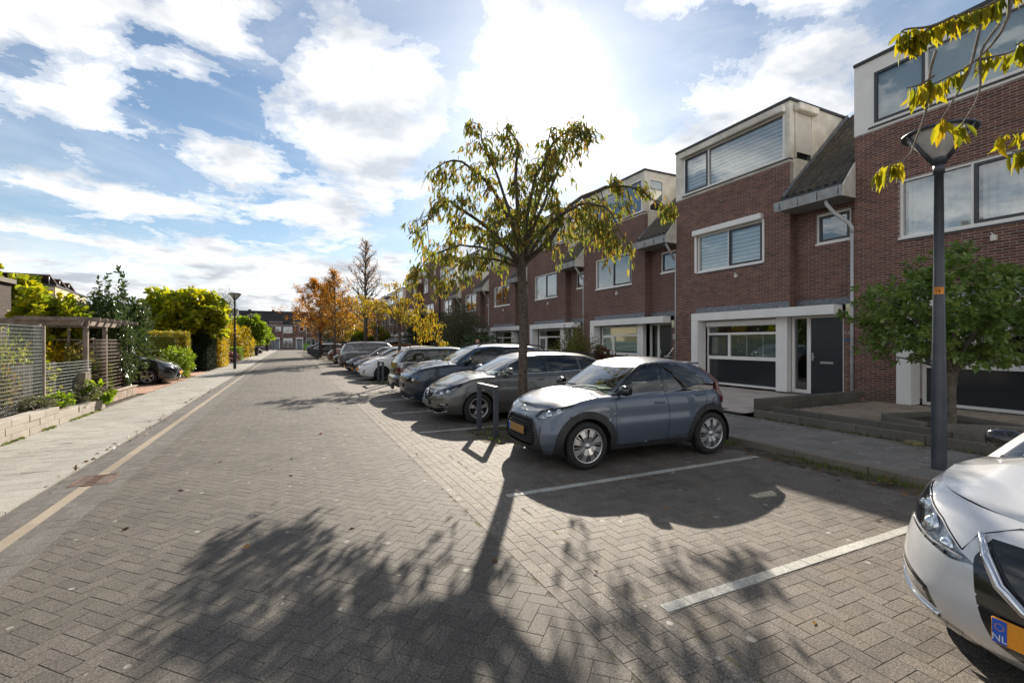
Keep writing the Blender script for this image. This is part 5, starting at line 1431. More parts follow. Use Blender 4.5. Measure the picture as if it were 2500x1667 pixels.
# ---- grey estate
C_GREY = paint('warm_grey_metal_paint', (0.10, 0.098, 0.092), 0.5, 0.35, .3)
estate = std(4.65, 1.80, 1.50, .92, 3.58, .325, .76, .98, 1.04, (1.12, 2.0), (4.5, 4.05), [(1.6, 1.36), (2.0, 1.455), (2.6, 1.50), (3.4, 1.48), (4.1, 1.42), (4.5, 1.3)],
    cell=.026, nv=34, Lf=.75, Lr=.45, pf=2.5, wheel='five', rim=.215, tw=.2, ar=.365, gw=.88, tumble=.20, crownp=2.2, ridge=.02,
    windows=[[(1.36, 1.05), (1.7, 1.22), (2.0, 1.34), (2.5, 1.40), (2.56, 1.40), (2.6, 1.055), (1.5, 1.03)], [(2.68, 1.40), (3.2, 1.40), (3.45, 1.37), (3.5, 1.08), (2.7, 1.06)], [(3.55, 1.365), (4.0, 1.30), (4.25, 1.17), (4.1, 1.12), (3.6, 1.09)]],
    win_mats=[M_carglass, M_carglass, M_cardark], pillars=[(2.62, 2.64)], pz=(1.03, 1.42),
    cuts=[('s', [(0, .47), (.20, .47), (.35, .56), (.43, .70), (0, .70)], GRILLE, 0, .6), ('s', [(.38, .585), (.62, .595), (.88, .675), (1.13, .83), (1.02, .86), (.78, .81), (.5, .745), (.42, .70)], HEAD, .3, 1.4),
          ('s', [(0, .22), (.62, .26), (.78, .33), (.72, .36), (.5, .33), (0, .32)], GRILLE, 0, .9), ('s', [(.56, .37), (.86, .39), (.84, .46), (.62, .42)], DARK, .3, 1.0), ('s', [(.66, .405), (.8, .41), (.8, .44), (.67, .43)], FOG, .3, 1.0), ('s', [(.0, .0), (.9, .0), (.8, .20), (0, .20)], LOWER, 0, .95),
          ('x', [(4.3, .78), (4.65, .78), (4.65, 1.0), (4.2, .98)], TAIL, 2.5, 0)],
    grille_bars=[(z, -.40 + (.62 - z) * 1.4 if z < .62 else -.40, .40 - (.62 - z) * 1.4 if z < .62 else .40) for z in (.495, .52, .545, .57, .595)], lamps=[(.58, .675, .034), (.76, .715, .034)], reflector=M_gloss,
    front_strips=[('chrome_strip', [(.0, .665), (.2, .672), (.42, .69)], .012, M_chrome), ('chrome_strip', [(.12, .64), (.3, .652), (.44, .69)], .009, M_chrome), ('chrome_strip', [(0, .465), (.2, .465), (.35, .555), (.42, .69)], .011, M_chrome), ('light_strip', [(.44, .60), (.64, .612), (.86, .685), (1.0, .78)], .010, M_clear), ('light_strip', [(0, .205), (.5, .215), (.82, .28)], .008, M_chrome)],
    beads=[[(1.4, 1.02), (1.75, 1.255), (2.05, 1.375), (2.5, 1.425), (3.2, 1.425), (3.8, 1.37), (4.2, 1.24)], [(1.42, 1.02), (2.6, 1.035), (3.6, 1.07)]],
    seams=[[(1.4, .98), (1.34, .6), (1.4, .3)], [(2.63, 1.02), (2.66, .6), (2.6, .26)], [(3.5, 1.06), (3.3, .7), (3.15, .5)], [(1.4, .27), (2.6, .25), (3.1, .27)]],
    handles=[(2.42, .9), (3.25, .93)], mirror=(1.62, 1.10), plates=[('front', .43, M_plate2, False)], badges=[('ring', .63)], rails=(2.1, 4.2), rail_mat=M_trim)
make_car('grey_estate_car', 'warm grey estate car with a silver zigzag badge, behind the large cherry trunk', (2.70, 10.10, 0), R(-1), C_GREY, estate)

# ---- dark blue SUV
C_NAVY = paint('navy_paint', (0.013, 0.024, 0.048), 0.4, 0.3, .3)
M_ltblue = mat('bright_blue_strip', (0.06, 0.25, 0.60), 0.3, 0.3, var=0.05, bump=0)
suv = std(4.54, 1.86, 1.68, .92, 3.65, .36, .97, 1.13, 1.18, (1.15, 1.9), (4.35, 3.95), [(1.5, 1.5), (1.9, 1.62), (2.5, 1.675), (3.3, 1.665), (3.95, 1.60), (4.3, 1.5)],
    cell=.028, nv=34, Lf=.66, Lr=.45, pf=3.0, clad=.06, cladz=.34, ar=.41, wheel='ten', rim=.25, tw=.22, gw=.885, tumble=.2, cabin_mat=None, crownp=2.0, ridge=.045,
    windows=[[(1.40, 1.16), (1.65, 1.33), (1.95, 1.50), (2.4, 1.575), (2.5, 1.575), (2.55, 1.175), (1.5, 1.15)], [(2.63, 1.575), (3.2, 1.56), (3.5, 1.52), (3.55, 1.22), (2.65, 1.18)], [(3.6, 1.50), (3.95, 1.42), (4.15, 1.30), (3.7, 1.23)]],
    win_mats=[M_carglass, M_cardark, M_cardark], pillars=[(2.6, 2.6)], pz=(1.16, 1.6),
    cuts=[('s', [(0, .70), (.95, .64), (1.0, .68), (.98, .77), (.88, .82), (0, .80)], DARK, 0, 1.15), ('s', [(0, .24), (.38, .26), (.52, .36), (.40, .40), (0, .40)], GRILLE, 0, .7), ('s', [(0, 0), (.95, 0), (.9, .24), (.6, .30), (.5, .25), (0, .235)], LOWER, 0, 1.1),
          ('s', [(.62, .69), (.86, .67), (.86, .79), (.66, .80)], HEAD, .4, 1.1), ('x', [(4.15, .95), (4.54, .95), (4.54, 1.16), (4.1, 1.14)], TAIL, 2.5, 0)],
    reflector=M_gloss, lamps=[(.74, .74, .03)], grille_bars=[(.29, -.4, .4), (.34, -.44, .44)],
    front_strips=[('blue_strip', [(0, .825), (.5, .835), (.9, .83), (1.0, .79)], .010, M_ltblue), ('light_strip', [(0, .215), (.5, .22), (.8, .30)], .010, M_clear)],
    beads=[[(1.42, 1.145), (1.7, 1.37), (1.98, 1.535), (2.4, 1.605), (3.2, 1.595), (3.8, 1.52), (4.1, 1.4)]], bead_mat=M_ltblue,
    seams=[[(1.42, 1.1), (1.36, .7), (1.42, .34)], [(2.58, 1.14), (2.62, .7), (2.56, .34)], [(3.5, 1.18), (3.3, .8), (3.15, .55)], [(1.42, .33), (3.1, .34)]],
    handles=[(2.4, 1.0), (3.25, 1.03)], mirror=(1.62, 1.22), mirror_mat=M_gloss, plates=[('front', .58, M_plate2, False)], rails=(2.0, 4.1), rail_mat=M_trim,
    nose=[(0, .08), (.2, .02), (.4, .0), (.6, .0), (.75, .02), (.9, .10), (1, .2)],
    extra=lambda car, sh, gs, p: [(lambda s: (s.tube([tuple(sh.at('s', abs(y), z, 0, 1, .006)[0] * 1.0) if y >= 0 else tuple(Vector((1, -1, 1)) * sh.at('s', abs(y), z, 0, 1, .006)[0]) for y in (a, a + .03)], .006, 4), s.build('grille_stud', M_chrome, car)))(MB()) for z in (.725, .755, .785) for a in np.arange(-.42, .4, .075)])
suv['cabin_mat'] = M_gloss
make_car('navy_suv', 'dark blue tall car with bright blue trim, between grey estate and black people carrier', (2.72, 12.75, 0), R(-1), C_NAVY, suv)

# ---- black people carrier, tail to the road
C_BLACK = paint('black_paint', (0.012, 0.012, 0.014), 0.2, 0.25, .2)
def towbar(car, sh, gs, p):
    L = p['L']; s = MB(); s.tube([(L - .25, 0, .3), (L + .06, 0, .3), (L + .1, 0, .34), (L + .1, 0, .40)], .022, 8); s.lathe([(0, .03), (.022, .02), (.028, 0), (.02, -.02)], 10, 0, Matrix.Translation((L + .1, 0, .42))); s.bbox(L - .02, L + .05, .15, .45, .22, .42, .03); s.build('tow_bar', M_trim, car)
mpv_cuts = [('y', [(.46, .92), (.80, .92), (.80, 1.14), (.52, 1.15)], FOG, 2.5, 0), ('y', [(.46, .74), (.86, .74), (.86, .92), (.46, .92)], TAIL, 2.5, 0), ('s', [(.42, .68), (.62, .70), (.9, .82), (.8, .86), (.5, .78)], HEAD, .3, 1.2), ('s', [(0, .35), (.4, .35), (.4, .55), (0, .55)], GRILLE, 0, .6)]
mpv = std(4.2, 1.74, 1.58, .85, 3.5, .32, .80, 1.02, 1.10, (1.0, 1.8), (4.12, 3.75), [(1.4, 1.42), (1.8, 1.53), (2.4, 1.58), (3.2, 1.575), (3.8, 1.54), (4.1, 1.48)],
    cell=.032, nv=30, wheel='five', tw=.19, gw=.9, tumble=.16, cuts=mpv_cuts, pr=3.6, Lr=.36, rw_low=.05,
    windows=[[(1.3, 1.09), (1.7, 1.30), (2.0, 1.44), (2.3, 1.47), (2.35, 1.08), (1.4, 1.07)], [(2.43, 1.475), (3.15, 1.47), (3.2, 1.12), (2.45, 1.09)], [(3.28, 1.46), (3.6, 1.44), (3.80, 1.36), (3.84, 1.18), (3.6, 1.13), (3.3, 1.12)]], pillars=[(2.39, 2.39), (3.24, 3.24)], pz=(1.08, 1.48),
    seams=[[(1.35, 1.0), (1.3, .3)], [(2.4, 1.05), (2.42, .3)], [(3.2, 1.08), (3.1, .6)]], handles=[(2.2, .95), (3.0, .98)], mirror=(1.5, 1.14), plates=[('rear', .80, M_plate2, False)], aerial=3.55, tail=[(0, .08), (.15, .0), (.3, -.03), (.42, .0), (.5, .04), (.8, .06), (1, .09)], extra=towbar)
make_car('black_people_carrier', 'black people carrier parked tail first, clear and red lamps and a tow bar', (2.95 + 4.2, 15.45, 0), R(180), C_BLACK, mpv)

# ---- white hybrid
C_WHITE = paint('white_paint', (0.74, 0.75, 0.76), 0.0, 0.35)
wh = std(4.5, 1.76, 1.55, .95, 3.70, .32, .74, 1.0, 1.08, (1.0, 2.1), (4.4, 4.0), [(1.4, 1.26), (2.1, 1.48), (2.7, 1.55), (3.5, 1.52), (4.1, 1.44), (4.4, 1.3)],
    cell=.034, nv=30, wheel='dark', rim=.235, tw=.2, gw=.88, tumble=.2,
    windows=[[(1.30, 1.06), (1.55, 1.17), (1.62, 1.19), (1.66, 1.06)], [(1.72, 1.21), (2.1, 1.36), (2.6, 1.43), (2.65, 1.09), (1.75, 1.06)], [(2.73, 1.435), (3.4, 1.42), (3.5, 1.13), (2.75, 1.1)], [(3.57, 1.40), (4.1, 1.30), (3.8, 1.16), (3.6, 1.14)]], pillars=[(2.69, 2.69)], pz=(1.07, 1.45),
    cuts=[('s', [(.42, .66), (.66, .68), (1.05, .84), (.92, .86), (.62, .79), (.46, .72)], HEAD, .3, 1.4), ('s', [(0, .27), (.40, .27), (.46, .38), (0, .38)], GRILLE, 0, .7), ('s', [(0, .66), (.24, .66), (.3, .71), (0, .71)], GRILLE, 0, .5), ('s', [(.64, .34), (.72, .30), (.82, .46), (.74, .52), (.68, .50)], FOG, .3, 1.1), ('s', [(0, 0), (.9, 0), (.7, .2), (0, .2)], LOWER, 0, .9), ('x', [(4.2, .8), (4.5, .8), (4.5, 1.02), (4.1, 1.0)], TAIL, 2.5, 0)],
    lamps=[(.66, .73, .03)], seams=[[(1.4, 1.0), (1.36, .3)], [(2.69, 1.04), (2.7, .3)]], handles=[(2.5, .95), (3.3, .97)], mirror=(1.66, 1.12), plates=[('front', .52, M_orange, False)], badges=[('oval', .685)])
make_car('white_hybrid_car', 'white hybrid car with dark spoked wheels and an orange plate, behind the farther bike hoop', (2.68, 21.85, 0), 0, C_WHITE, wh)

# ---- two dark hatchbacks beyond it
C_DARK = paint('charcoal_paint', (0.028, 0.030, 0.034), 0.4, 0.3, .2)
small = std(4.1, 1.75, 1.47, .85, 3.4, .315, .74, .95, 1.02, (1.05, 1.85), (3.95, 3.55), [(1.4, 1.3), (1.85, 1.43), (2.4, 1.47), (3.2, 1.45), (3.6, 1.38), (3.95, 1.25)],
    cell=.045, nv=24, wheel='five', gw=.88, tumble=.2,
    windows=[[(1.3, 1.02), (1.85, 1.30), (2.35, 1.37), (2.4, 1.04), (1.4, 1.0)], [(2.48, 1.37), (3.1, 1.35), (3.4, 1.2), (3.3, 1.08), (2.5, 1.05)]], pillars=[(2.44, 2.44)], pz=(1.02, 1.38),
    cuts=[('s', [(.45, .62), (.66, .63), (1.05, .78), (.9, .80), (.5, .71)], HEAD, .3, 1.4), ('s', [(0, .42), (.36, .42), (.42, .60), (0, .64)], GRILLE, 0, .7), ('s', [(.5, .34), (.8, .34), (.76, .42), (.55, .40)], FOG, .3, 1.0), ('s', [(0, 0), (.9, 0), (.8, .22), (0, .2)], LOWER, 0, .9), ('x', [(3.85, .75), (4.1, .75), (4.1, .95), (3.8, .95)], TAIL, 2.2, 0)],
    lamps=[(.7, .68, .035)], seams=[[(1.36, .95), (1.3, .3)], [(2.44, 1.0), (2.46, .3)]], handles=[(2.25, .9)], mirror=(1.55, 1.06), plates=[('front', .40, M_orange, False)], badges=[('oval', .655)])
c1 = make_car('charcoal_hatchback', 'charcoal hatchback half hidden behind the white hybrid', (2.75, 24.4, 0), 0, C_DARK, small)
c2 = make_car('black_hatchback', 'low black hatchback beside the tail of the grey off-roader', (2.62, 26.7, 0), 0, C_BLACK, small)
# ---- grey off-roader, tail first
C_GRY2 = paint('blue_grey_paint', (0.075, 0.078, 0.092), 0.45, 0.35, .3)
suv2 = std(4.6, 1.82, 1.74, .9, 3.57, .36, .95, 1.12, 1.18, (1.1, 1.8), (4.52, 4.2), [(1.5, 1.6), (1.8, 1.69), (2.4, 1.74), (3.4, 1.735), (4.2, 1.68), (4.5, 1.6)],
    cell=.04, nv=28, wheel='five', ar=.41, gw=.9, tumble=.17, Lr=.36, pr=3.6, rw_low=.06, cuts=[('y', [(.50, .95), (.86, .95), (.86, 1.16), (.56, 1.17)], FOG, 2.5, 0), ('y', [(.5, .56), (.9, .54), (.9, .62), (.5, .63)], TAIL, 2.5, 0), ('x', [(4.3, .22), (4.6, .22), (4.6, .5), (4.3, .5)], LOWER, 2.5, 0), ('s', [(.45, .8), (.8, .82), (.8, .95), (.5, .94)], HEAD, .3, 1.2)],
    windows=[[(1.35, 1.2), (1.85, 1.5), (2.4, 1.58), (2.45, 1.2)], [(2.53, 1.58), (3.2, 1.57), (3.25, 1.22), (2.55, 1.2)], [(3.33, 1.57), (3.95, 1.53), (3.72, 1.24), (3.35, 1.22)]], win_mats=[M_carglass, M_cardark, M_cardark], pillars=[(2.49, 2.49), (3.29, 3.29)], pz=(1.18, 1.6),
    side_strips=[('chrome_strip', [(3.78, 1.165), (3.78, 1.166)], .004, M_chrome)], beads=[[(3.78, 1.24), (4.02, 1.54)]], seams=[[(2.49, 1.15), (2.5, .4)], [(3.3, 1.15), (3.2, .6)]], handles=[(2.3, 1.02), (3.1, 1.04)], mirror=(1.6, 1.25), plates=[('rear', .78, M_plate2, False)], rails=(2.0, 4.3), rail_mat=M_gloss, aerial=3.9)
make_car('grey_off_roader', 'tall blue-grey off-roader parked tail first with dark rear side glass', (2.5 + 4.6, 29.2, 0), R(180), C_GRY2, suv2)
make_car('black_small_car', 'small black car nosing out left of the grey off-roader', (2.62, 35.6, 0), 0, C_BLACK, dict(small, cell=.06, nv=20))
C_RUST = paint('rust_brown_paint', (0.14, 0.045, 0.025), 0.4, 0.35, .2)
make_car('rust_brown_car', 'rust brown car behind the slim orange tree trunk', (2.60, 40.2, 0), 0, C_RUST, dict(suv, cell=.06, nv=20, cabin_mat=C_RUST, extra=None, front_strips=[], grille_bars=[], bead_mat=M_chrome))
# ---- the cars beyond the railing
C_RED = paint('dark_red_paint', (0.20, 0.015, 0.018), 0.2, 0.3)
C_SILV = paint('silver_paint', (0.35, 0.36, 0.37), 0.6, 0.35, .3)
far_spec = [('black_estate_car', 'black estate car just beyond the dark railing', 7.2 , 61.0, 180, C_BLACK, estate), ('silver_small_car', 'pale silver car beyond the black estate behind the railing', 3.2, 66.5, 0, C_SILV, small), ('charcoal_car', 'charcoal car nose out at the far bend of the railing', 2.6, 72.5, 0, C_DARK, small), ('black_far_car', 'black car at the far left end of the row beyond the railing', 2.0, 79.0, 0, C_BLACK, suv2), ('dark_red_car', 'dark red car whose tail lamp shows right of the orange tree trunk', 8.6, 63.5, 180, C_RED, small)]
for nm, lb, x, y, rz, c_, sp in far_spec:
    make_car(nm, lb, (x, y, 0), R(rz), c_, dict(sp, cell=.08, nv=16, extra=None, grille_bars=[], front_strips=[], seams=[]))
# ---- black car in the drive on the left, nose to the street
def van_extra(car, sh, gs, p):
    for z in (.62, .66, .70):
        s = MB(); pts = []
        for k in range(9): y = -.3 + .075 * k; q, n_ = sh.at('s', abs(y), z, 0, .6, .006); pts.append((q.x, q.y if y >= 0 else -q.y, q.z))
        s.tube(pts, .009, 5); s.build('chrome_bar', M_chrome, car)
drive = std(4.38, 1.82, 1.62, .95, 3.6, .325, .82, 1.05, 1.10, (.95, 1.8), (4.25, 3.9), [(1.3, 1.4), (1.8, 1.56), (2.4, 1.62), (3.4, 1.6), (4.2, 1.45)],
    cell=.034, nv=30, wheel='five', rim=.215, gw=.88, tumble=.2, crownp=2.2,
    windows=[[(1.3, 1.12), (1.8, 1.40), (2.4, 1.5), (2.45, 1.13)], [(2.53, 1.5), (3.3, 1.48), (3.5, 1.2), (2.55, 1.14)]], pillars=[(2.49, 2.49)], pz=(1.12, 1.5),
    cuts=[('s', [(.40, .68), (.6, .66), (.85, .72), (1.12, .86), (1.0, .89), (.7, .82), (.45, .75)], HEAD, .3, 1.4), ('s', [(0, .26), (.3, .24), (.52, .3), (.36, .56), (0, .56)], GRILLE, 0, .7), ('s', [(0, 0), (.9, 0), (.85, .24), (0, .2)], LOWER, 0, .95), ('s', [(.66, .44), (.72, .44), (.72, .5), (.66, .5)], FOG, .4, 1)],
    lamps=[(.68, .745, .045)], front_strips=[('chrome_strip', [(.53, .30), (.38, .55)], .010, M_chrome), ('chrome_strip', [(0, .25), (.3, .235), (.53, .30)], .008, M_chrome)], seams=[[(1.4, 1.05), (1.34, .35)]], handles=[(2.3, .98)], mirror=(1.55, 1.16), plates=[('front', .45, M_orange, False)], badges=[('oval', .78)], extra=van_extra)
make_car('black_drive_car', 'black family car on the left, nose and front wheel showing past the wooden planter', (-4.28, 23.9, 0), R(180), C_BLACK, drive)
make_car('dark_far_left_car', 'small dark car on the left far down the sidewalk, beside dark bins', (-3.3, 66.0, 0), R(180), C_DARK, dict(small, cell=.08, nv=16, seams=[]))
# ---- silver-white hatchback right in front
C_PEARL = paint('pearl_white_paint', (0.66, 0.66, 0.665), 0.25, 0.3)
def micra_extra(car, sh, gs, p):
    for sgn in (1, -1):
        for (a, z, r_, m) in ((.80, .78, .042, M_chrome), (.68, .735, .038, M_chrome), (.92, .84, .03, M_clear), (.58, .70, .026, M_chrome)):
            pass
    for sgn in (1, -1):
        pts = []
        for a, z in ((.40, .80), (.34, .72), (.26, .62), (.16, .55), (.0, .525)):
            q, n_ = sh.at('s', a, z, 0, 1, .022); pts.append((q.x, q.y * sgn, q.z))
        s = MB(); s.tube(pts, [.014, .022, .024, .022, .022], 8); s.build('chrome_wing', M_chrome, car)
        for k in range(4):
            z = .70 + .022 * k; q0, _ = sh.at('s', .03, z, 0, 1, -.004); q1, _ = sh.at('s', .24 + .02 * k, z, 0, 1, -.004)
            s = MB(); s.tube([(q0.x, q0.y * sgn, q0.z), (q1.x, q1.y * sgn, q1.z)], .005, 5); s.build('grille_bar', M_trim, car)
micra = std(3.99, 1.76, 1.455, .80, 3.33, .31, .88, 1.02, 1.06, (.84, 1.6), (3.9, 3.5), [(1.4, 1.3), (1.75, 1.41), (2.3, 1.455), (3.0, 1.44), (3.6, 1.36), (3.9, 1.25)],
    cell=.014, nv=60, Lf=.66, Lr=.45, pf=2.9, wheel='cap', rim=.22, ar=.345, gw=.88, tumble=.2, ridge=.03, crownp=2.2,
    side=[(0, .90), (.1, .95), (.3, .985), (.45, 1.0), (.6, .985), (.75, .96), (.9, .93), (1, .86)],
    windows=[[(1.3, 1.04), (1.8, 1.30), (2.3, 1.36), (2.35, 1.06)], [(2.43, 1.36), (2.9, 1.33), (3.3, 1.2), (2.45, 1.08)]], pillars=[(2.39, 2.39)], pz=(1.04, 1.38),
    cuts=[('s', [(.38, .665), (.50, .65), (.68, .69), (.88, .745), (1.08, .84), (1.2, .915), (1.0, .925), (.84, .885), (.62, .80), (.46, .70)], HEAD, .3, 1.5),
          ('s', [(0, .30), (.22, .30), (.30, .36), (.36, .55), (.40, .70), (.36, .80), (0, .80)], DARK, 0, .8),
          ('s', [(.56, .36), (.86, .44), (.92, .53), (.88, .56), (.60, .46)], DARK, .35, 1.2), ('s', [(.60, .385), (.82, .45), (.87, .52), (.64, .445)], FOG, .35, 1.2),
          ('s', [(.30, .16), (.52, .20), (.80, .24), (.64, .33), (.46, .30)], DARK, .2, 1.1), ('s', [(0, .0), (.9, .0), (.8, .22), (.5, .2), (0, .22)], LOWER, 0, 1.0)],
    lamps=[(.74, .765, .042), (.92, .825, .034), (.58, .705, .030)], reflector=mat('lamp_bowl_grey', (0.50, 0.51, 0.54), 0.22, 0.4, var=0.4, scale=22, bump=0.6, fine=26),
    front_strips=[('chrome_strip', [(.56, .335), (.78, .36), (.95, .43), (1.02, .50)], .013, M_chrome), ('light_strip', [(.44, .675), (.62, .695), (.86, .76)], .006, M_clear)],
    front_seams=[[(.0, .86), (.3, .86), (.42, .80), (.46, .71)], [(.46, .71), (.62, .81), (.84, .892), (1.0, .93)]],
    seams=[[(1.3, .95), (1.26, .3)]], handles=[(2.2, .9)], mirror=(1.52, 1.07), mirror_mat=M_gloss, plates=[('front', .44, M_orange, 'NL')], badges=[('disc', .70)], seam_r=.003,
    nose=[(0, .16), (.1, .08), (.22, .02), (.35, .0), (.5, .015), (.65, .04), (.8, .085), (.92, .15), (1, .25)], extra=micra_extra)
make_car('white_hatchback', 'silvery white hatchback nosing in at the right with a blue-banded orange plate', (2.89, .71, 0), R(-6), C_PEARL, micra)
# ------------------------------------------------------------------ foliage
def leaf_mat(name, cols, trans=0.45, rough=0.45, spec=0.4):
    """cols: colour stops picked leaf by leaf; light also passes through"""
    m, nt, b = new_mat(name)
    at = nt.node('ShaderNodeAttribute', attribute_name='tint').outputs['Fac']
    rd = nt.node('ShaderNodeObjectInfo').outputs['Random']
    tone = nt.math('FRACT', nt.math('ADD', at, rd))
    n = len(cols); col = nt.ramp(tone, [(k / (n - 1), c) for k, c in enumerate(cols)])
    nt.link(col, b.inputs['Base Color']); b.inputs['Roughness'].default_value = rough; b.inputs['Specular IOR Level'].default_value = spec
    tr = nt.node('ShaderNodeBsdfTranslucent')
    hs = nt.node('ShaderNodeHueSaturation'); hs.inputs['Saturation'].default_value = 1.03; hs.inputs['Value'].default_value = 1.9; nt.link(col, hs.inputs['Color']); nt.link(hs.outputs[0], tr.inputs['Color'])
    mx = nt.node('ShaderNodeMixShader'); mx.inputs[0].default_value = trans
    nt.link(b.outputs[0], mx.inputs[1]); nt.link(tr.outputs[0], mx.inputs[2]); nt.link(mx.outputs[0], nt.n['Material Output'].inputs[0])
    MATS[name] = m
    return m
LM_cherry = leaf_mat('cherry_leaf', [(0.079, 0.108, 0.017), (0.122, 0.144, 0.020), (0.101, 0.122, 0.017), (0.202, 0.173, 0.026), (0.216, 0.122, 0.026), (0.086, 0.115, 0.017)], .5)
LM_cherry2 = leaf_mat('yellowing_cherry_leaf', [(0.13, 0.13, 0.015), (0.22, 0.19, 0.015), (0.28, 0.20, 0.016), (0.30, 0.15, 0.02), (0.16, 0.16, 0.02)], .5)
LM_near = leaf_mat('near_cherry_leaf', [(0.12, 0.14, 0.012), (0.22, 0.20, 0.014), (0.30, 0.25, 0.016), (0.13, 0.15, 0.014), (0.33, 0.22, 0.016)], .5, .6, .12)
LM_yellow = leaf_mat('catalpa_leaf', [(0.15, 0.20, 0.014), (0.26, 0.27, 0.016), (0.38, 0.33, 0.016), (0.12, 0.17, 0.014), (0.22, 0.24, 0.016)], .5)
LM_gold = leaf_mat('golden_leaf', [(0.279, 0.197, 0.011), (0.344, 0.246, 0.013), (0.213, 0.180, 0.013), (0.279, 0.148, 0.013)], .5)
LM_orange = leaf_mat('orange_leaf', [(0.32, 0.11, 0.012), (0.36, 0.15, 0.014), (0.26, 0.085, 0.012), (0.34, 0.20, 0.016), (0.20, 0.13, 0.014)], .5)
LM_green = leaf_mat('fresh_green_leaf', [(0.10, 0.17, 0.014), (0.15, 0.22, 0.016), (0.20, 0.25, 0.016), (0.08, 0.13, 0.014)], .5)
LM_laurel = leaf_mat('laurel_leaf', [(0.035, 0.062, 0.016), (0.05, 0.085, 0.02), (0.065, 0.10, 0.022), (0.042, 0.07, 0.016)], .22, .25, .6)
LM_dark = leaf_mat('dark_evergreen_leaf', [(0.02, 0.034, 0.013), (0.032, 0.05, 0.018), (0.045, 0.062, 0.02)], .2, .4)
LM_yew = leaf_mat('yew_needle', [(0.010, 0.018, 0.009), (0.016, 0.026, 0.011), (0.022, 0.034, 0.012)], .12, .75, .12)
LM_grey = leaf_mat('grey_green_leaf', [(0.075, 0.085, 0.04), (0.105, 0.11, 0.055), (0.13, 0.13, 0.065), (0.085, 0.075, 0.035)], .3)
LM_photinia = leaf_mat('photinia_leaf', [(0.086, 0.149, 0.031), (0.133, 0.211, 0.041), (0.188, 0.258, 0.050), (0.110, 0.164, 0.037), (0.235, 0.281, 0.062)], .28, .3, .55)
LM_mix = leaf_mat('mixed_autumn_leaf', [(0.10, 0.13, 0.016), (0.20, 0.17, 0.02), (0.26, 0.12, 0.02), (0.07, 0.10, 0.016), (0.30, 0.22, 0.02), (0.14, 0.05, 0.02)], .45)
LM_beech = leaf_mat('beech_leaf', [(0.162, 0.162, 0.022), (0.270, 0.230, 0.024), (0.135, 0.149, 0.022), (0.324, 0.203, 0.027), (0.108, 0.121, 0.019)], .4)
LM_red = leaf_mat('crimson_leaf', [(0.14, 0.012, 0.022), (0.20, 0.02, 0.03), (0.09, 0.012, 0.018)], .35)
LM_hyd = leaf_mat('faded_red_flower', [(0.16, 0.06, 0.05), (0.22, 0.07, 0.06), (0.10, 0.09, 0.03), (0.07, 0.09, 0.025)], .3)
LM_sedum = leaf_mat('pink_sedum_head', [(0.30, 0.13, 0.12), (0.38, 0.19, 0.17), (0.20, 0.12, 0.08)], .2)
LM_olive = leaf_mat('olive_yellow_leaf', [(0.12, 0.13, 0.03), (0.17, 0.16, 0.035), (0.21, 0.17, 0.035), (0.10, 0.11, 0.025)], .35)
LM_grass = leaf_mat('grass_blade', [(0.06, 0.10, 0.016), (0.10, 0.14, 0.02), (0.16, 0.15, 0.03)], .35)
M_bark = mat('grey_brown_bark', (0.10, 0.078, 0.06), 0.9, var=0.45, scale=16, bump=1.0, fine=45, fvar=.16, var_col=(0.035, 0.027, 0.022))
M_bark2 = mat('pale_bark', (0.16, 0.13, 0.10), 0.9, var=0.3, scale=12, bump=0.8, fine=60, var_col=(0.08, 0.065, 0.05))
M_wood = mat('weathered_timber', (0.25, 0.195, 0.155), 0.85, var=0.2, scale=5, bump=0.4, fine=40, var_col=(0.13, 0.10, 0.08))
M_timber_lt = mat('bleached_timber', (0.40, 0.32, 0.26), 0.85, var=0.2, scale=6, bump=0.4, fine=40, var_col=(0.24, 0.18, 0.14))

def leaf_shape(kind):
    if kind == 'long':   # folded, curled lanceolate blade along +x
        V = np.array([(0, 0, 0), (.30, .135, .05), (.33, 0, -.01), (.30, -.135, .05), (.66, .12, .0), (.68, 0, -.06), (.66, -.12, .0), (1, 0, -.16)])
        F = np.array([(0, 2, 1, 1), (0, 3, 2, 2), (1, 2, 5, 4), (2, 3, 6, 5), (4, 5, 7, 7), (5, 6, 7, 7)])
        T = [(0, 2, 1), (0, 3, 2), (1, 2, 5), (1, 5, 4), (2, 3, 6), (2, 6, 5), (4, 5, 7), (5, 6, 7)]
    elif kind == 'round':
        V = np.array([(0, 0, 0), (.25, .42, .06), (.75, .36, .02), (1, 0, -.08), (.75, -.36, .02), (.25, -.42, .06), (.5, 0, -.03)])
        T = [(0, 6, 1), (1, 6, 2), (2, 6, 3), (3, 6, 4), (4, 6, 5), (5, 6, 0)]
    elif kind == 'broad':
        V = np.array([(0, 0, 0), (.35, .2, .04), (.72, .19, .02), (1, 0, -.06), (.72, -.19, .02), (.35, -.2, .04), (.5, 0, -.02)])
        T = [(0, 6, 1), (1, 6, 2), (2, 6, 3), (3, 6, 4), (4, 6, 5), (5, 6, 0)]
    elif kind == 'needle':
        V = np.array([(0, -.06, 0), (1, 0, -.05), (0, .06, 0)]); T = [(0, 1, 2)]
    else:                # small oval
        V = np.array([(0, 0, 0), (.5, .26, .04), (1, 0, -.05), (.5, -.26, .04)]); T = [(0, 2, 1), (0, 3, 2)]
    return V, np.array(T)

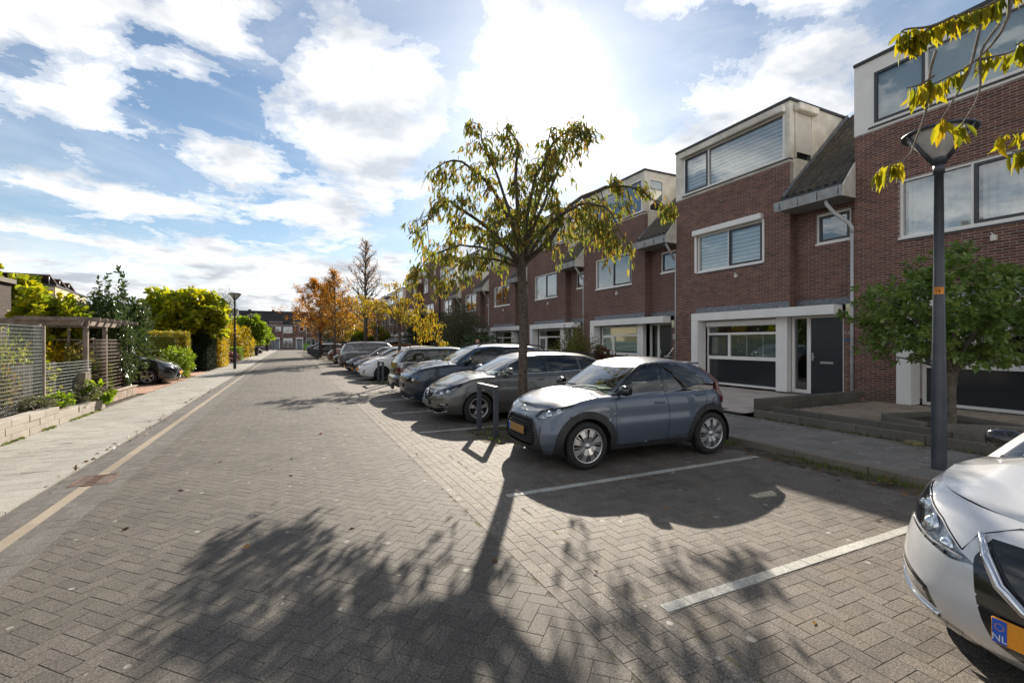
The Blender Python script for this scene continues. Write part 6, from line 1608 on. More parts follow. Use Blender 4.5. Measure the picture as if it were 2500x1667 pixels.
def leaves(name, P, Dr, size, m, parent, kind='oval', droop=0.0, jitter=0.7, stuff_kind=True, loc_world=True, limit=0):
    """leaf blades at points P along directions Dr; `limit` nearest in view become single leaf parts"""
    P = np.asarray(P, float); n = len(P)
    D_ = np.asarray(Dr, float) + rng.normal(0, jitter, (n, 3)); D_[:, 2] -= droop
    D_ /= np.linalg.norm(D_, axis=1, keepdims=True) + 1e-9
    up = rng.normal(0, 0.6, (n, 3)); up[:, 2] += 1.0
    Y = np.cross(up, D_); Y /= np.linalg.norm(Y, axis=1, keepdims=True) + 1e-9
    Z = np.cross(D_, Y)
    S = (np.asarray(size) if np.ndim(size) else np.full(n, size)) * rng.uniform(0.7, 1.25, n)
    lv, lt = leaf_shape(kind)
    cb = np.exp(rng.normal(0, .22, n))
    base = parent.matrix_world.translation if parent is not None else Vector((0, 0, 0))
    sing = []
    if limit:
        root = parent
        while root.parent: root = root.parent
        off_ = np.array(root.location)
        d = []
        for p in P + off_:
            q = proj(*p); d.append(q[2] if (0 < q[0] < 2500 and 0 < q[1] < 1667) else 1e6)
        order = np.argsort(d)[:limit]; sing = [int(i) for i in order if d[i] < 1e5]
        me = bpy.data.meshes.new('leaf'); me.from_pydata([tuple(v) for v in lv], [], [tuple(int(q) for q in t) for t in lt]); me.materials.append(m)
        me.polygons.foreach_set('use_smooth', [True] * len(lt))
        for i in sing:
            M = Matrix(((D_[i, 0], Y[i, 0], Z[i, 0], P[i, 0]), (D_[i, 1], Y[i, 1], Z[i, 1], P[i, 1]), (D_[i, 2], Y[i, 2], Z[i, 2], P[i, 2]), (0, 0, 0, 1))) @ Matrix.Scale(S[i], 4)
            o = link_obj('leaf', me, parent); o.matrix_local = M
    keep = np.ones(n, bool); keep[sing] = False
    if keep.sum() == 0: return
    P, D_, Y, Z, S, cb = P[keep], D_[keep], Y[keep], Z[keep], S[keep], cb[keep]; n = len(P)
    V = P[:, None] + S[:, None, None] * (lv[None, :, 0:1] * D_[:, None] + lv[None, :, 1:2] * Y[:, None] + (lv[None, :, 2:3] * cb[:, None, None]) * Z[:, None])
    F = (lt[None] + (np.arange(n) * len(lv))[:, None, None]).reshape(-1, 3)
    me = np_mesh(name, V.reshape(-1, 3), F, m, np.repeat(rng.random(n), len(lt)), smooth=True)
    o = link_obj(name, me, parent)
    if stuff_kind: stuff(o)
    return o

def curve_pts(ctrl, n):
    ctrl = [Vector(c) for c in ctrl]; out_ = []
    m = len(ctrl)
    for k in range(n + 1):
        t = k / n * (m - 1); i = min(int(t), m - 2); u = t - i
        p0, p1, p2, p3 = ctrl[max(i - 1, 0)], ctrl[i], ctrl[i + 1], ctrl[min(i + 2, m - 1)]
        out_.append(0.5 * ((2 * p1) + (p2 - p0) * u + (2 * p0 - 5 * p1 + 4 * p2 - p3) * u * u + (3 * p1 - p0 - 3 * p2 + p3) * u ** 3))
    return out_

def grow(mbx, limbs, twig_step, twig_len, twig_droop, r0, sub=2, r_tip=.004, start=.3):
    """limbs: control polylines; returns leaf anchor points with directions"""
    anchors = []
    for ctrl, ra in limbs:
        pts = curve_pts(ctrl, 14); n = len(pts)
        wob = [p + Vector((rnd.gauss(0, .012), rnd.gauss(0, .012), rnd.gauss(0, .012))) if 0 < k < n - 1 else p for k, p in enumerate(pts)]
        mbx.tube(wob, [ra * (1 - k / (n - 1)) ** .8 + r_tip for k in range(n)], 7)
        L = sum((pts[k + 1] - pts[k]).length for k in range(n - 1)); m = max(3, int(L / twig_step))
        for j in range(m):
            t = start + (1 - start) * (j + rnd.random()) / m; k = min(int(t * (n - 1)), n - 2); p = pts[k].lerp(pts[k + 1], t * (n - 1) - k)
            dr = (pts[k + 1] - pts[k]).normalized()
            side = dr.cross(Vector((rnd.gauss(0, 1), rnd.gauss(0, 1), rnd.gauss(0, 1)))).normalized()
            L1 = twig_len * rnd.uniform(.5, 1.3) * (1.1 - .5 * t)
            d1 = (dr * rnd.uniform(.2, .8) + side).normalized()
            q = [p + d1 * (L1 * s_) + Vector((0, 0, -twig_droop * L1 * s_ * s_)) for s_ in (0, .25, .5, .75, 1.0)]
            mbx.tube(q, [max(.004, ra * .22 * (1 - .75 * s_)) for s_ in (0, .25, .5, .75, 1)], 5, cap=False)
            for s_ in range(1, 5): anchors.append((q[s_], (q[s_] - q[s_ - 1]).normalized()))
            for _ in range(sub):
                s_ = rnd.randint(1, 3); e = (d1 + Vector((rnd.gauss(0, .8), rnd.gauss(0, .8), rnd.gauss(0, .6)))).normalized(); l2 = L1 * rnd.uniform(.3, .7)
                qq = [q[s_] + e * (l2 * v_) + Vector((0, 0, -twig_droop * l2 * v_ * v_)) for v_ in (0, .5, 1.0)]
                mbx.tube(qq, [.006, .004, .003], 4, cap=False)
                for v_ in (1, 2): anchors.append((qq[v_], (qq[v_] - qq[v_ - 1]).normalized()))
        anchors.append((pts[-1], (pts[-1] - pts[-2]).normalized()))
    return anchors

def leaf_from(anchors, per, spread, keep=1.0):
    P, Dd = [], []
    for a, d in anchors:
        if rnd.random() > keep: continue
        for _ in range(per):
            P.append((a.x + rnd.gauss(0, spread), a.y + rnd.gauss(0, spread), a.z + rnd.gauss(0, spread) - spread * .5)); Dd.append(tuple(d * .4))
    return np.array(P), np.array(Dd)

# camera-plane right vector: sideways in the picture, used to place limbs as they spread in the photo
RV = Vector((CA, -SA, 0)); FV = Vector((SA, CA, 0))
def L_(r, d, z): return RV * r + FV * d + Vector((0, 0, z))

# --- the large cherry between the two nearest cars
ch = thing('cherry_tree', 'large cherry tree with drooping olive leaves standing in the parking row beside the bike hoop', 'tree', (4.15, 8.2, 0), 0, 'cherry trees in the parking row')
s = MB()
tp = [L_(0, 0, -.05), L_(0.0, 0, .2), L_(-.01, 0, 1.2), L_(.01, .02, 2.2), L_(-.03, 0, 3.0), L_(-.04, 0, 3.5)]
s.tube(curve_pts(tp, 16), [.13, .108, .10, .096, .094, .093, .092, .09, .089, .088, .087, .087, .087, .088, .09, .093, .097], 12)
limbs = [([L_(-.05, 0, 3.4), L_(-.2, .1, 4.0), L_(-.55, .2, 4.75), L_(-1.0, .1, 5.2), L_(-1.4, -.1, 5.3), L_(-1.8, -.2, 5.05)], .05),
         ([L_(-.03, 0, 3.5), L_(-.1, -.2, 4.2), L_(-.15, -.2, 5.0), L_(-.1, -.1, 5.6), L_(-.35, 0, 6.0)], .05),
         ([L_(0, 0, 3.5), L_(.2, .3, 4.3), L_(.45, .4, 5.0), L_(.5, .5, 5.7), L_(.62, .5, 6.3)], .045),
         ([L_(0.02, 0, 3.3), L_(.5, .1, 3.75), L_(.85, 0, 4.35), L_(1.5, -.1, 4.75), L_(2.1, -.2, 4.75), L_(2.8, -.3, 4.25)], .055),
         ([L_(0.02, 0, 3.35), L_(.45, -.5, 3.9), L_(1.0, -.9, 4.2), L_(1.4, -1.3, 4.0), L_(1.6, -1.5, 3.5)], .04),
         ([L_(-.05, 0, 3.3), L_(-.5, -.5, 3.7), L_(-1.1, -1.0, 4.1), L_(-1.4, -1.3, 4.1), L_(-1.7, -1.5, 3.6)], .04),
         ([L_(-.05, 0, 3.35), L_(-.45, .6, 3.8), L_(-1.0, 1.2, 4.3), L_(-1.6, 1.6, 4.3), L_(-1.9, 1.8, 3.8)], .04),
         ([L_(0, 0, 3.4), L_(.3, .7, 4.0), L_(.9, 1.3, 4.5), L_(1.5, 1.7, 4.6), L_(2.2, 1.9, 4.2)], .04),
         ([L_(0, 0, 3.5), L_(.1, -.5, 4.3), L_(.3, -.9, 4.9), L_(.7, -1.1, 5.4), L_(1.1, -1.2, 5.3)], .038),
         ([L_(0, 0, 3.5), L_(.45, .1, 4.6), L_(.8, .2, 5.4), L_(1.05, .2, 6.2)], .035),
         ([L_(-.05, 0, 3.25), L_(-.6, .3, 3.6), L_(-1.3, .5, 3.75), L_(-2.0, .6, 3.5), L_(-2.25, .6, 3.1)], .03),
         ([L_(0, 0, 3.4), L_(-.1, .8, 4.2), L_(-.3, 1.5, 4.9), L_(-.5, 1.9, 5.0)], .034),
         ([L_(-.04, 0, 3.2), L_(-.7, 0, 3.4), L_(-1.2, -.1, 3.3), L_(-1.65, -.2, 2.95)], .028),
         ([L_(0, 0, 3.45), L_(-.35, -.3, 4.5), L_(-.7, -.5, 5.3), L_(-.85, -.5, 5.8)], .034)]
anch = grow(s, limbs, .18, .46, .55, .05, 2, start=.17)
trunk = s.build('trunk', M_bark, ch)
P_, D_2 = leaf_from(anch, 7, .065, .60)
leaves('leaves', P_, D_2, .138, LM_cherry, ch, 'long', droop=1.25, jitter=.5, limit=300)

# --- second, yellower cherry farther along the row
c2_ = thing('cherry_tree', 'smaller yellow-leaved cherry tree in the parking row beside the white hybrid', 'tree', (4.17, 20.0, 0), 0, 'cherry trees in the parking row')
s = MB(); s.tube(curve_pts([(0, 0, -.05), (0, 0, 1.0), (.02, 0, 2.0), (0, 0, 2.6)], 8), [.085, .075, .07, .066, .064, .062, .06, .06, .06], 10)
limbs = [([L_(0, 0, 2.4), L_(-.6, 0, 3.1), L_(-1.2, -.1, 3.6), L_(-1.7, -.2, 3.5)], .035), ([L_(0, 0, 2.5), L_(-.1, .1, 3.4), L_(-.2, .1, 4.3)], .035), ([L_(0, 0, 2.4), L_(.5, .1, 2.9), L_(1.1, 0, 3.0), L_(1.8, -.1, 2.5)], .034),
         ([L_(0, 0, 2.5), L_(.3, .2, 3.3), L_(.8, .3, 3.9)], .03), ([L_(0, 0, 2.4), L_(.2, -.6, 2.9), L_(.7, -1.2, 2.8), L_(1.4, -1.4, 2.3)], .028), ([L_(0, 0, 2.4), L_(-.3, .8, 3.0), L_(-.8, 1.4, 3.2)], .028), ([L_(0, 0, 2.2), L_(.7, .3, 2.4), L_(1.5, .3, 2.0), L_(2.0, .3, 1.5)], .026), ([L_(0, 0, 2.5), L_(-.4, -.6, 3.3), L_(-1.0, -1.1, 3.3)], .028)]
an = grow(s, limbs, .26, .5, .55, .04, 2); s.build('trunk', M_bark, c2_)
P_, D_2 = leaf_from(an, 6, .09, .85); leaves('leaves', P_, D_2, .15, LM_cherry2, c2_, 'long', droop=1.2, jitter=.5)

# --- cherry outside the frame on the right, its branches hang into the picture
c3 = thing('cherry_tree', 'cherry whose yellow-green twigs hang in at the upper right in front of the lamp', 'tree', (4.35, -1.4, 0), 0, 'cherry trees in the parking row')
def ray(px, py, dist):  # a point at a given distance, used once to find where the twigs hang
    u = (px - 1250) / 1130; v = (833 - py) / 1130
    return Vector((u * CA + SA, -u * SA + CA, v)) * dist + Vector((0, 0, EYE)) - Vector((4.35, -1.4, 0))
s = MB(); s.tube(curve_pts([(0, 0, -.05), (0, 0, 1.2), (.05, 0, 2.4), (0, .1, 3.0)], 10), [.12, .1, .095, .09, .09, .088, .086, .085, .084, .083, .082], 10)
tw = []
def twig(ctrl, r_):
    pts = curve_pts(ctrl, 12); s.tube(pts, [r_ * (1 - k / 12) + .0035 for k in range(13)], 6); return pts
main1 = twig([Vector((0, .1, 3.0)), ray(2760, -260, 2.9), ray(2560, -120, 3.0), ray(2440, 0, 3.05), ray(2330, 40, 3.1), ray(2210, 100, 3.15)], .015)
main2 = twig([ray(2560, -120, 3.0), ray(2480, -20, 3.0), ray(2450, 70, 3.0), ray(2380, 150, 3.05), ray(2290, 200, 3.1), ray(2225, 230, 3.15)], .009)
hang = []
hang.append((twig([ray(2330, 40, 3.1), ray(2270, 65, 3.1), ray(2210, 72, 3.15), ray(2195, 88, 3.15)], .007), .3))
hang.append((twig([ray(2395, 60, 3.05), ray(2370, 160, 3.05), ray(2345, 215, 3.05), ray(2290, 305, 3.05)], .006), .9))
hang.append((twig([ray(2440, 60, 3.0), ray(2395, 130, 3.0), ray(2390, 230, 3.0), ray(2340, 315, 3.0)], .006), .9))
hang.append((twig([ray(2285, 125, 3.1), ray(2270, 180, 3.1), ray(2262, 265, 3.1), ray(2240, 330, 3.1), ray(2215, 385, 3.1), ray(2160, 405, 3.1)], .006), .85))
hang.append((twig([ray(2280, 185, 3.1), ray(2250, 205, 3.1), ray(2215, 215, 3.1)], .005), .2))
hang.append((twig([ray(2395, 145, 3.0), ray(2420, 140, 3.0), ray(2460, 130, 3.0), ray(2500, 115, 3.0)], .006), .1))
hang.append((twig([ray(2640, 250, 2.6), ray(2560, 300, 2.7), ray(2480, 322, 2.75), ray(2440, 328, 2.8)], .006), .2))
hang.append((twig([ray(2640, 310, 2.6), ray(2560, 350, 2.6), ray(2500, 365, 2.65), ray(2470, 372, 2.7)], .005), .2))
hang.append((twig([ray(2760, -260, 2.9), ray(2700, 40, 2.6), ray(2640, 250, 2.6), ray(2640, 310, 2.6)], .012), 2))
hang.append((twig([ray(2640, 60, 2.3), ray(2540, 80, 2.3), ray(2480, 110, 2.3)], .006), .0))
hang.append((main1, .42)); hang.append((main2, .5))
s.build('trunk', M_bark2, c3)
NP, ND = [], []
for pts, st_ in hang:
    if st_ > 1: continue
    n = len(pts); Lp = sum((pts[k + 1] - pts[k]).length for k in range(n - 1)); cnt = int((1 - st_) * Lp / .017) + 6
    for _ in range(cnt):
        t = st_ + (1 - st_) * rnd.random(); k = min(int(t * (n - 1)), n - 2); p = pts[k].lerp(pts[k + 1], t * (n - 1) - k)
        NP.append((p.x + rnd.gauss(0, .012), p.y + rnd.gauss(0, .012), p.z - .004)); ND.append((0, 0, 0))
for px_, py_ in ((2150, 412), (2165, 405), (2185, 402), (2140, 420)):
    for _ in range(3): NP.append(tuple(ray(px_ + rnd.gauss(0, 4), py_, 3.1))); ND.append((0, 0, 0))
leaves('leaves', NP, ND, .128, LM_near, c3, 'long', droop=1.3, jitter=.42, limit=300)

# ------------------------------------------------------------------ clipped and bushy plants
def bush(name, label, cat, loc, rad, n, size, m, kind='oval', group=None, stem=None, shell=.75, lump=.28, droop=.2, box=False, base=0.0, spikes=0, part='leaves', bark=None, seed=0):
    """foliage spread through a lumpy volume. rad (rx, ry, rz); centre rz above base"""
    root = thing(name, label, cat, loc, 0, group)
    rx, ry, rz = rad; P = []; n = int(n * (2.2 if box else 1.9)); size *= 1.18
    ph = rng.random(6) * 6.28
    cnt = 0
    cl = rng.normal(0, 1, (max(14, n // 90), 3)); cl /= np.linalg.norm(cl, axis=1, keepdims=True)
    while len(P) < n:
        k = n - len(P) + 50
        if box:
            q = rng.uniform(-1, 1, (k, 3)); f = rng.integers(0, 5, k); q[f == 0, 0] = 1; q[f == 1, 0] = -1; q[f == 2, 1] = 1; q[f == 3, 1] = -1; q[f == 4, 2] = 1
            q *= (1 - np.abs(rng.normal(0, .08, (k, 1)))); q = q * np.array(rad) + np.array((0, 0, rz)); q += rng.normal(0, .03, q.shape)
        else:
            d = rng.normal(0, 1, (k, 3)); d /= np.linalg.norm(d, axis=1, keepdims=True)
            rr = np.clip(1 - np.abs(rng.normal(0, 1 - shell, k)), .12, 1.0)
            lum = 1 + lump * (np.sin(d[:, 0] * 5 + ph[0]) * np.sin(d[:, 1] * 4.3 + ph[1]) + .7 * np.sin(d[:, 2] * 6 + ph[2]) * np.sin(d[:, 0] * 7.5 + ph[3])) 
            c_ = (d @ cl.T).max(1); gap = c_ > rng.uniform(.84, .99, k)
            q = d * (rr * lum)[:, None] * np.array(rad) + np.array((0, 0, rz)); q = q[gap]
        P.extend(q.tolist())
    P = np.array(P[:n]); P[:, 2] += base; P = P[P[:, 2] > base + .02]
    Dd = P - np.array((0, 0, base + rz * .6)); Dd /= np.linalg.norm(Dd, axis=1, keepdims=True) + 1e-6
    s = MB(); has = False
    if spikes:
        PP, DD = [], []
        for _ in range(spikes):
            a = rnd.uniform(0, 6.28); t = rnd.uniform(.0, .8); r_ = math.sqrt(rnd.random()) * .9
            p0 = Vector((rx * r_ * math.cos(a), ry * r_ * math.sin(a), base + rz * (1 + .7 * math.sqrt(max(0, 1 - r_ * r_))))); L = rnd.uniform(.5, 1.35) * (1.3 - r_)
            d = Vector((p0.x * .25, p0.y * .25, 1)).normalized(); s.tube([p0, p0 + d * L * .6, p0 + d * L], [.008, .006, .003], 4); has = True
            for k in range(int(26 * L)):
                u = rnd.random(); q = p0 + d * (L * u); PP.append(tuple(q)); DD.append((rnd.gauss(0, 1), rnd.gauss(0, 1), .9))
        if PP: P = np.concatenate([P, np.array(PP)]); Dd = np.concatenate([Dd, np.array(DD)])
    if stem:
        h, r_ = stem; has = True
        s.tube([(0, 0, -.05), (.01, 0, h * .5), (0, 0, h), (0, 0, h + rz * .5)], [r_ * 1.15, r_, r_ * .9, r_ * .5], 9)
        for k in range(9):
            a = k * .7; e = Vector((rx * .7 * math.cos(a), ry * .7 * math.sin(a), base + rz * rnd.uniform(.6, 1.5))); s.tube([(0, 0, h * .92), Vector((e.x * .4, e.y * .4, h + (e.z - h) * .55)), e], [r_ * .55, r_ * .35, .008], 6)
    elif not box:
        has = True
        for k in range(7):
            a = k * .9 + ph[0]; s.tube([(rx * .15 * math.cos(a), ry * .15 * math.sin(a), 0), (rx * .4 * math.cos(a), ry * .4 * math.sin(a), base + rz * .8), (rx * .6 * math.cos(a), ry * .6 * math.sin(a), base + rz * 1.3)], [.03, .02, .006], 5)
    if has: s.build('trunk' if stem else 'stems', bark or M_bark, root)
    leaves(part, P, Dd, size, m, root, kind, droop=droop, jitter=.6)
    if box:
        c_ = MB(); c_.box(-rx * .8, rx * .8, -ry * .72, ry * .72, .02, rz * 1.8); c_.build('inner_growth', LM_yew if m is LM_yew else m, root)
    return root

# street side, left
bush('laurel_bush', 'tall dark glossy laurel with upright shoots behind the pergola', 'bush', (-5.6, 20.6, 0), (1.1, 1.1, 1.35), 2300, .14, LM_laurel, 'broad', spikes=75, base=.45, droop=-.1, shell=.6)
bush('laurel_bush', 'narrow laurel shoots hanging down beside the last trellis post', 'bush', (-4.95, 18.9, 0), (.42, .5, 1.25), 1300, .12, LM_laurel, 'long', base=.25, droop=.2, shell=.5)
bush('catalpa_tree', 'yellow broad-leaved tree at the far left behind the mesh fence', 'tree', (-10.9, 26.0, 0), (1.3, 1.3, 1.25), 2600, .19, LM_yellow, 'round', stem=(2.1, .08), base=2.0, droop=.5, spikes=6)
bush('catalpa_tree', 'lower yellow-green tree between the far left tree and the pergola', 'tree', (-6.9, 19.3, 0), (.82, .85, 1.0), 1000, .17, LM_yellow, 'round', stem=(1.3, .07), base=1.1, droop=.5, spikes=3)
bush('catalpa_tree', 'round yellow-green catalpa crown rising above the dark yew hedge', 'tree', (-5.6, 33.0, 0), (2.1, 2.1, 1.35), 4600, .20, LM_yellow, 'round', stem=(2.2, .10), base=2.0, droop=.5)
bush('beech_hedge', 'tall clipped beech hedge turning yellow behind the black car in the drive', 'hedge', (-7.3, 27.4, 0), (2.7, .45, 1.1), 7000, .085, LM_beech, 'oval', box=True)
bush('yew_hedge', 'dark clipped yew block at the edge of the left sidewalk', 'hedge', (-5.15, 33.9, 0), (.75, 1.7, 1.25), 9000, .07, LM_yew, 'oval', box=True)
bush('yellow_hedge', 'sunlit yellow hedge side glowing just right of the dark yew block', 'hedge', (-4.55, 37.6, 0), (.4, 1.9, 1.25), 3500, .09, LM_gold, 'oval', box=True)
bush('green_shrub', 'small bright green shrub in front of the black car', 'bush', (-4.75, 26.0, 0), (.65, .7, .62), 1800, .085, LM_green, 'oval', stem=(.3, .025), base=.2)
bush('golden_shrub', 'golden shrub between the first two left street lamps', 'bush', (-5.4, 52.5, 0), (1.7, 2.4, 1.75), 3800, .14, LM_gold, 'oval')
bush('sedum_clump', 'low clump of pink flower heads at the left sidewalk edge', 'plant', (-4.9, 46.5, 0), (.75, 1.0, .42), 1400, .09, LM_sedum, 'round')
bush('green_hedge', 'small light green clipped hedge beyond the pink flower clump', 'hedge', (-4.75, 50.5, 0), (.5, 1.6, .6), 1800, .09, LM_green, 'oval', box=True)
bush('green_tree', 'bright green round tree just beyond the second left lamp', 'tree', (-4.9, 67.0, 0), (2.3, 2.3, 1.75), 3200, .22, LM_green, 'round', stem=(1.8, .1), base=1.4)
bush('green_tree', 'smaller bright green tree farther down the left sidewalk', 'tree', (-4.4, 78.0, 0), (2.0, 2.0, 1.5), 2000, .22, LM_green, 'round', stem=(1.6, .1), base=1.3)
bush('olive_hedge', 'olive hedge block under the bright green tree', 'hedge', (-4.9, 63.0, 0), (.9, 2.6, .95), 2600, .11, LM_beech, 'oval', box=True)
bush('dark_conifer', 'single grey-green conifer top behind the first left street lamp', 'tree', (-7.0, 62.0, 0), (1.2, 1.2, 2.2), 1900, .22, LM_grey, 'needle', stem=(3.6, .15), base=3.4, shell=.5)
bush('background_shrub', 'dark climber mound on the wall behind the laurel', 'bush', (-11.5, 27.0, 0), (2.4, 1.5, 1.5), 2600, .14, LM_laurel, 'oval', base=1.2)
# garden behind the mesh fence
gsp = [(-5.7, 9.6, .55, 1.15, LM_mix), (-5.8, 10.7, .6, 1.3, LM_olive), (-6.1, 12.0, .55, .95, LM_mix), (-5.6, 8.6, .5, .95, LM_green), (-5.7, 13.2, .5, .8, LM_mix), (-6.6, 9.4, .8, 1.5, LM_mix), (-6.9, 12.9, .6, 1.25, LM_red), (-6.4, 14.2, .5, .7, LM_red), (-6.9, 16.6, .9, 1.2, LM_yellow), (-5.9, 15.6, .5, .8, LM_yellow), (-6.4, 18.0, .9, 1.1, LM_gold), (-5.45, 16.9, .3, .95, LM_olive), (-5.3, 18.1, .3, .7, LM_green), (-7.6, 10.9, .8, 1.7, LM_olive), (-7.9, 14.6, .9, 1.3, LM_mix), (-8.2, 12.4, 1.0, 1.9, LM_yellow), (-7.2, 8.3, .8, 1.8, LM_mix)]
gl_ = ['rust and yellow leaved shrub nearest the first fence post', 'olive-green shrub behind the mesh between the posts', 'mixed autumn shrub in mid panel behind the mesh', 'green shrub at the left picture edge behind the mesh', 'low mixed shrub behind the second fence post', 'tall mixed shrub at the back of the fenced garden', 'crimson bush seen through the mesh fence', 'low crimson bush right of the second post', 'yellow shrub under the pergola', 'yellow shrub in front of the low mesh', 'golden shrub behind the trellis posts', 'thin olive climber on the trellis', 'small fern green plant low in the trellis', 'tall olive shrub deep in the fenced garden', 'mixed shrub deep behind the low mesh', 'tall yellow shrub deep behind the second post', 'tall shrub at the picture edge behind the green one']
for (x, y, r_, h, m_), lb in zip(gsp, gl_):
    bush('garden_shrub', lb, 'bush', (x, y, .25), (r_, r_, h * .66), int(700 + 1500 * r_ * h), .085, m_, 'oval', group='shrubs in the fenced garden', lump=.4, shell=.55, droop=.3)
# plants spilling over the low wall
for (x, y, r_, h, m_, sz, kd, lb) in ((-4.65, 12.6, .28, .3, LM_grey, .05, 'oval', 'grey-green herb spilling over the low wall by the second post'), (-4.6, 14.55, .4, .36, LM_grey, .05, 'oval', 'grey flowering cushion plant on the low wall by the timber planter'), (-4.5, 15.2, .32, .34, LM_green, .2, 'round', 'big-leaved bright green plant at the end of the low wall'), (-4.7, 9.7, .35, .12, LM_green, .09, 'round', 'low yellow-green weeds on top of the wall at left'), (-4.65, 13.4, .25, .25, LM_green, .07, 'oval', 'small green weed between the cushion plant and the second post')):
    bush('wall_plant', lb, 'plant', (x, y, .33), (r_, r_ * 1.5, h * .5), 420 if sz < .15 else 40, sz, m_, kd, group='plants on the low wall')
# right side gardens
bush('evergreen_tree', 'dark rounded evergreen with bare lower stems right of the yellow cherry', 'tree', (10.9, 40.0, .1), (2.1, 2.3, 1.5), 5000, .15, LM_dark, 'oval', stem=(1.3, .09), base=1.2)
bush('grey_green_bush', 'tall grey-green garden bush right of the far lamp post', 'bush', (10.6, 30.2, .1), (1.75, 1.7, 2.05), 6500, .11, LM_grey, 'oval', spikes=16, shell=.6)
bush('low_evergreen', 'low dark green bush behind the walking man', 'bush', (10.3, 26.4, .1), (1.2, 1.5, 1.0), 2800, .11, LM_laurel, 'oval')
bush('low_evergreen', 'dark green shrub before the white porch just left of the cherry trunk', 'bush', (10.6, 23.4, .1), (1.0, 1.2, .72), 1900, .11, LM_laurel, 'oval', spikes=6)
bush('yellow_green_bush', 'yellow-green bush in front of the house right of the cherry trunk', 'bush', (10.3, 15.6, .12), (.85, 1.0, 1.0), 3200, .08, LM_olive, 'oval', spikes=14, shell=.5, lump=.4)
bush('hydrangea', 'faded red hydrangea heads beside the yellow-green bush', 'bush', (10.3, 13.9, .12), (.55, .6, .62), 1100, .10, LM_hyd, 'round', lump=.4)
bush('hydrangea', 'smaller red-tinged hydrangea left of the dark door', 'bush', (10.9, 13.0, .12), (.45, .5, .5), 700, .10, LM_hyd, 'round', lump=.4)
bush('round_tree', 'ball-shaped yellow-green tree before the distant terrace', 'tree', (9.6, 62.0, .1), (2.0, 2.0, 1.25), 2600, .18, LM_green, 'round', stem=(1.5, .1), base=1.2)
bush('round_tree', 'darker green ball tree behind the bare tall trunk', 'tree', (8.9, 68.0, .1), (1.9, 1.9, 1.5), 2000, .18, LM_laurel, 'oval', stem=(1.6, .1), base=1.2)
bush('evergreen_tree', 'dark tree behind the orange trees near the far lamp', 'tree', (7.6, 84.0, 0), (3.2, 3.2, 2.2), 2600, .26, LM_dark, 'oval', stem=(1.5, .12), base=.7)
bush('dark_hedge', 'dark hedge before the brick shed under the yellow cherry', 'hedge', (9.6, 50.5, .1), (.6, 3.6, .75), 2600, .11, LM_dark, 'oval', box=True)
# photinia in the nearest yard
ph_ = thing('photinia_tree', 'small round-crowned evergreen tree in the paved yard behind the lamp post', 'tree', (10.92, 4.2, .2))
s = MB(); s.tube(curve_pts([(0, 0, -.06), (.0, 0, .3), (.02, .01, .75), (0, 0, 1.05)], 8), [.095, .078, .073, .07, .07, .075, .088, .10, .08], 12)
ends = []
for k in range(13):
    a = k * 2.4; r_ = .5 + .9 * ((k * 37) % 10) / 10; e = Vector((r_ * math.cos(a), r_ * math.sin(a), 1.25 + 1.5 * ((k * 53) % 11) / 11)); s.tube(curve_pts([(0, 0, .95), Vector((e.x * .35, e.y * .35, .95 + (e.z - .95) * .55)), e], 6), [.05, .04, .032, .026, .02, .014, .008], 6); ends.append(e)
s.build('trunk', M_bark2, ph_)
PP, DD = [], []
for _ in range(720):
    d = Vector((rnd.gauss(0, 1), rnd.gauss(0, 1), rnd.gauss(0, 1))).normalized(); rr = rnd.uniform(.72, 1.02) if rnd.random() < .75 else rnd.uniform(.3, .75)
    lum = 1 + .22 * math.sin(d.x * 5 + 1) * math.sin(d.y * 5) + .10 * math.sin(d.z * 7)
    c_ = Vector((d.x * 1.44, d.y * 1.44, d.z * 1.12)) * rr * lum + Vector((0, 0, 2.08))
    if c_.z < 1.12: continue
    ax = (d + Vector((0, 0, .5))).normalized()
    for k in range(13):
        t = k / 13; q = c_ - ax * (.13 * (1 - t)); a = k * 2.4; sd_ = ax.orthogonal().normalized(); sd2 = ax.cross(sd_)
        PP.append(tuple(q)); DD.append(tuple(sd_ * math.cos(a) + sd2 * math.sin(a) + ax * (.35 + .5 * t)))
leaves('leaves', PP, DD, .118, LM_photinia, ph_, 'broad', droop=.05, jitter=.22, limit=300)

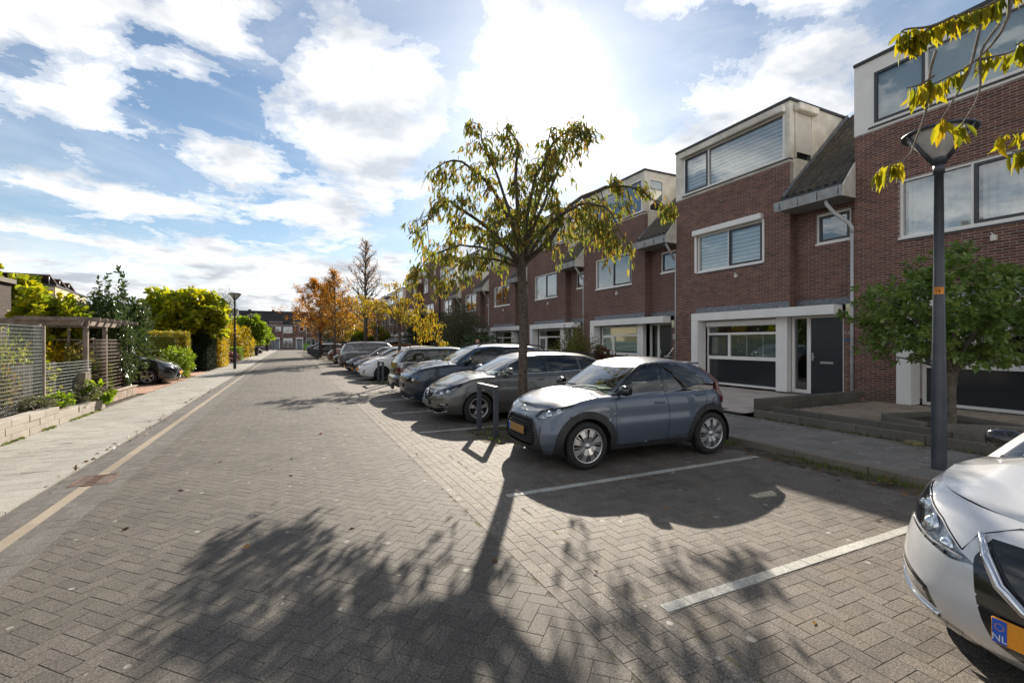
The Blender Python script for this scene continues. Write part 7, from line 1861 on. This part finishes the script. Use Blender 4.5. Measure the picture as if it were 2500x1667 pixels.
# ------------------------------------------------------------------ autumn trees farther on
def branchy(name, label, loc, h, r_, crown0, spread, nl, levels, m, leafn, size, droop=.1, taper=1.0, group=None, up=.6, mark=M_bark):
    root = thing(name, label, 'tree', loc, rnd.random() * 6, group); s = MB(); tips = []
    s.tube([(0, 0, -.05), (.02, .02, h * .3), (-.03, .02, h * .6), (0, 0, h)], [r_ * 1.1, r_ * .85, r_ * .5, .012], 9)
    for k in range(nl):
        t = crown0 + (1 - crown0) * (k + rnd.random()) / nl * .96; z = h * t; a = k * 2.399 + rnd.gauss(0, .3)
        f = (t - crown0) / (1 - crown0); L = spread * (1 - f) ** taper * rnd.uniform(.75, 1.15) + .25
        if f < .12: L *= .8
        d = Vector((math.cos(a), math.sin(a), up)).normalized(); q = [Vector((0, 0, z))]
        for j in range(5): d = (d + Vector((rnd.gauss(0, .12), rnd.gauss(0, .12), .08 - droop * .2))).normalized(); q.append(q[-1] + d * L / 5)
        s.tube(q, [max(.012, r_ * .32 * (1 - j / 5.5)) for j in range(6)], 6)
        for j in range(1, 6):
            for _ in range(levels):
                e = (d + Vector((rnd.gauss(0, .8), rnd.gauss(0, .8), rnd.gauss(.15, .6)))).normalized(); l2 = L * rnd.uniform(.16, .34); a1 = q[j]; b1 = a1 + e * l2 * .5; c1_ = a1 + e * l2 + Vector((0, 0, rnd.gauss(0, .04)))
                s.tube([a1, b1, c1_], [.014, .010, .005], 4, cap=False); tips += [(b1, e), (c1_, e)]
                for _ in range(2):
                    g = (e + Vector((rnd.gauss(0, .8), rnd.gauss(0, .8), rnd.gauss(.1, .6)))).normalized(); l3 = l2 * rnd.uniform(.35, .7); s.tube([b1, b1 + g * l3], [.008, .004], 4, cap=False); tips.append((b1 + g * l3, g))
    s.build('trunk', mark, root)
    if leafn:
        leafn = int(leafn * 1.7); size *= 1.15; idx = [rnd.choice(tips) for _ in range(leafn)]
        P = np.array([tuple(p) for p, _ in idx]) + rng.normal(0, .13, (leafn, 3)); Dd = np.array([tuple(d) for _, d in idx])
        leaves('leaves', P, Dd, size, m, root, 'oval', droop=.3)
    return root
branchy('bare_tree', 'tall nearly bare tree with fine upright twigs behind the parked cars', (6.25, 45.0, 0), 11.3, .20, .28, 3.4, 44, 4, LM_orange, 1300, .10, up=.75)
branchy('orange_tree', 'slim orange tree with bare top whose trunk stands before the rust brown car', (3.0, 38.2, 0), 7.4, .10, .3, 2.5, 24, 3, LM_orange, 2300, .12, up=.35, taper=1.15)
branchy('orange_tree', 'broad orange tree beyond the dark railing near the road', (2.9, 56.0, 0), 8.4, .16, .22, 4.2, 26, 3, LM_orange, 6500, .17, up=.4, taper=.7)
branchy('orange_tree', 'yellow-orange tree right behind the broad orange one', (5.6, 60.0, 0), 6.8, .14, .22, 3.8, 22, 3, LM_gold, 4500, .17, up=.35, taper=.7)
branchy('orange_tree', 'thin orange-leaved tree before the distant terrace, right of the bare trunk', (8.2, 52.0, 0), 6.0, .10, .3, 2.6, 20, 2, LM_orange, 1300, .13, up=.5)
# grass tufts, weeds and fallen leaves along the verge
def scatter(name, label, pts, size, m, kind, droop, jitter, parent=None):
    P = np.array(pts); D0 = np.tile(np.array((0, 0, 1.0)), (len(P), 1))
    o = leaves(name, P, D0, size, m, None, kind, droop=droop, jitter=jitter)
    o['label'] = label; o['kind'] = 'stuff'; return o
gp = []
while len(gp) < 2600:
    y = rnd.uniform(-2, 9) if rnd.random() < .8 else rnd.uniform(9, 30); x = rnd.gauss(6.72, .10)
    if mnoise.noise(Vector((x * 1.3, y * 1.1, 0))) > -.12 and x < 6.86: gp.append((x, y, .0))
scatter('verge_grass', 'ragged grass tufts on the bare strip along the kerb', gp, .085, LM_grass, 'needle', 0, .45)
gp = []
for _ in range(900):
    y = rnd.choice([rnd.uniform(7.2, 8.7), rnd.uniform(19.2, 20.6)]); x = rnd.uniform(3.1, 5.0) if rnd.random() < .7 else rnd.uniform(3.1, 6.3)
    if mnoise.noise(Vector((x * 2, y * 2, 3))) > .0: gp.append((x, y, .0))
scatter('strip_weeds', 'small weeds in the planting strips under the cherry trees', gp, .06, LM_green, 'oval', 0, .7)
gp = [(-4.36 + abs(rnd.gauss(0, .035)), y, .02) for y in [rnd.uniform(8.5, 15) for _ in range(900)] if mnoise.noise(Vector((0, y * .9, 5))) > -.1]
gp += [(9.02 + abs(rnd.gauss(0, .03)) - .03, rnd.uniform(0, 6.8), .11) for _ in range(350)] + [(9.25 + rnd.gauss(0, .05), rnd.uniform(0, 6.8), .15) for _ in range(350)]
scatter('edge_weeds', 'thin green weeds growing in the joints beside walls and edgings', gp, .05, LM_grass, 'oval', 0, .6)
fl_ = []
for _ in range(260): fl_.append((rnd.gauss(6.5, .22), rnd.uniform(-1, 9), .012))
for _ in range(50): fl_.append((rnd.uniform(-1.5, 6.3), rnd.uniform(1.5, 14), .01))
for _ in range(120): fl_.append((-2.62 + rnd.gauss(0, .06), rnd.uniform(3, 20), .03))
P = np.array(fl_); o = leaves('fallen_leaves', P, rng.normal(0, 1, (len(P), 3)) * np.array((1, 1, .0)), .065, leaf_mat('fallen_leaf', [(0.20, 0.06, 0.02), (0.25, 0.13, 0.03), (0.12, 0.06, 0.03), (0.10, .05, .03)], .1), None, 'oval', droop=0, jitter=.12)
o['label'] = 'scattered fallen leaves on the paving and verge'; o['kind'] = 'stuff'
# ------------------------------------------------------------------ street furniture
M_pole = mat('blue_grey_pole_paint', (0.062, 0.072, 0.088), 0.42, 0.1, var=0.12, scale=5, bump=0.06, fine=90)
M_pole2 = mat('dark_pole_paint', (0.035, 0.038, 0.043), 0.5, 0.1, var=0.12, scale=5, bump=0.04)
M_opal = mat('lamp_diffuser', (0.50, 0.47, 0.45), 0.35, var=0.08, scale=9, bump=0)
M_sticker = mat('orange_sticker', (0.75, 0.26, 0.02), 0.5, var=0.04, bump=0)
def lamp(loc, h, r0, r1, label, sticker=False, m=None, num=None, k_=1.0):
    q = lambda r_: r_ * k_
    m = m or M_pole2
    t = thing('street_lamp', label, 'street lamp', loc, 0, 'bowl-headed street lamps along the street')
    s = MB(); s.lathe([(r0, 0), (r0, .9), (r0 * .97, 1.0), (r1, h * .6), (r1 * .82, h - .42), (r1 * 1.05, h - .42), (r1 * 1.05, h - .30), (0, h - .3)], 20); s.build('pole', m, t)
    s = MB(); s.lathe([(0.0, h - .31), (.075, h - .30), (.10, h - .26), (.11, h - .235), (.0, h - .22)], 24); s.build('lamp_base', m, t)
    s = MB(); s.lathe([(.09, h - .23), (q(.2), h - .10), (q(.335), h + .085), (q(.33), h + .10), (.1, h + .10)], 28); s.build('diffuser', M_opal, t)
    s = MB(); s.lathe([(q(.30), h + .13), (q(.39), h + .112), (q(.40), h + .09), (q(.375), h + .08), (q(.33), h + .09)], 28); s.lathe([(0, h + .15), (.2, h + .145), (q(.3), h + .13)], 28); s.build('lamp_lid', m, t)
    for k in range(3):
        a = 2.1 * k + .4; s = MB(); s.tube([(.09 * math.cos(a), .09 * math.sin(a), h - .25), (q(.215) * math.cos(a), q(.215) * math.sin(a), h - .11), (q(.37) * math.cos(a), q(.37) * math.sin(a), h + .09)], [.03, .022, .018], 6); s.build('rib', m, t)
    if sticker:
        zs_ = 2.3; rr = r0 * .97 + (r1 - r0 * .97) * (zs_ - 1) / (h * .6 - 1) + .0015; a0 = math.atan2(-loc[1], -loc[0])
        s = MB(); s.lathe([(rr, zs_ - .045), (rr, zs_ + .045)], 14, 0, None, True, a0 - .9, a0 + .9); st_ = s.build('sticker', M_sticker, t)
        if num:
            o = txt(num, .06, ((rr + .001) * math.cos(a0 - .18), (rr + .001) * math.sin(a0 - .18), zs_ - .008), (R(90), 0, a0 + R(90)), M_seam, st_, 'lamp_number', .0006)
            for q in range(6): s = MB(); s.box(-.002, .0, -.04 + q * .012, -.034 + q * .012, zs_ + .024, zs_ + .032, 0, Matrix.Rotation(a0, 4, 'Z') @ Matrix.Translation((rr + .003, 0, 0))); s.build('print_mark', M_seam, st_)
    return t
lamp((7.53, 3.02, .1), 4.23, .078, .056, 'dark blue-grey street lamp in the right foreground with an orange number sticker', True, M_pole, '18', .97)
lamp((-3.25, 34.0, .02), 4.65, .085, .055, 'nearest street lamp on the left sidewalk, right of the dark yew block', True)
lamp((-4.2, 60.0, .02), 4.65, .085, .055, 'second street lamp on the left, between golden shrub and green tree')
lamp((-3.2, 99.0, .02), 4.65, .085, .055, 'last small street lamp on the left before the end houses')
lamp((8.55, 28.7, .1), 4.75, .085, .055, 'street lamp on the right sidewalk between the two dark garden bushes', True)
lamp((2.7, 54.0, 0), 4.65, .085, .055, 'street lamp inside the corner of the dark railing')
lamp((7.9, 81.0, 0), 4.65, .085, .055, 'distant street lamp right of the orange trees')
def hoop(x, ya, yb, label):
    t = thing('bike_hoop', label, 'bike hoop', (x, (ya + yb) / 2, 0), 0, 'square steel hoops in the parking row'); w_ = .04; a = (ya - yb) / 2; h = .93
    for y in (a, -a): s = MB(); s.bbox(-w_, w_, y - w_, y + w_, -.05, h - 2 * w_ - .001, .004); s.build('leg', M_pole, t)
    s = MB(); s.bbox(-w_, w_, -abs(a) - w_, abs(a) + w_, h - 2 * w_, h, .004); s.build('crossbar', M_pole, t)
hoop(3.36, 7.74, 8.57, 'grey square steel hoop standing between the slate hatchback and the cherry trunk')
hoop(3.35, 19.25, 20.3, 'grey square steel hoop in front of the white hybrid')
# stones and odd bits on the ground
s = MB(); s.lathe([(0, .10), (.07, .095), (.12, .06), (.135, .02), (.12, 0)], 14, 0, Matrix.Translation((8.93, 3.9, .105)) @ Matrix.Diagonal((.8, 1.1, .75, 1)))
tag(s.build('boulder', mat('mossy_stone', (0.20, 0.17, 0.07), 0.9, var=.3, scale=12, bump=.6)), 'rounded mossy yellow stone lying on the right sidewalk by the edging', 'stone')
# dark planter tray, tree surround
t = thing('tree_surround', 'triangular ring of grey concrete kerbs round the small yard tree', 'tree surround', (10.92, 4.2, .2))
V3 = [(-.95, -.05), (.15, -1.0), (.75, .55), (-.55, .85)]
for (a, b_) in ((V3[0], V3[1]), (V3[1], V3[2]), (V3[2], V3[3]), (V3[3], V3[0])):
    a, b_ = Vector((*a, 0)), Vector((*b_, 0)); L = (b_ - a).length; M = Matrix.Translation((a + b_) / 2) @ Matrix.Rotation(math.atan2(b_.y - a.y, b_.x - a.x), 4, 'Z')
    s = MB(); s.bbox(-L / 2 + .06, L / 2 - .06, -.06, .06, -.02, .14, .01, 0, M); s.build('kerb_block', M_block_dk, t)
s = MB(); s.add([(*v, .06) for v in V3], [(0, 1, 2, 3)]); s.build('soil', M_earth, t)
# low wall of stacking blocks between forecourt and yard
lw = thing('block_wall', 'low wall of dark grey stacking blocks beside the front yard steps', 'wall', (9.4, 6.97, .1))
shared_ = None
for c_ in range(3):
    n_ = 8
    for k in range(n_):
        x = k * .5 - (.25 if c_ % 2 else 0); x0, x1 = max(0, x), min(3.95, x + .5)
        if x1 - x0 < .05: continue
        s = MB(); s.bbox(x0 + .0015, x1 - .0015, -.11 + rnd.gauss(0, .002), .11 + rnd.gauss(0, .002), .0 + c_ * .122, .12 + c_ * .122, .006); s.build('block', M_block_dk, lw)
# garden wall on the left, three courses of pale blocks stepping down
gw_ = thing('garden_wall', 'low garden wall of pale stacking blocks along the left sidewalk', 'wall', (-4.35, 0, .02))
for c_ in range(3):
    y = 2.0 - (.3 if c_ % 2 else .1)
    while y < 15.3:
        y1 = min(y + .6, 15.35)
        if y1 - y > .1 and not (c_ == 2 and y > 12.25):
            s = MB(); s.bbox(-.24 + rnd.gauss(0, .003), 0 + rnd.gauss(0, .004), y + .003, y1 - .003, c_ * .128, c_ * .128 + .125, .006); s.build('block', M_block, gw_)
        y += .6
s = MB(); s.box(-4.6, -.25, 2, 15.3, .0, .3); s.build('garden_soil', M_earth, gw_)
# mesh fence
M_wire = mat('galvanised_wire', (0.40, 0.44, 0.41), 0.5, 0.1, var=.1, bump=0)
FX = -4.9
mf = thing('mesh_fence', 'tall green-grey wire mesh fence on timber posts behind the low garden wall', 'fence', (FX, 0, .3))
ht, y0, y1 = 1.72, 6.0, 13.55
def wire(p, q, r_): s = MB(); s.tube([p, q], r_, 4, cap=False, smooth=False); s.build('wire', M_wire, mf)
k = 0
while k * .075 <= ht + .01: wire((0, y0, .05 + k * .075), (0, y1, .05 + k * .075), .0036); k += 1
y = y0
while y < y1: wire((.004, y, .05), (.004, y, ht + .06), .0043); y += .06
for yp in (10.85, 13.5):
    s = MB(); s.bbox(-.14, -.03, yp - .05, yp + .05, -.1, ht + .1, .006); s.build('post', M_wood, mf)
    s = MB(); s.bbox(-.028, .03, yp + .02, yp + .06, -.05, ht + .08, .004); s.build('post_batten', M_timber_lt, mf)
lf = thing('low_mesh_fence', 'lower wire mesh panel between the tall fence and the planter boards', 'fence', (FX, 13.6, .3))
def wire2(p, q, r_): s = MB(); s.tube([p, q], r_, 4, cap=False, smooth=False); s.build('wire', M_wire, lf)
for k in range(13): wire2((0, 0, .05 + k * .075), (.1, 2.3, .05 + k * .075), .0036)
for k in range(42): wire2((.004 + .1 * k / 42, .055 * k, .05), (.004 + .1 * k / 42, .055 * k, .97), .0028)
for k in range(9): s = MB(); s.bbox(-.62 + rnd.gauss(0, .004), -.59, .1 + k * .24, .33 + k * .24, -.1, .92 + rnd.gauss(0, .01), .004); s.build('board', mat('dark_stained_board', (0.075, 0.06, 0.048), .85, var=.25, scale=6, bump=.3), lf)
# pergola with trellis over a timber planter
pg = thing('pergola', 'weathered timber pergola with wire trellis at the corner by the drive', 'pergola', (-4.95, 16.2, .25))
PH = 1.92
for (x, y) in ((.05, -.35), (.0, 1.2), (.0, 2.75), (-1.9, -.35), (-1.9, 2.6), (-3.7, -.35)):
    s = MB(); s.bbox(x - .05, x + .05, y - .05, y + .05, -.1, PH - .002, .006); s.build('post', M_wood, pg)
s = MB(); s.bbox(-4.6, .12, -.39, -.32, PH, PH + .13, .006); s.build('beam', M_wood, pg)
s = MB(); s.bbox(-4.6, .12, 2.5, 2.57, PH, PH + .13, .006); s.build('beam', M_wood, pg)
s = MB(); s.bbox(-.035, .035, -.6, 3.3, PH, PH + .12, .006); s.build('beam', M_wood, pg)
for k in range(7):
    y = -.45 + .55 * k; s = MB(); s.bbox(-1.3, .38, y - .025, y + .025, PH + .121, PH + .215, .005); s.build('rafter', M_wood, pg)
for k in range(4): s = MB(); s.bbox(-4.4, -1.2, .35 + .6 * k, .41 + .6 * k, PH + .131, PH + .2, .005); s.build('rafter', M_wood, pg)
for (x, y) in ((-1.2, 2.4), (-2.5, 2.4)): s = MB(); s.bbox(x - .03, x + .03, y - .03, y + .03, .9, PH, .004); s.build('stud', M_wood, pg)
for z in (1.15, 1.55): s = MB(); s.bbox(-3.4, -.6, 2.38, 2.42, z - .02, z + .02, .004); s.build('rail', M_wood, pg)
M_rod = mat('rusted_rod', (0.20, 0.14, 0.11), 0.6, .3, var=.2, bump=.1)
for k in range(15):
    z = .08 + k * .105
    s = MB(); s.tube([(.06, -.35 if z > .9 else .1, z), (.06, 2.75, z)], .006, 5); s.build('trellis_rod', M_rod, pg)
for k in range(26):
    y = .15 + .1 * k; s = MB(); s.tube([(.055, y, .08), (.055, y, 1.55)], .0025, 4); s.build('trellis_wire', M_rod, pg)
pl = thing('timber_planter', 'low planter of upright weathered boards under the trellis', 'planter', (-4.62, 15.45, .02))
for k in range(34):
    y = .0 + k * .105; s = MB(); s.bbox(-.02 + rnd.gauss(0, .002), .02 + rnd.gauss(0, .002), y + .002, y + .103, 0, .27, .004); s.build('board', M_timber_lt, pl)
for k in range(2): s = MB(); s.bbox(-.12, .05, -.02 + k * 1.82, 1.8 + k * 1.82 - .004, .272, .305, .005); s.build('cap_board', M_timber_lt, pl)
for (y, h) in ((-.08, .95), (-.26, .95)): s = MB(); s.bbox(-.20, -.06, y - .08, y + .08, 0, h, .008); s.build('end_post', M_wood, pl)
s = MB(); s.bbox(-.55, -.03, 0, 3.55, 0, .25, .01); s.build('soil', M_earth, pl)
pb = thing('bird_box', 'grey pointed-roof nest box on a slim post behind the trellis', 'nest box', (-5.75, 18.6, .2))
s = MB(); s.bbox(-.14, .14, -.14, .14, 1.0, 1.5, .01); s.build('box', M_wood, pb); s = MB(); s.prism([(-.2, 1.45), (.2, 1.62), (.2, 1.66), (-.2, 1.49)], 1, -.2, .2); s.build('roof', M_timber_lt, pb); s = MB(); s.bbox(-.03, .03, -.03, .03, -.1, .999, .004); s.build('post', M_wood, pb)
# reddish drive and other frontages on the left
drv = structure(sheet('drive', -11, -4.36, 19.2, 26.6, .004, M_joint))
lay(drv, 'paver', herring(-9.5, -4.4, 19.3, 26.5, 0.0, .105), .21, .105, M_drive, .015, limit=120)
structure(sheet('drive', -9.5, -4.36, 28.2, 32.0, .006, M_drive)); structure(sheet('drive', -9.5, -4.36, 39.7, 45.2, .006, M_drive))
structure(sheet('left_gardens', -40, -4.37, -3, 112, -.015, M_earth))
# buildings behind the left gardens
gsd = thing('garden_shed', 'corner of a brick outbuilding with concrete coping at the left picture edge', 'shed', (-8.8, 22.0, 0))
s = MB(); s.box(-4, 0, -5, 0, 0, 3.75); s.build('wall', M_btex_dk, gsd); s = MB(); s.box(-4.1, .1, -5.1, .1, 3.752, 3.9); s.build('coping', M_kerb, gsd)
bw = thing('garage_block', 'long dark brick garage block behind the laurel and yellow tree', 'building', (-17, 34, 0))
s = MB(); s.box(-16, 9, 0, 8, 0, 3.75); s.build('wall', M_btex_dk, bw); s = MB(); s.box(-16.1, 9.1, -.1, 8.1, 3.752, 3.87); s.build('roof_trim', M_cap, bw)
s = MB()
for q in range(10): s.tube([(-6 + q * 1.2, .3, 3.87), (-6 + q * 1.2, .3, 4.6)], .04, 5)
s.tube([(-6, .3, 4.6), (5, .3, 4.6)], .05, 5); s.tube([(-6, .3, 4.25), (5, .3, 4.25)], .03, 5); s.build('roof_railing', M_wood, bw)
M_lap = mat('cream_weatherboard', (0.62, 0.50, 0.30), 0.6, var=.05, scale=2, bump=.03)
cb = thing('cream_house', 'cream boarded upper storey with tilted solar panels above the garage block', 'house', (-18.1, 52, 0), R(8))
for k in range(16): s = MB(); s.prism([(-.02, k * .4), (-.05, k * .4), (-.02, k * .4 + .398), (0, k * .4 + .398)], 0, -10, 0.0); s.build('board', M_lap, cb); s = MB(); s.box(0.0 + .001, .03, 0, 12, k * .4, k * .4 + .392); s.build('board', M_lap, cb)
s = MB(); s.box(-10, 0, 0, 12, 0, 6.4); s.build('wall', M_lap, cb); s = MB(); s.box(-10.1, .1, -.1, 12.1, 6.402, 6.56); s.build('roof_trim', M_cap, cb)
for k in range(3):
    y = .6 + 3.4 * k; s = MB(); s.prism([(-3.2, 8.75 - .0), (-3.2, 8.83), (-.1, 7.53), (-.1, 7.45)], 1, y, y + 2.6) if False else s.prism([(y, 7.35), (y, 7.43), (y + 3.0, 6.73), (y + 3.0, 6.65)], 0, -3.4, -.4); s.build('solar_panel', mat('solar_back', (0.16, 0.10, 0.08), .6, var=.1), cb)
    s = MB(); s.tube([(-.5, y + .1, 6.56), (-.5, y + .1, 7.34)], .04, 5); s.tube([(-3.3, y + .1, 6.56), (-3.3, y + .1, 7.34)], .04, 5); s.build('panel_leg', M_zinc, cb)
rw = thing('row_house', 'dark roofed brick row seen between the laurel and the catalpa', 'house', (-24, 72, 0))
s = MB(); s.box(-18, 17, 0, 9, 0, 4.2); s.build('wall', M_btex, rw); s = MB(); s.prism([(-.3, 4.15), (4.5, 6.4), (9.3, 4.15)], 0, -18.1, 17.1); s.build('roof', M_slate, rw)
# ------------------------------------------------------------------ railing, sheds and end fence
M_fence = mat('dark_blue_railing', (0.028, 0.034, 0.045), .5, .1, var=.1, bump=.03)
def railing(p0, p1, h, step, label):
    a, b_ = Vector((*p0, 0)), Vector((*p1, 0)); L = (b_ - a).length
    t = thing('railing', label, 'railing', a, math.atan2(b_.y - a.y, b_.x - a.x), 'dark railings round the play area')
    s = MB(); s.bbox(0, L, -.02, .02, h - .05, h, .004); s.build('top_rail', M_fence, t); s = MB(); s.bbox(0, L, -.015, .015, .10, .14, .003); s.build('bottom_rail', M_fence, t)
    n = int(L / step)
    me = None
    for k in range(n + 1):
        if me is None: s = MB(); s.box(-.011, .011, -.011, .011, .05, h - .05); me = s.mesh('bar', M_fence)
        link_obj('bar', me, t, (k * L / n, 0, 0))
    for x in (0, L / 2, L): s = MB(); s.bbox(x - .035, x + .035, -.035, .035, -.05, h + .02, .004); s.build('post', M_fence, t)
railing((2.3, 48.6), (2.0, 70.0), .95, .13, 'dark railing running along the right edge of the far road')
railing((2.34, 48.55), (6.2, 48.3), .95, .2, 'dark railing turning right at the lamp post, bars against sunlit ground')
structure(sheet('play_area', 2.3, 13, 48.6, 110, .003, mat('sandy_paving', (0.34, 0.29, 0.21), .9, var=.2, scale=1.5, bump=.3)))
def shed(loc, w_, d_, label):
    t = thing('bin_shed', label, 'shed', loc, 0, 'low brick sheds with dark roofs'); s = MB(); s.box(0, d_, 0, w_, 0, 1.5); s.build('wall', mat('orange_brick_wall', (0.34, 0.13, 0.05), .85, var=.2, scale=14, bump=.3), t)
    s = MB(); s.prism([(-.15, 1.52), (-.15, 1.66), (d_ + .1, 2.1), (d_ + .1, 1.96)], 1, -.1, w_ + .1); s.build('roof', M_cap, t)
shed((8.8, 46.0, 0), 5.5, 2.2, 'low orange brick shed with dark roof beyond the white hybrid'); shed((8.3, 64.5, 0), 5, 2.2, 'farther low shed with dark roof behind the grey off-roader')
M_lfence = mat('pale_grey_fence', (0.30, 0.32, 0.33), .5, .3, var=.08, bump=0)
t = thing('end_fence', 'pale grey bar fence across the end of the street', 'fence', (-9, 110, 0))
for k in range(6): s = MB(); s.tube([(k * 2.6, 0, 0), (k * 2.6, 0, 1.95)], .06, 6); s.build('post', M_lfence, t)
s = MB(); s.box(0, 13, -.02, .02, 1.85, 1.91); s.build('top_rail', M_lfence, t); s = MB(); s.box(0, 13, -.02, .02, .1, .16); s.build('bottom_rail', M_lfence, t)
s = MB(); s.box(-.012, .012, -.012, .012, .15, 1.86); me = s.mesh('bar', M_lfence)
for k in range(87): link_obj('bar', me, t, (k * .15, 0, 0))
for (x, y, lb) in ((-3.9, 63.4, 'dark wheelie bin beside the parked car far down the left sidewalk'), (-3.9, 92.0, 'dark wheelie bin at the far end of the left sidewalk')):
    t = thing('wheelie_bin', lb, 'bin', (x, y, .02), 0, 'wheelie bins'); s = MB(); s.prism([(-.25, .05), (.25, .05), (.3, 1.0), (-.3, 1.0)], 1, -.28, .28); s.build('body', M_trim, t); s = MB(); s.bbox(-.33, .33, -.31, .31, 1.0, 1.08, .02); s.build('lid', M_trim, t)
t = thing('recycling_bin', 'bright green box bin behind the far parked cars', 'bin', (-.2 + 2.6, 92, 0)); s = MB(); s.bbox(-.5, .5, -.4, .4, .1, 1.3, .05); s.build('body', mat('bright_green_plastic', (0.16, 0.34, 0.05), .5), t); s = MB(); s.bbox(-.53, .53, -.43, .43, 1.3, 1.38, .02); s.build('lid', MATS['bright_green_plastic'], t)
t = thing('sign_post', 'slim post with a blue upright sign before the ball-shaped tree', 'sign', (8.6, 53.0, .1)); s = MB(); s.tube([(0, 0, 0), (0, 0, 3.6)], .045, 8); s.build('post', M_pipe, t); s = MB(); s.bbox(-.06, .06, -.08, .08, 2.0, 3.3, .01); s.build('sign_panel', mat('faded_blue_sign', (0.07, 0.13, 0.30), .5, var=.05), t); s = MB(); s.tube([(0, 0, 3.5), (.5, -.3, 3.7), (.9, -.5, 3.9)], .025, 6); s.build('arm', M_pipe, t)
# scaffold in front of the distant terrace
t = thing('scaffold', 'thin steel scaffold tower before the distant terrace', 'scaffold', (13.0, 66.0, 0))
for x in (0, -.9):
    for y in (0, 2, 4): s = MB(); s.tube([(x, y, 0), (x, y, 8.4)], .035, 6); s.build('standard', M_zinc, t)
for z in (2.1, 4.1, 6.1, 8.1):
    for x in (0, -.9): s = MB(); s.tube([(x, -.2, z), (x, 4.2, z)], .03, 6); s.build('ledger', M_zinc, t)
    s = MB(); s.box(-.88, -.02, 0, 4, z - .09, z - .04); s.build('deck_board', M_timber_lt, t)

# ------------------------------------------------------------------ the man on the sidewalk
def person(loc, rz):
    t = thing('person', 'bald bearded man in a pale green jacket walking behind the navy car', 'person', loc, rz)
    jt = [(0, 0, .98), (0, 0, 1.18), (.01, 0, 1.38), (.015, 0, 1.46), (.02, 0, 1.53)]           # pelvis..neck
    rad = [(.16, .12), (.155, .115), (.165, .11), (.06, .06), (.055, .055)]
    edges = [(0, 1), (1, 2), (2, 3), (3, 4)]
    def addc(start, pts, rs):
        p = start
        for q, r_ in zip(pts, rs): jt.append(q); rad.append((r_, r_)); edges.append((p, len(jt) - 1)); p = len(jt) - 1
        return p
    for s_ in (1, -1):
        addc(2, [(.0, .18 * s_, 1.39), (-.03 + .05 * s_, .23 * s_, 1.12), (.08 + .06 * s_, .22 * s_, .90), (.12 + .06 * s_, .21 * s_, .82)], [.075, .055, .042, .035])
        addc(0, [(.02 + .05 * s_, .09 * s_, .88), (.06 + .10 * s_, .10 * s_, .50), (-.02 + .16 * s_, .10 * s_, .09), (.12 + .16 * s_, .10 * s_, .04)], [.095, .07, .05, .045])
    me = bpy.data.meshes.new('body'); me.from_pydata(jt, edges, []); o = link_obj('body', me, t)
    md = o.modifiers.new('skin', 'SKIN')
    for v_, r_ in zip(me.skin_vertices[0].data, rad): v_.radius = r_
    me.skin_vertices[0].data[0].use_root = True
    md.use_smooth_shade = True; sb = o.modifiers.new('sub', 'SUBSURF'); sb.levels = 2; sb.render_levels = 2
    me.materials.append(mat('pale_green_jacket', (0.22, 0.36, 0.25), .8, var=.12, scale=14, bump=.3))
    M_skin = mat('skin', (0.52, 0.28, 0.20), .5, var=.08, scale=20, bump=.05)
    bm = bmesh.new(); bmesh.ops.create_uvsphere(bm, u_segments=24, v_segments=18, radius=1)
    for v_ in bm.verts:
        x, y, z = v_.co; w_ = 1 - .22 * max(0, -z) ** 1.4
        x2 = x * .098 * (1 - .1 * max(0, -z)) + (.012 if x > 0 and z < 0 else 0); v_.co = (x2, y * .077 * w_, z * .118)
        if x > .8 and abs(y) < .35 and -.35 < z < .15: v_.co.x += .016 * (1 - abs(y) / .35)
        if x > .6 and .1 < abs(y) < .55 and .02 < z < .25: v_.co.x -= .008
        if abs(y) > .93 and -.2 < z < .25: v_.co.y += math.copysign(.012, y)
    hm = bpy.data.meshes.new('head'); bm.to_mesh(hm); bm.free(); hm.materials.append(M_skin); hm.polygons.foreach_set('use_smooth', [True] * len(hm.polygons))
    hd = link_obj('head', hm, t, (.035, 0, 1.635), (0, R(12), 0))
    s = MB(); s.lathe([(.0, -.118), (.05, -.10), (.072, -.05), (.078, -.02)], 16, 0, Matrix.Translation((.028, 0, -.004)) @ Matrix.Diagonal((1.12, .98, 1, 1)), True, R(-95), R(95)); s.build('beard', mat('grey_beard', (0.42, 0.38, 0.35), .9, var=.2, scale=60, bump=.4), hd)
    for s_ in (1, -1):
        s = MB(); s.lathe([(0, .007), (.006, .004), (.008, 0)], 8, 0, Matrix.Translation((.086, .03 * s_, .014)) @ Matrix.Rotation(R(90), 4, 'Y')); s.build('eye', M_seam, hd)
        s = MB(); x0 = .15 + .06 * s_
        s.bbox(x0 - .03, x0 + .05, .21 * s_ - .017, .21 * s_ + .017, .72, .82, .01)
        for q in range(4): s.tube([(x0 + .035 - q * .022, .21 * s_, .735), (x0 + .045 - q * .022, .205 * s_, .69), (x0 + .035 - q * .02, .195 * s_, .66 + .006 * abs(q - 1.5))], [.009, .008, .006], 6)
        s.tube([(x0 + .05, .20 * s_, .79), (x0 + .075, .19 * s_, .75), (x0 + .07, .185 * s_, .72)], [.01, .009, .007], 6); s.build('hand', M_skin, t)
        s = MB(); q0 = (.02 + .05 * s_, .09 * s_, .94); s.tube([q0, (.06 + .10 * s_, .10 * s_, .50), (-.02 + .16 * s_, .10 * s_, .08)], [.105, .082, .07], 12); s.build('trouser_leg', mat('dark_trousers', (0.03, 0.035, 0.05), .9), t)
        s = MB(); s.bbox(-.08 + .16 * s_, .2 + .16 * s_, .10 * s_ - .05, .10 * s_ + .05, 0, .1, .03); s.build('shoe', M_trim, t)
person((7.75, 19.9, .106), R(200))
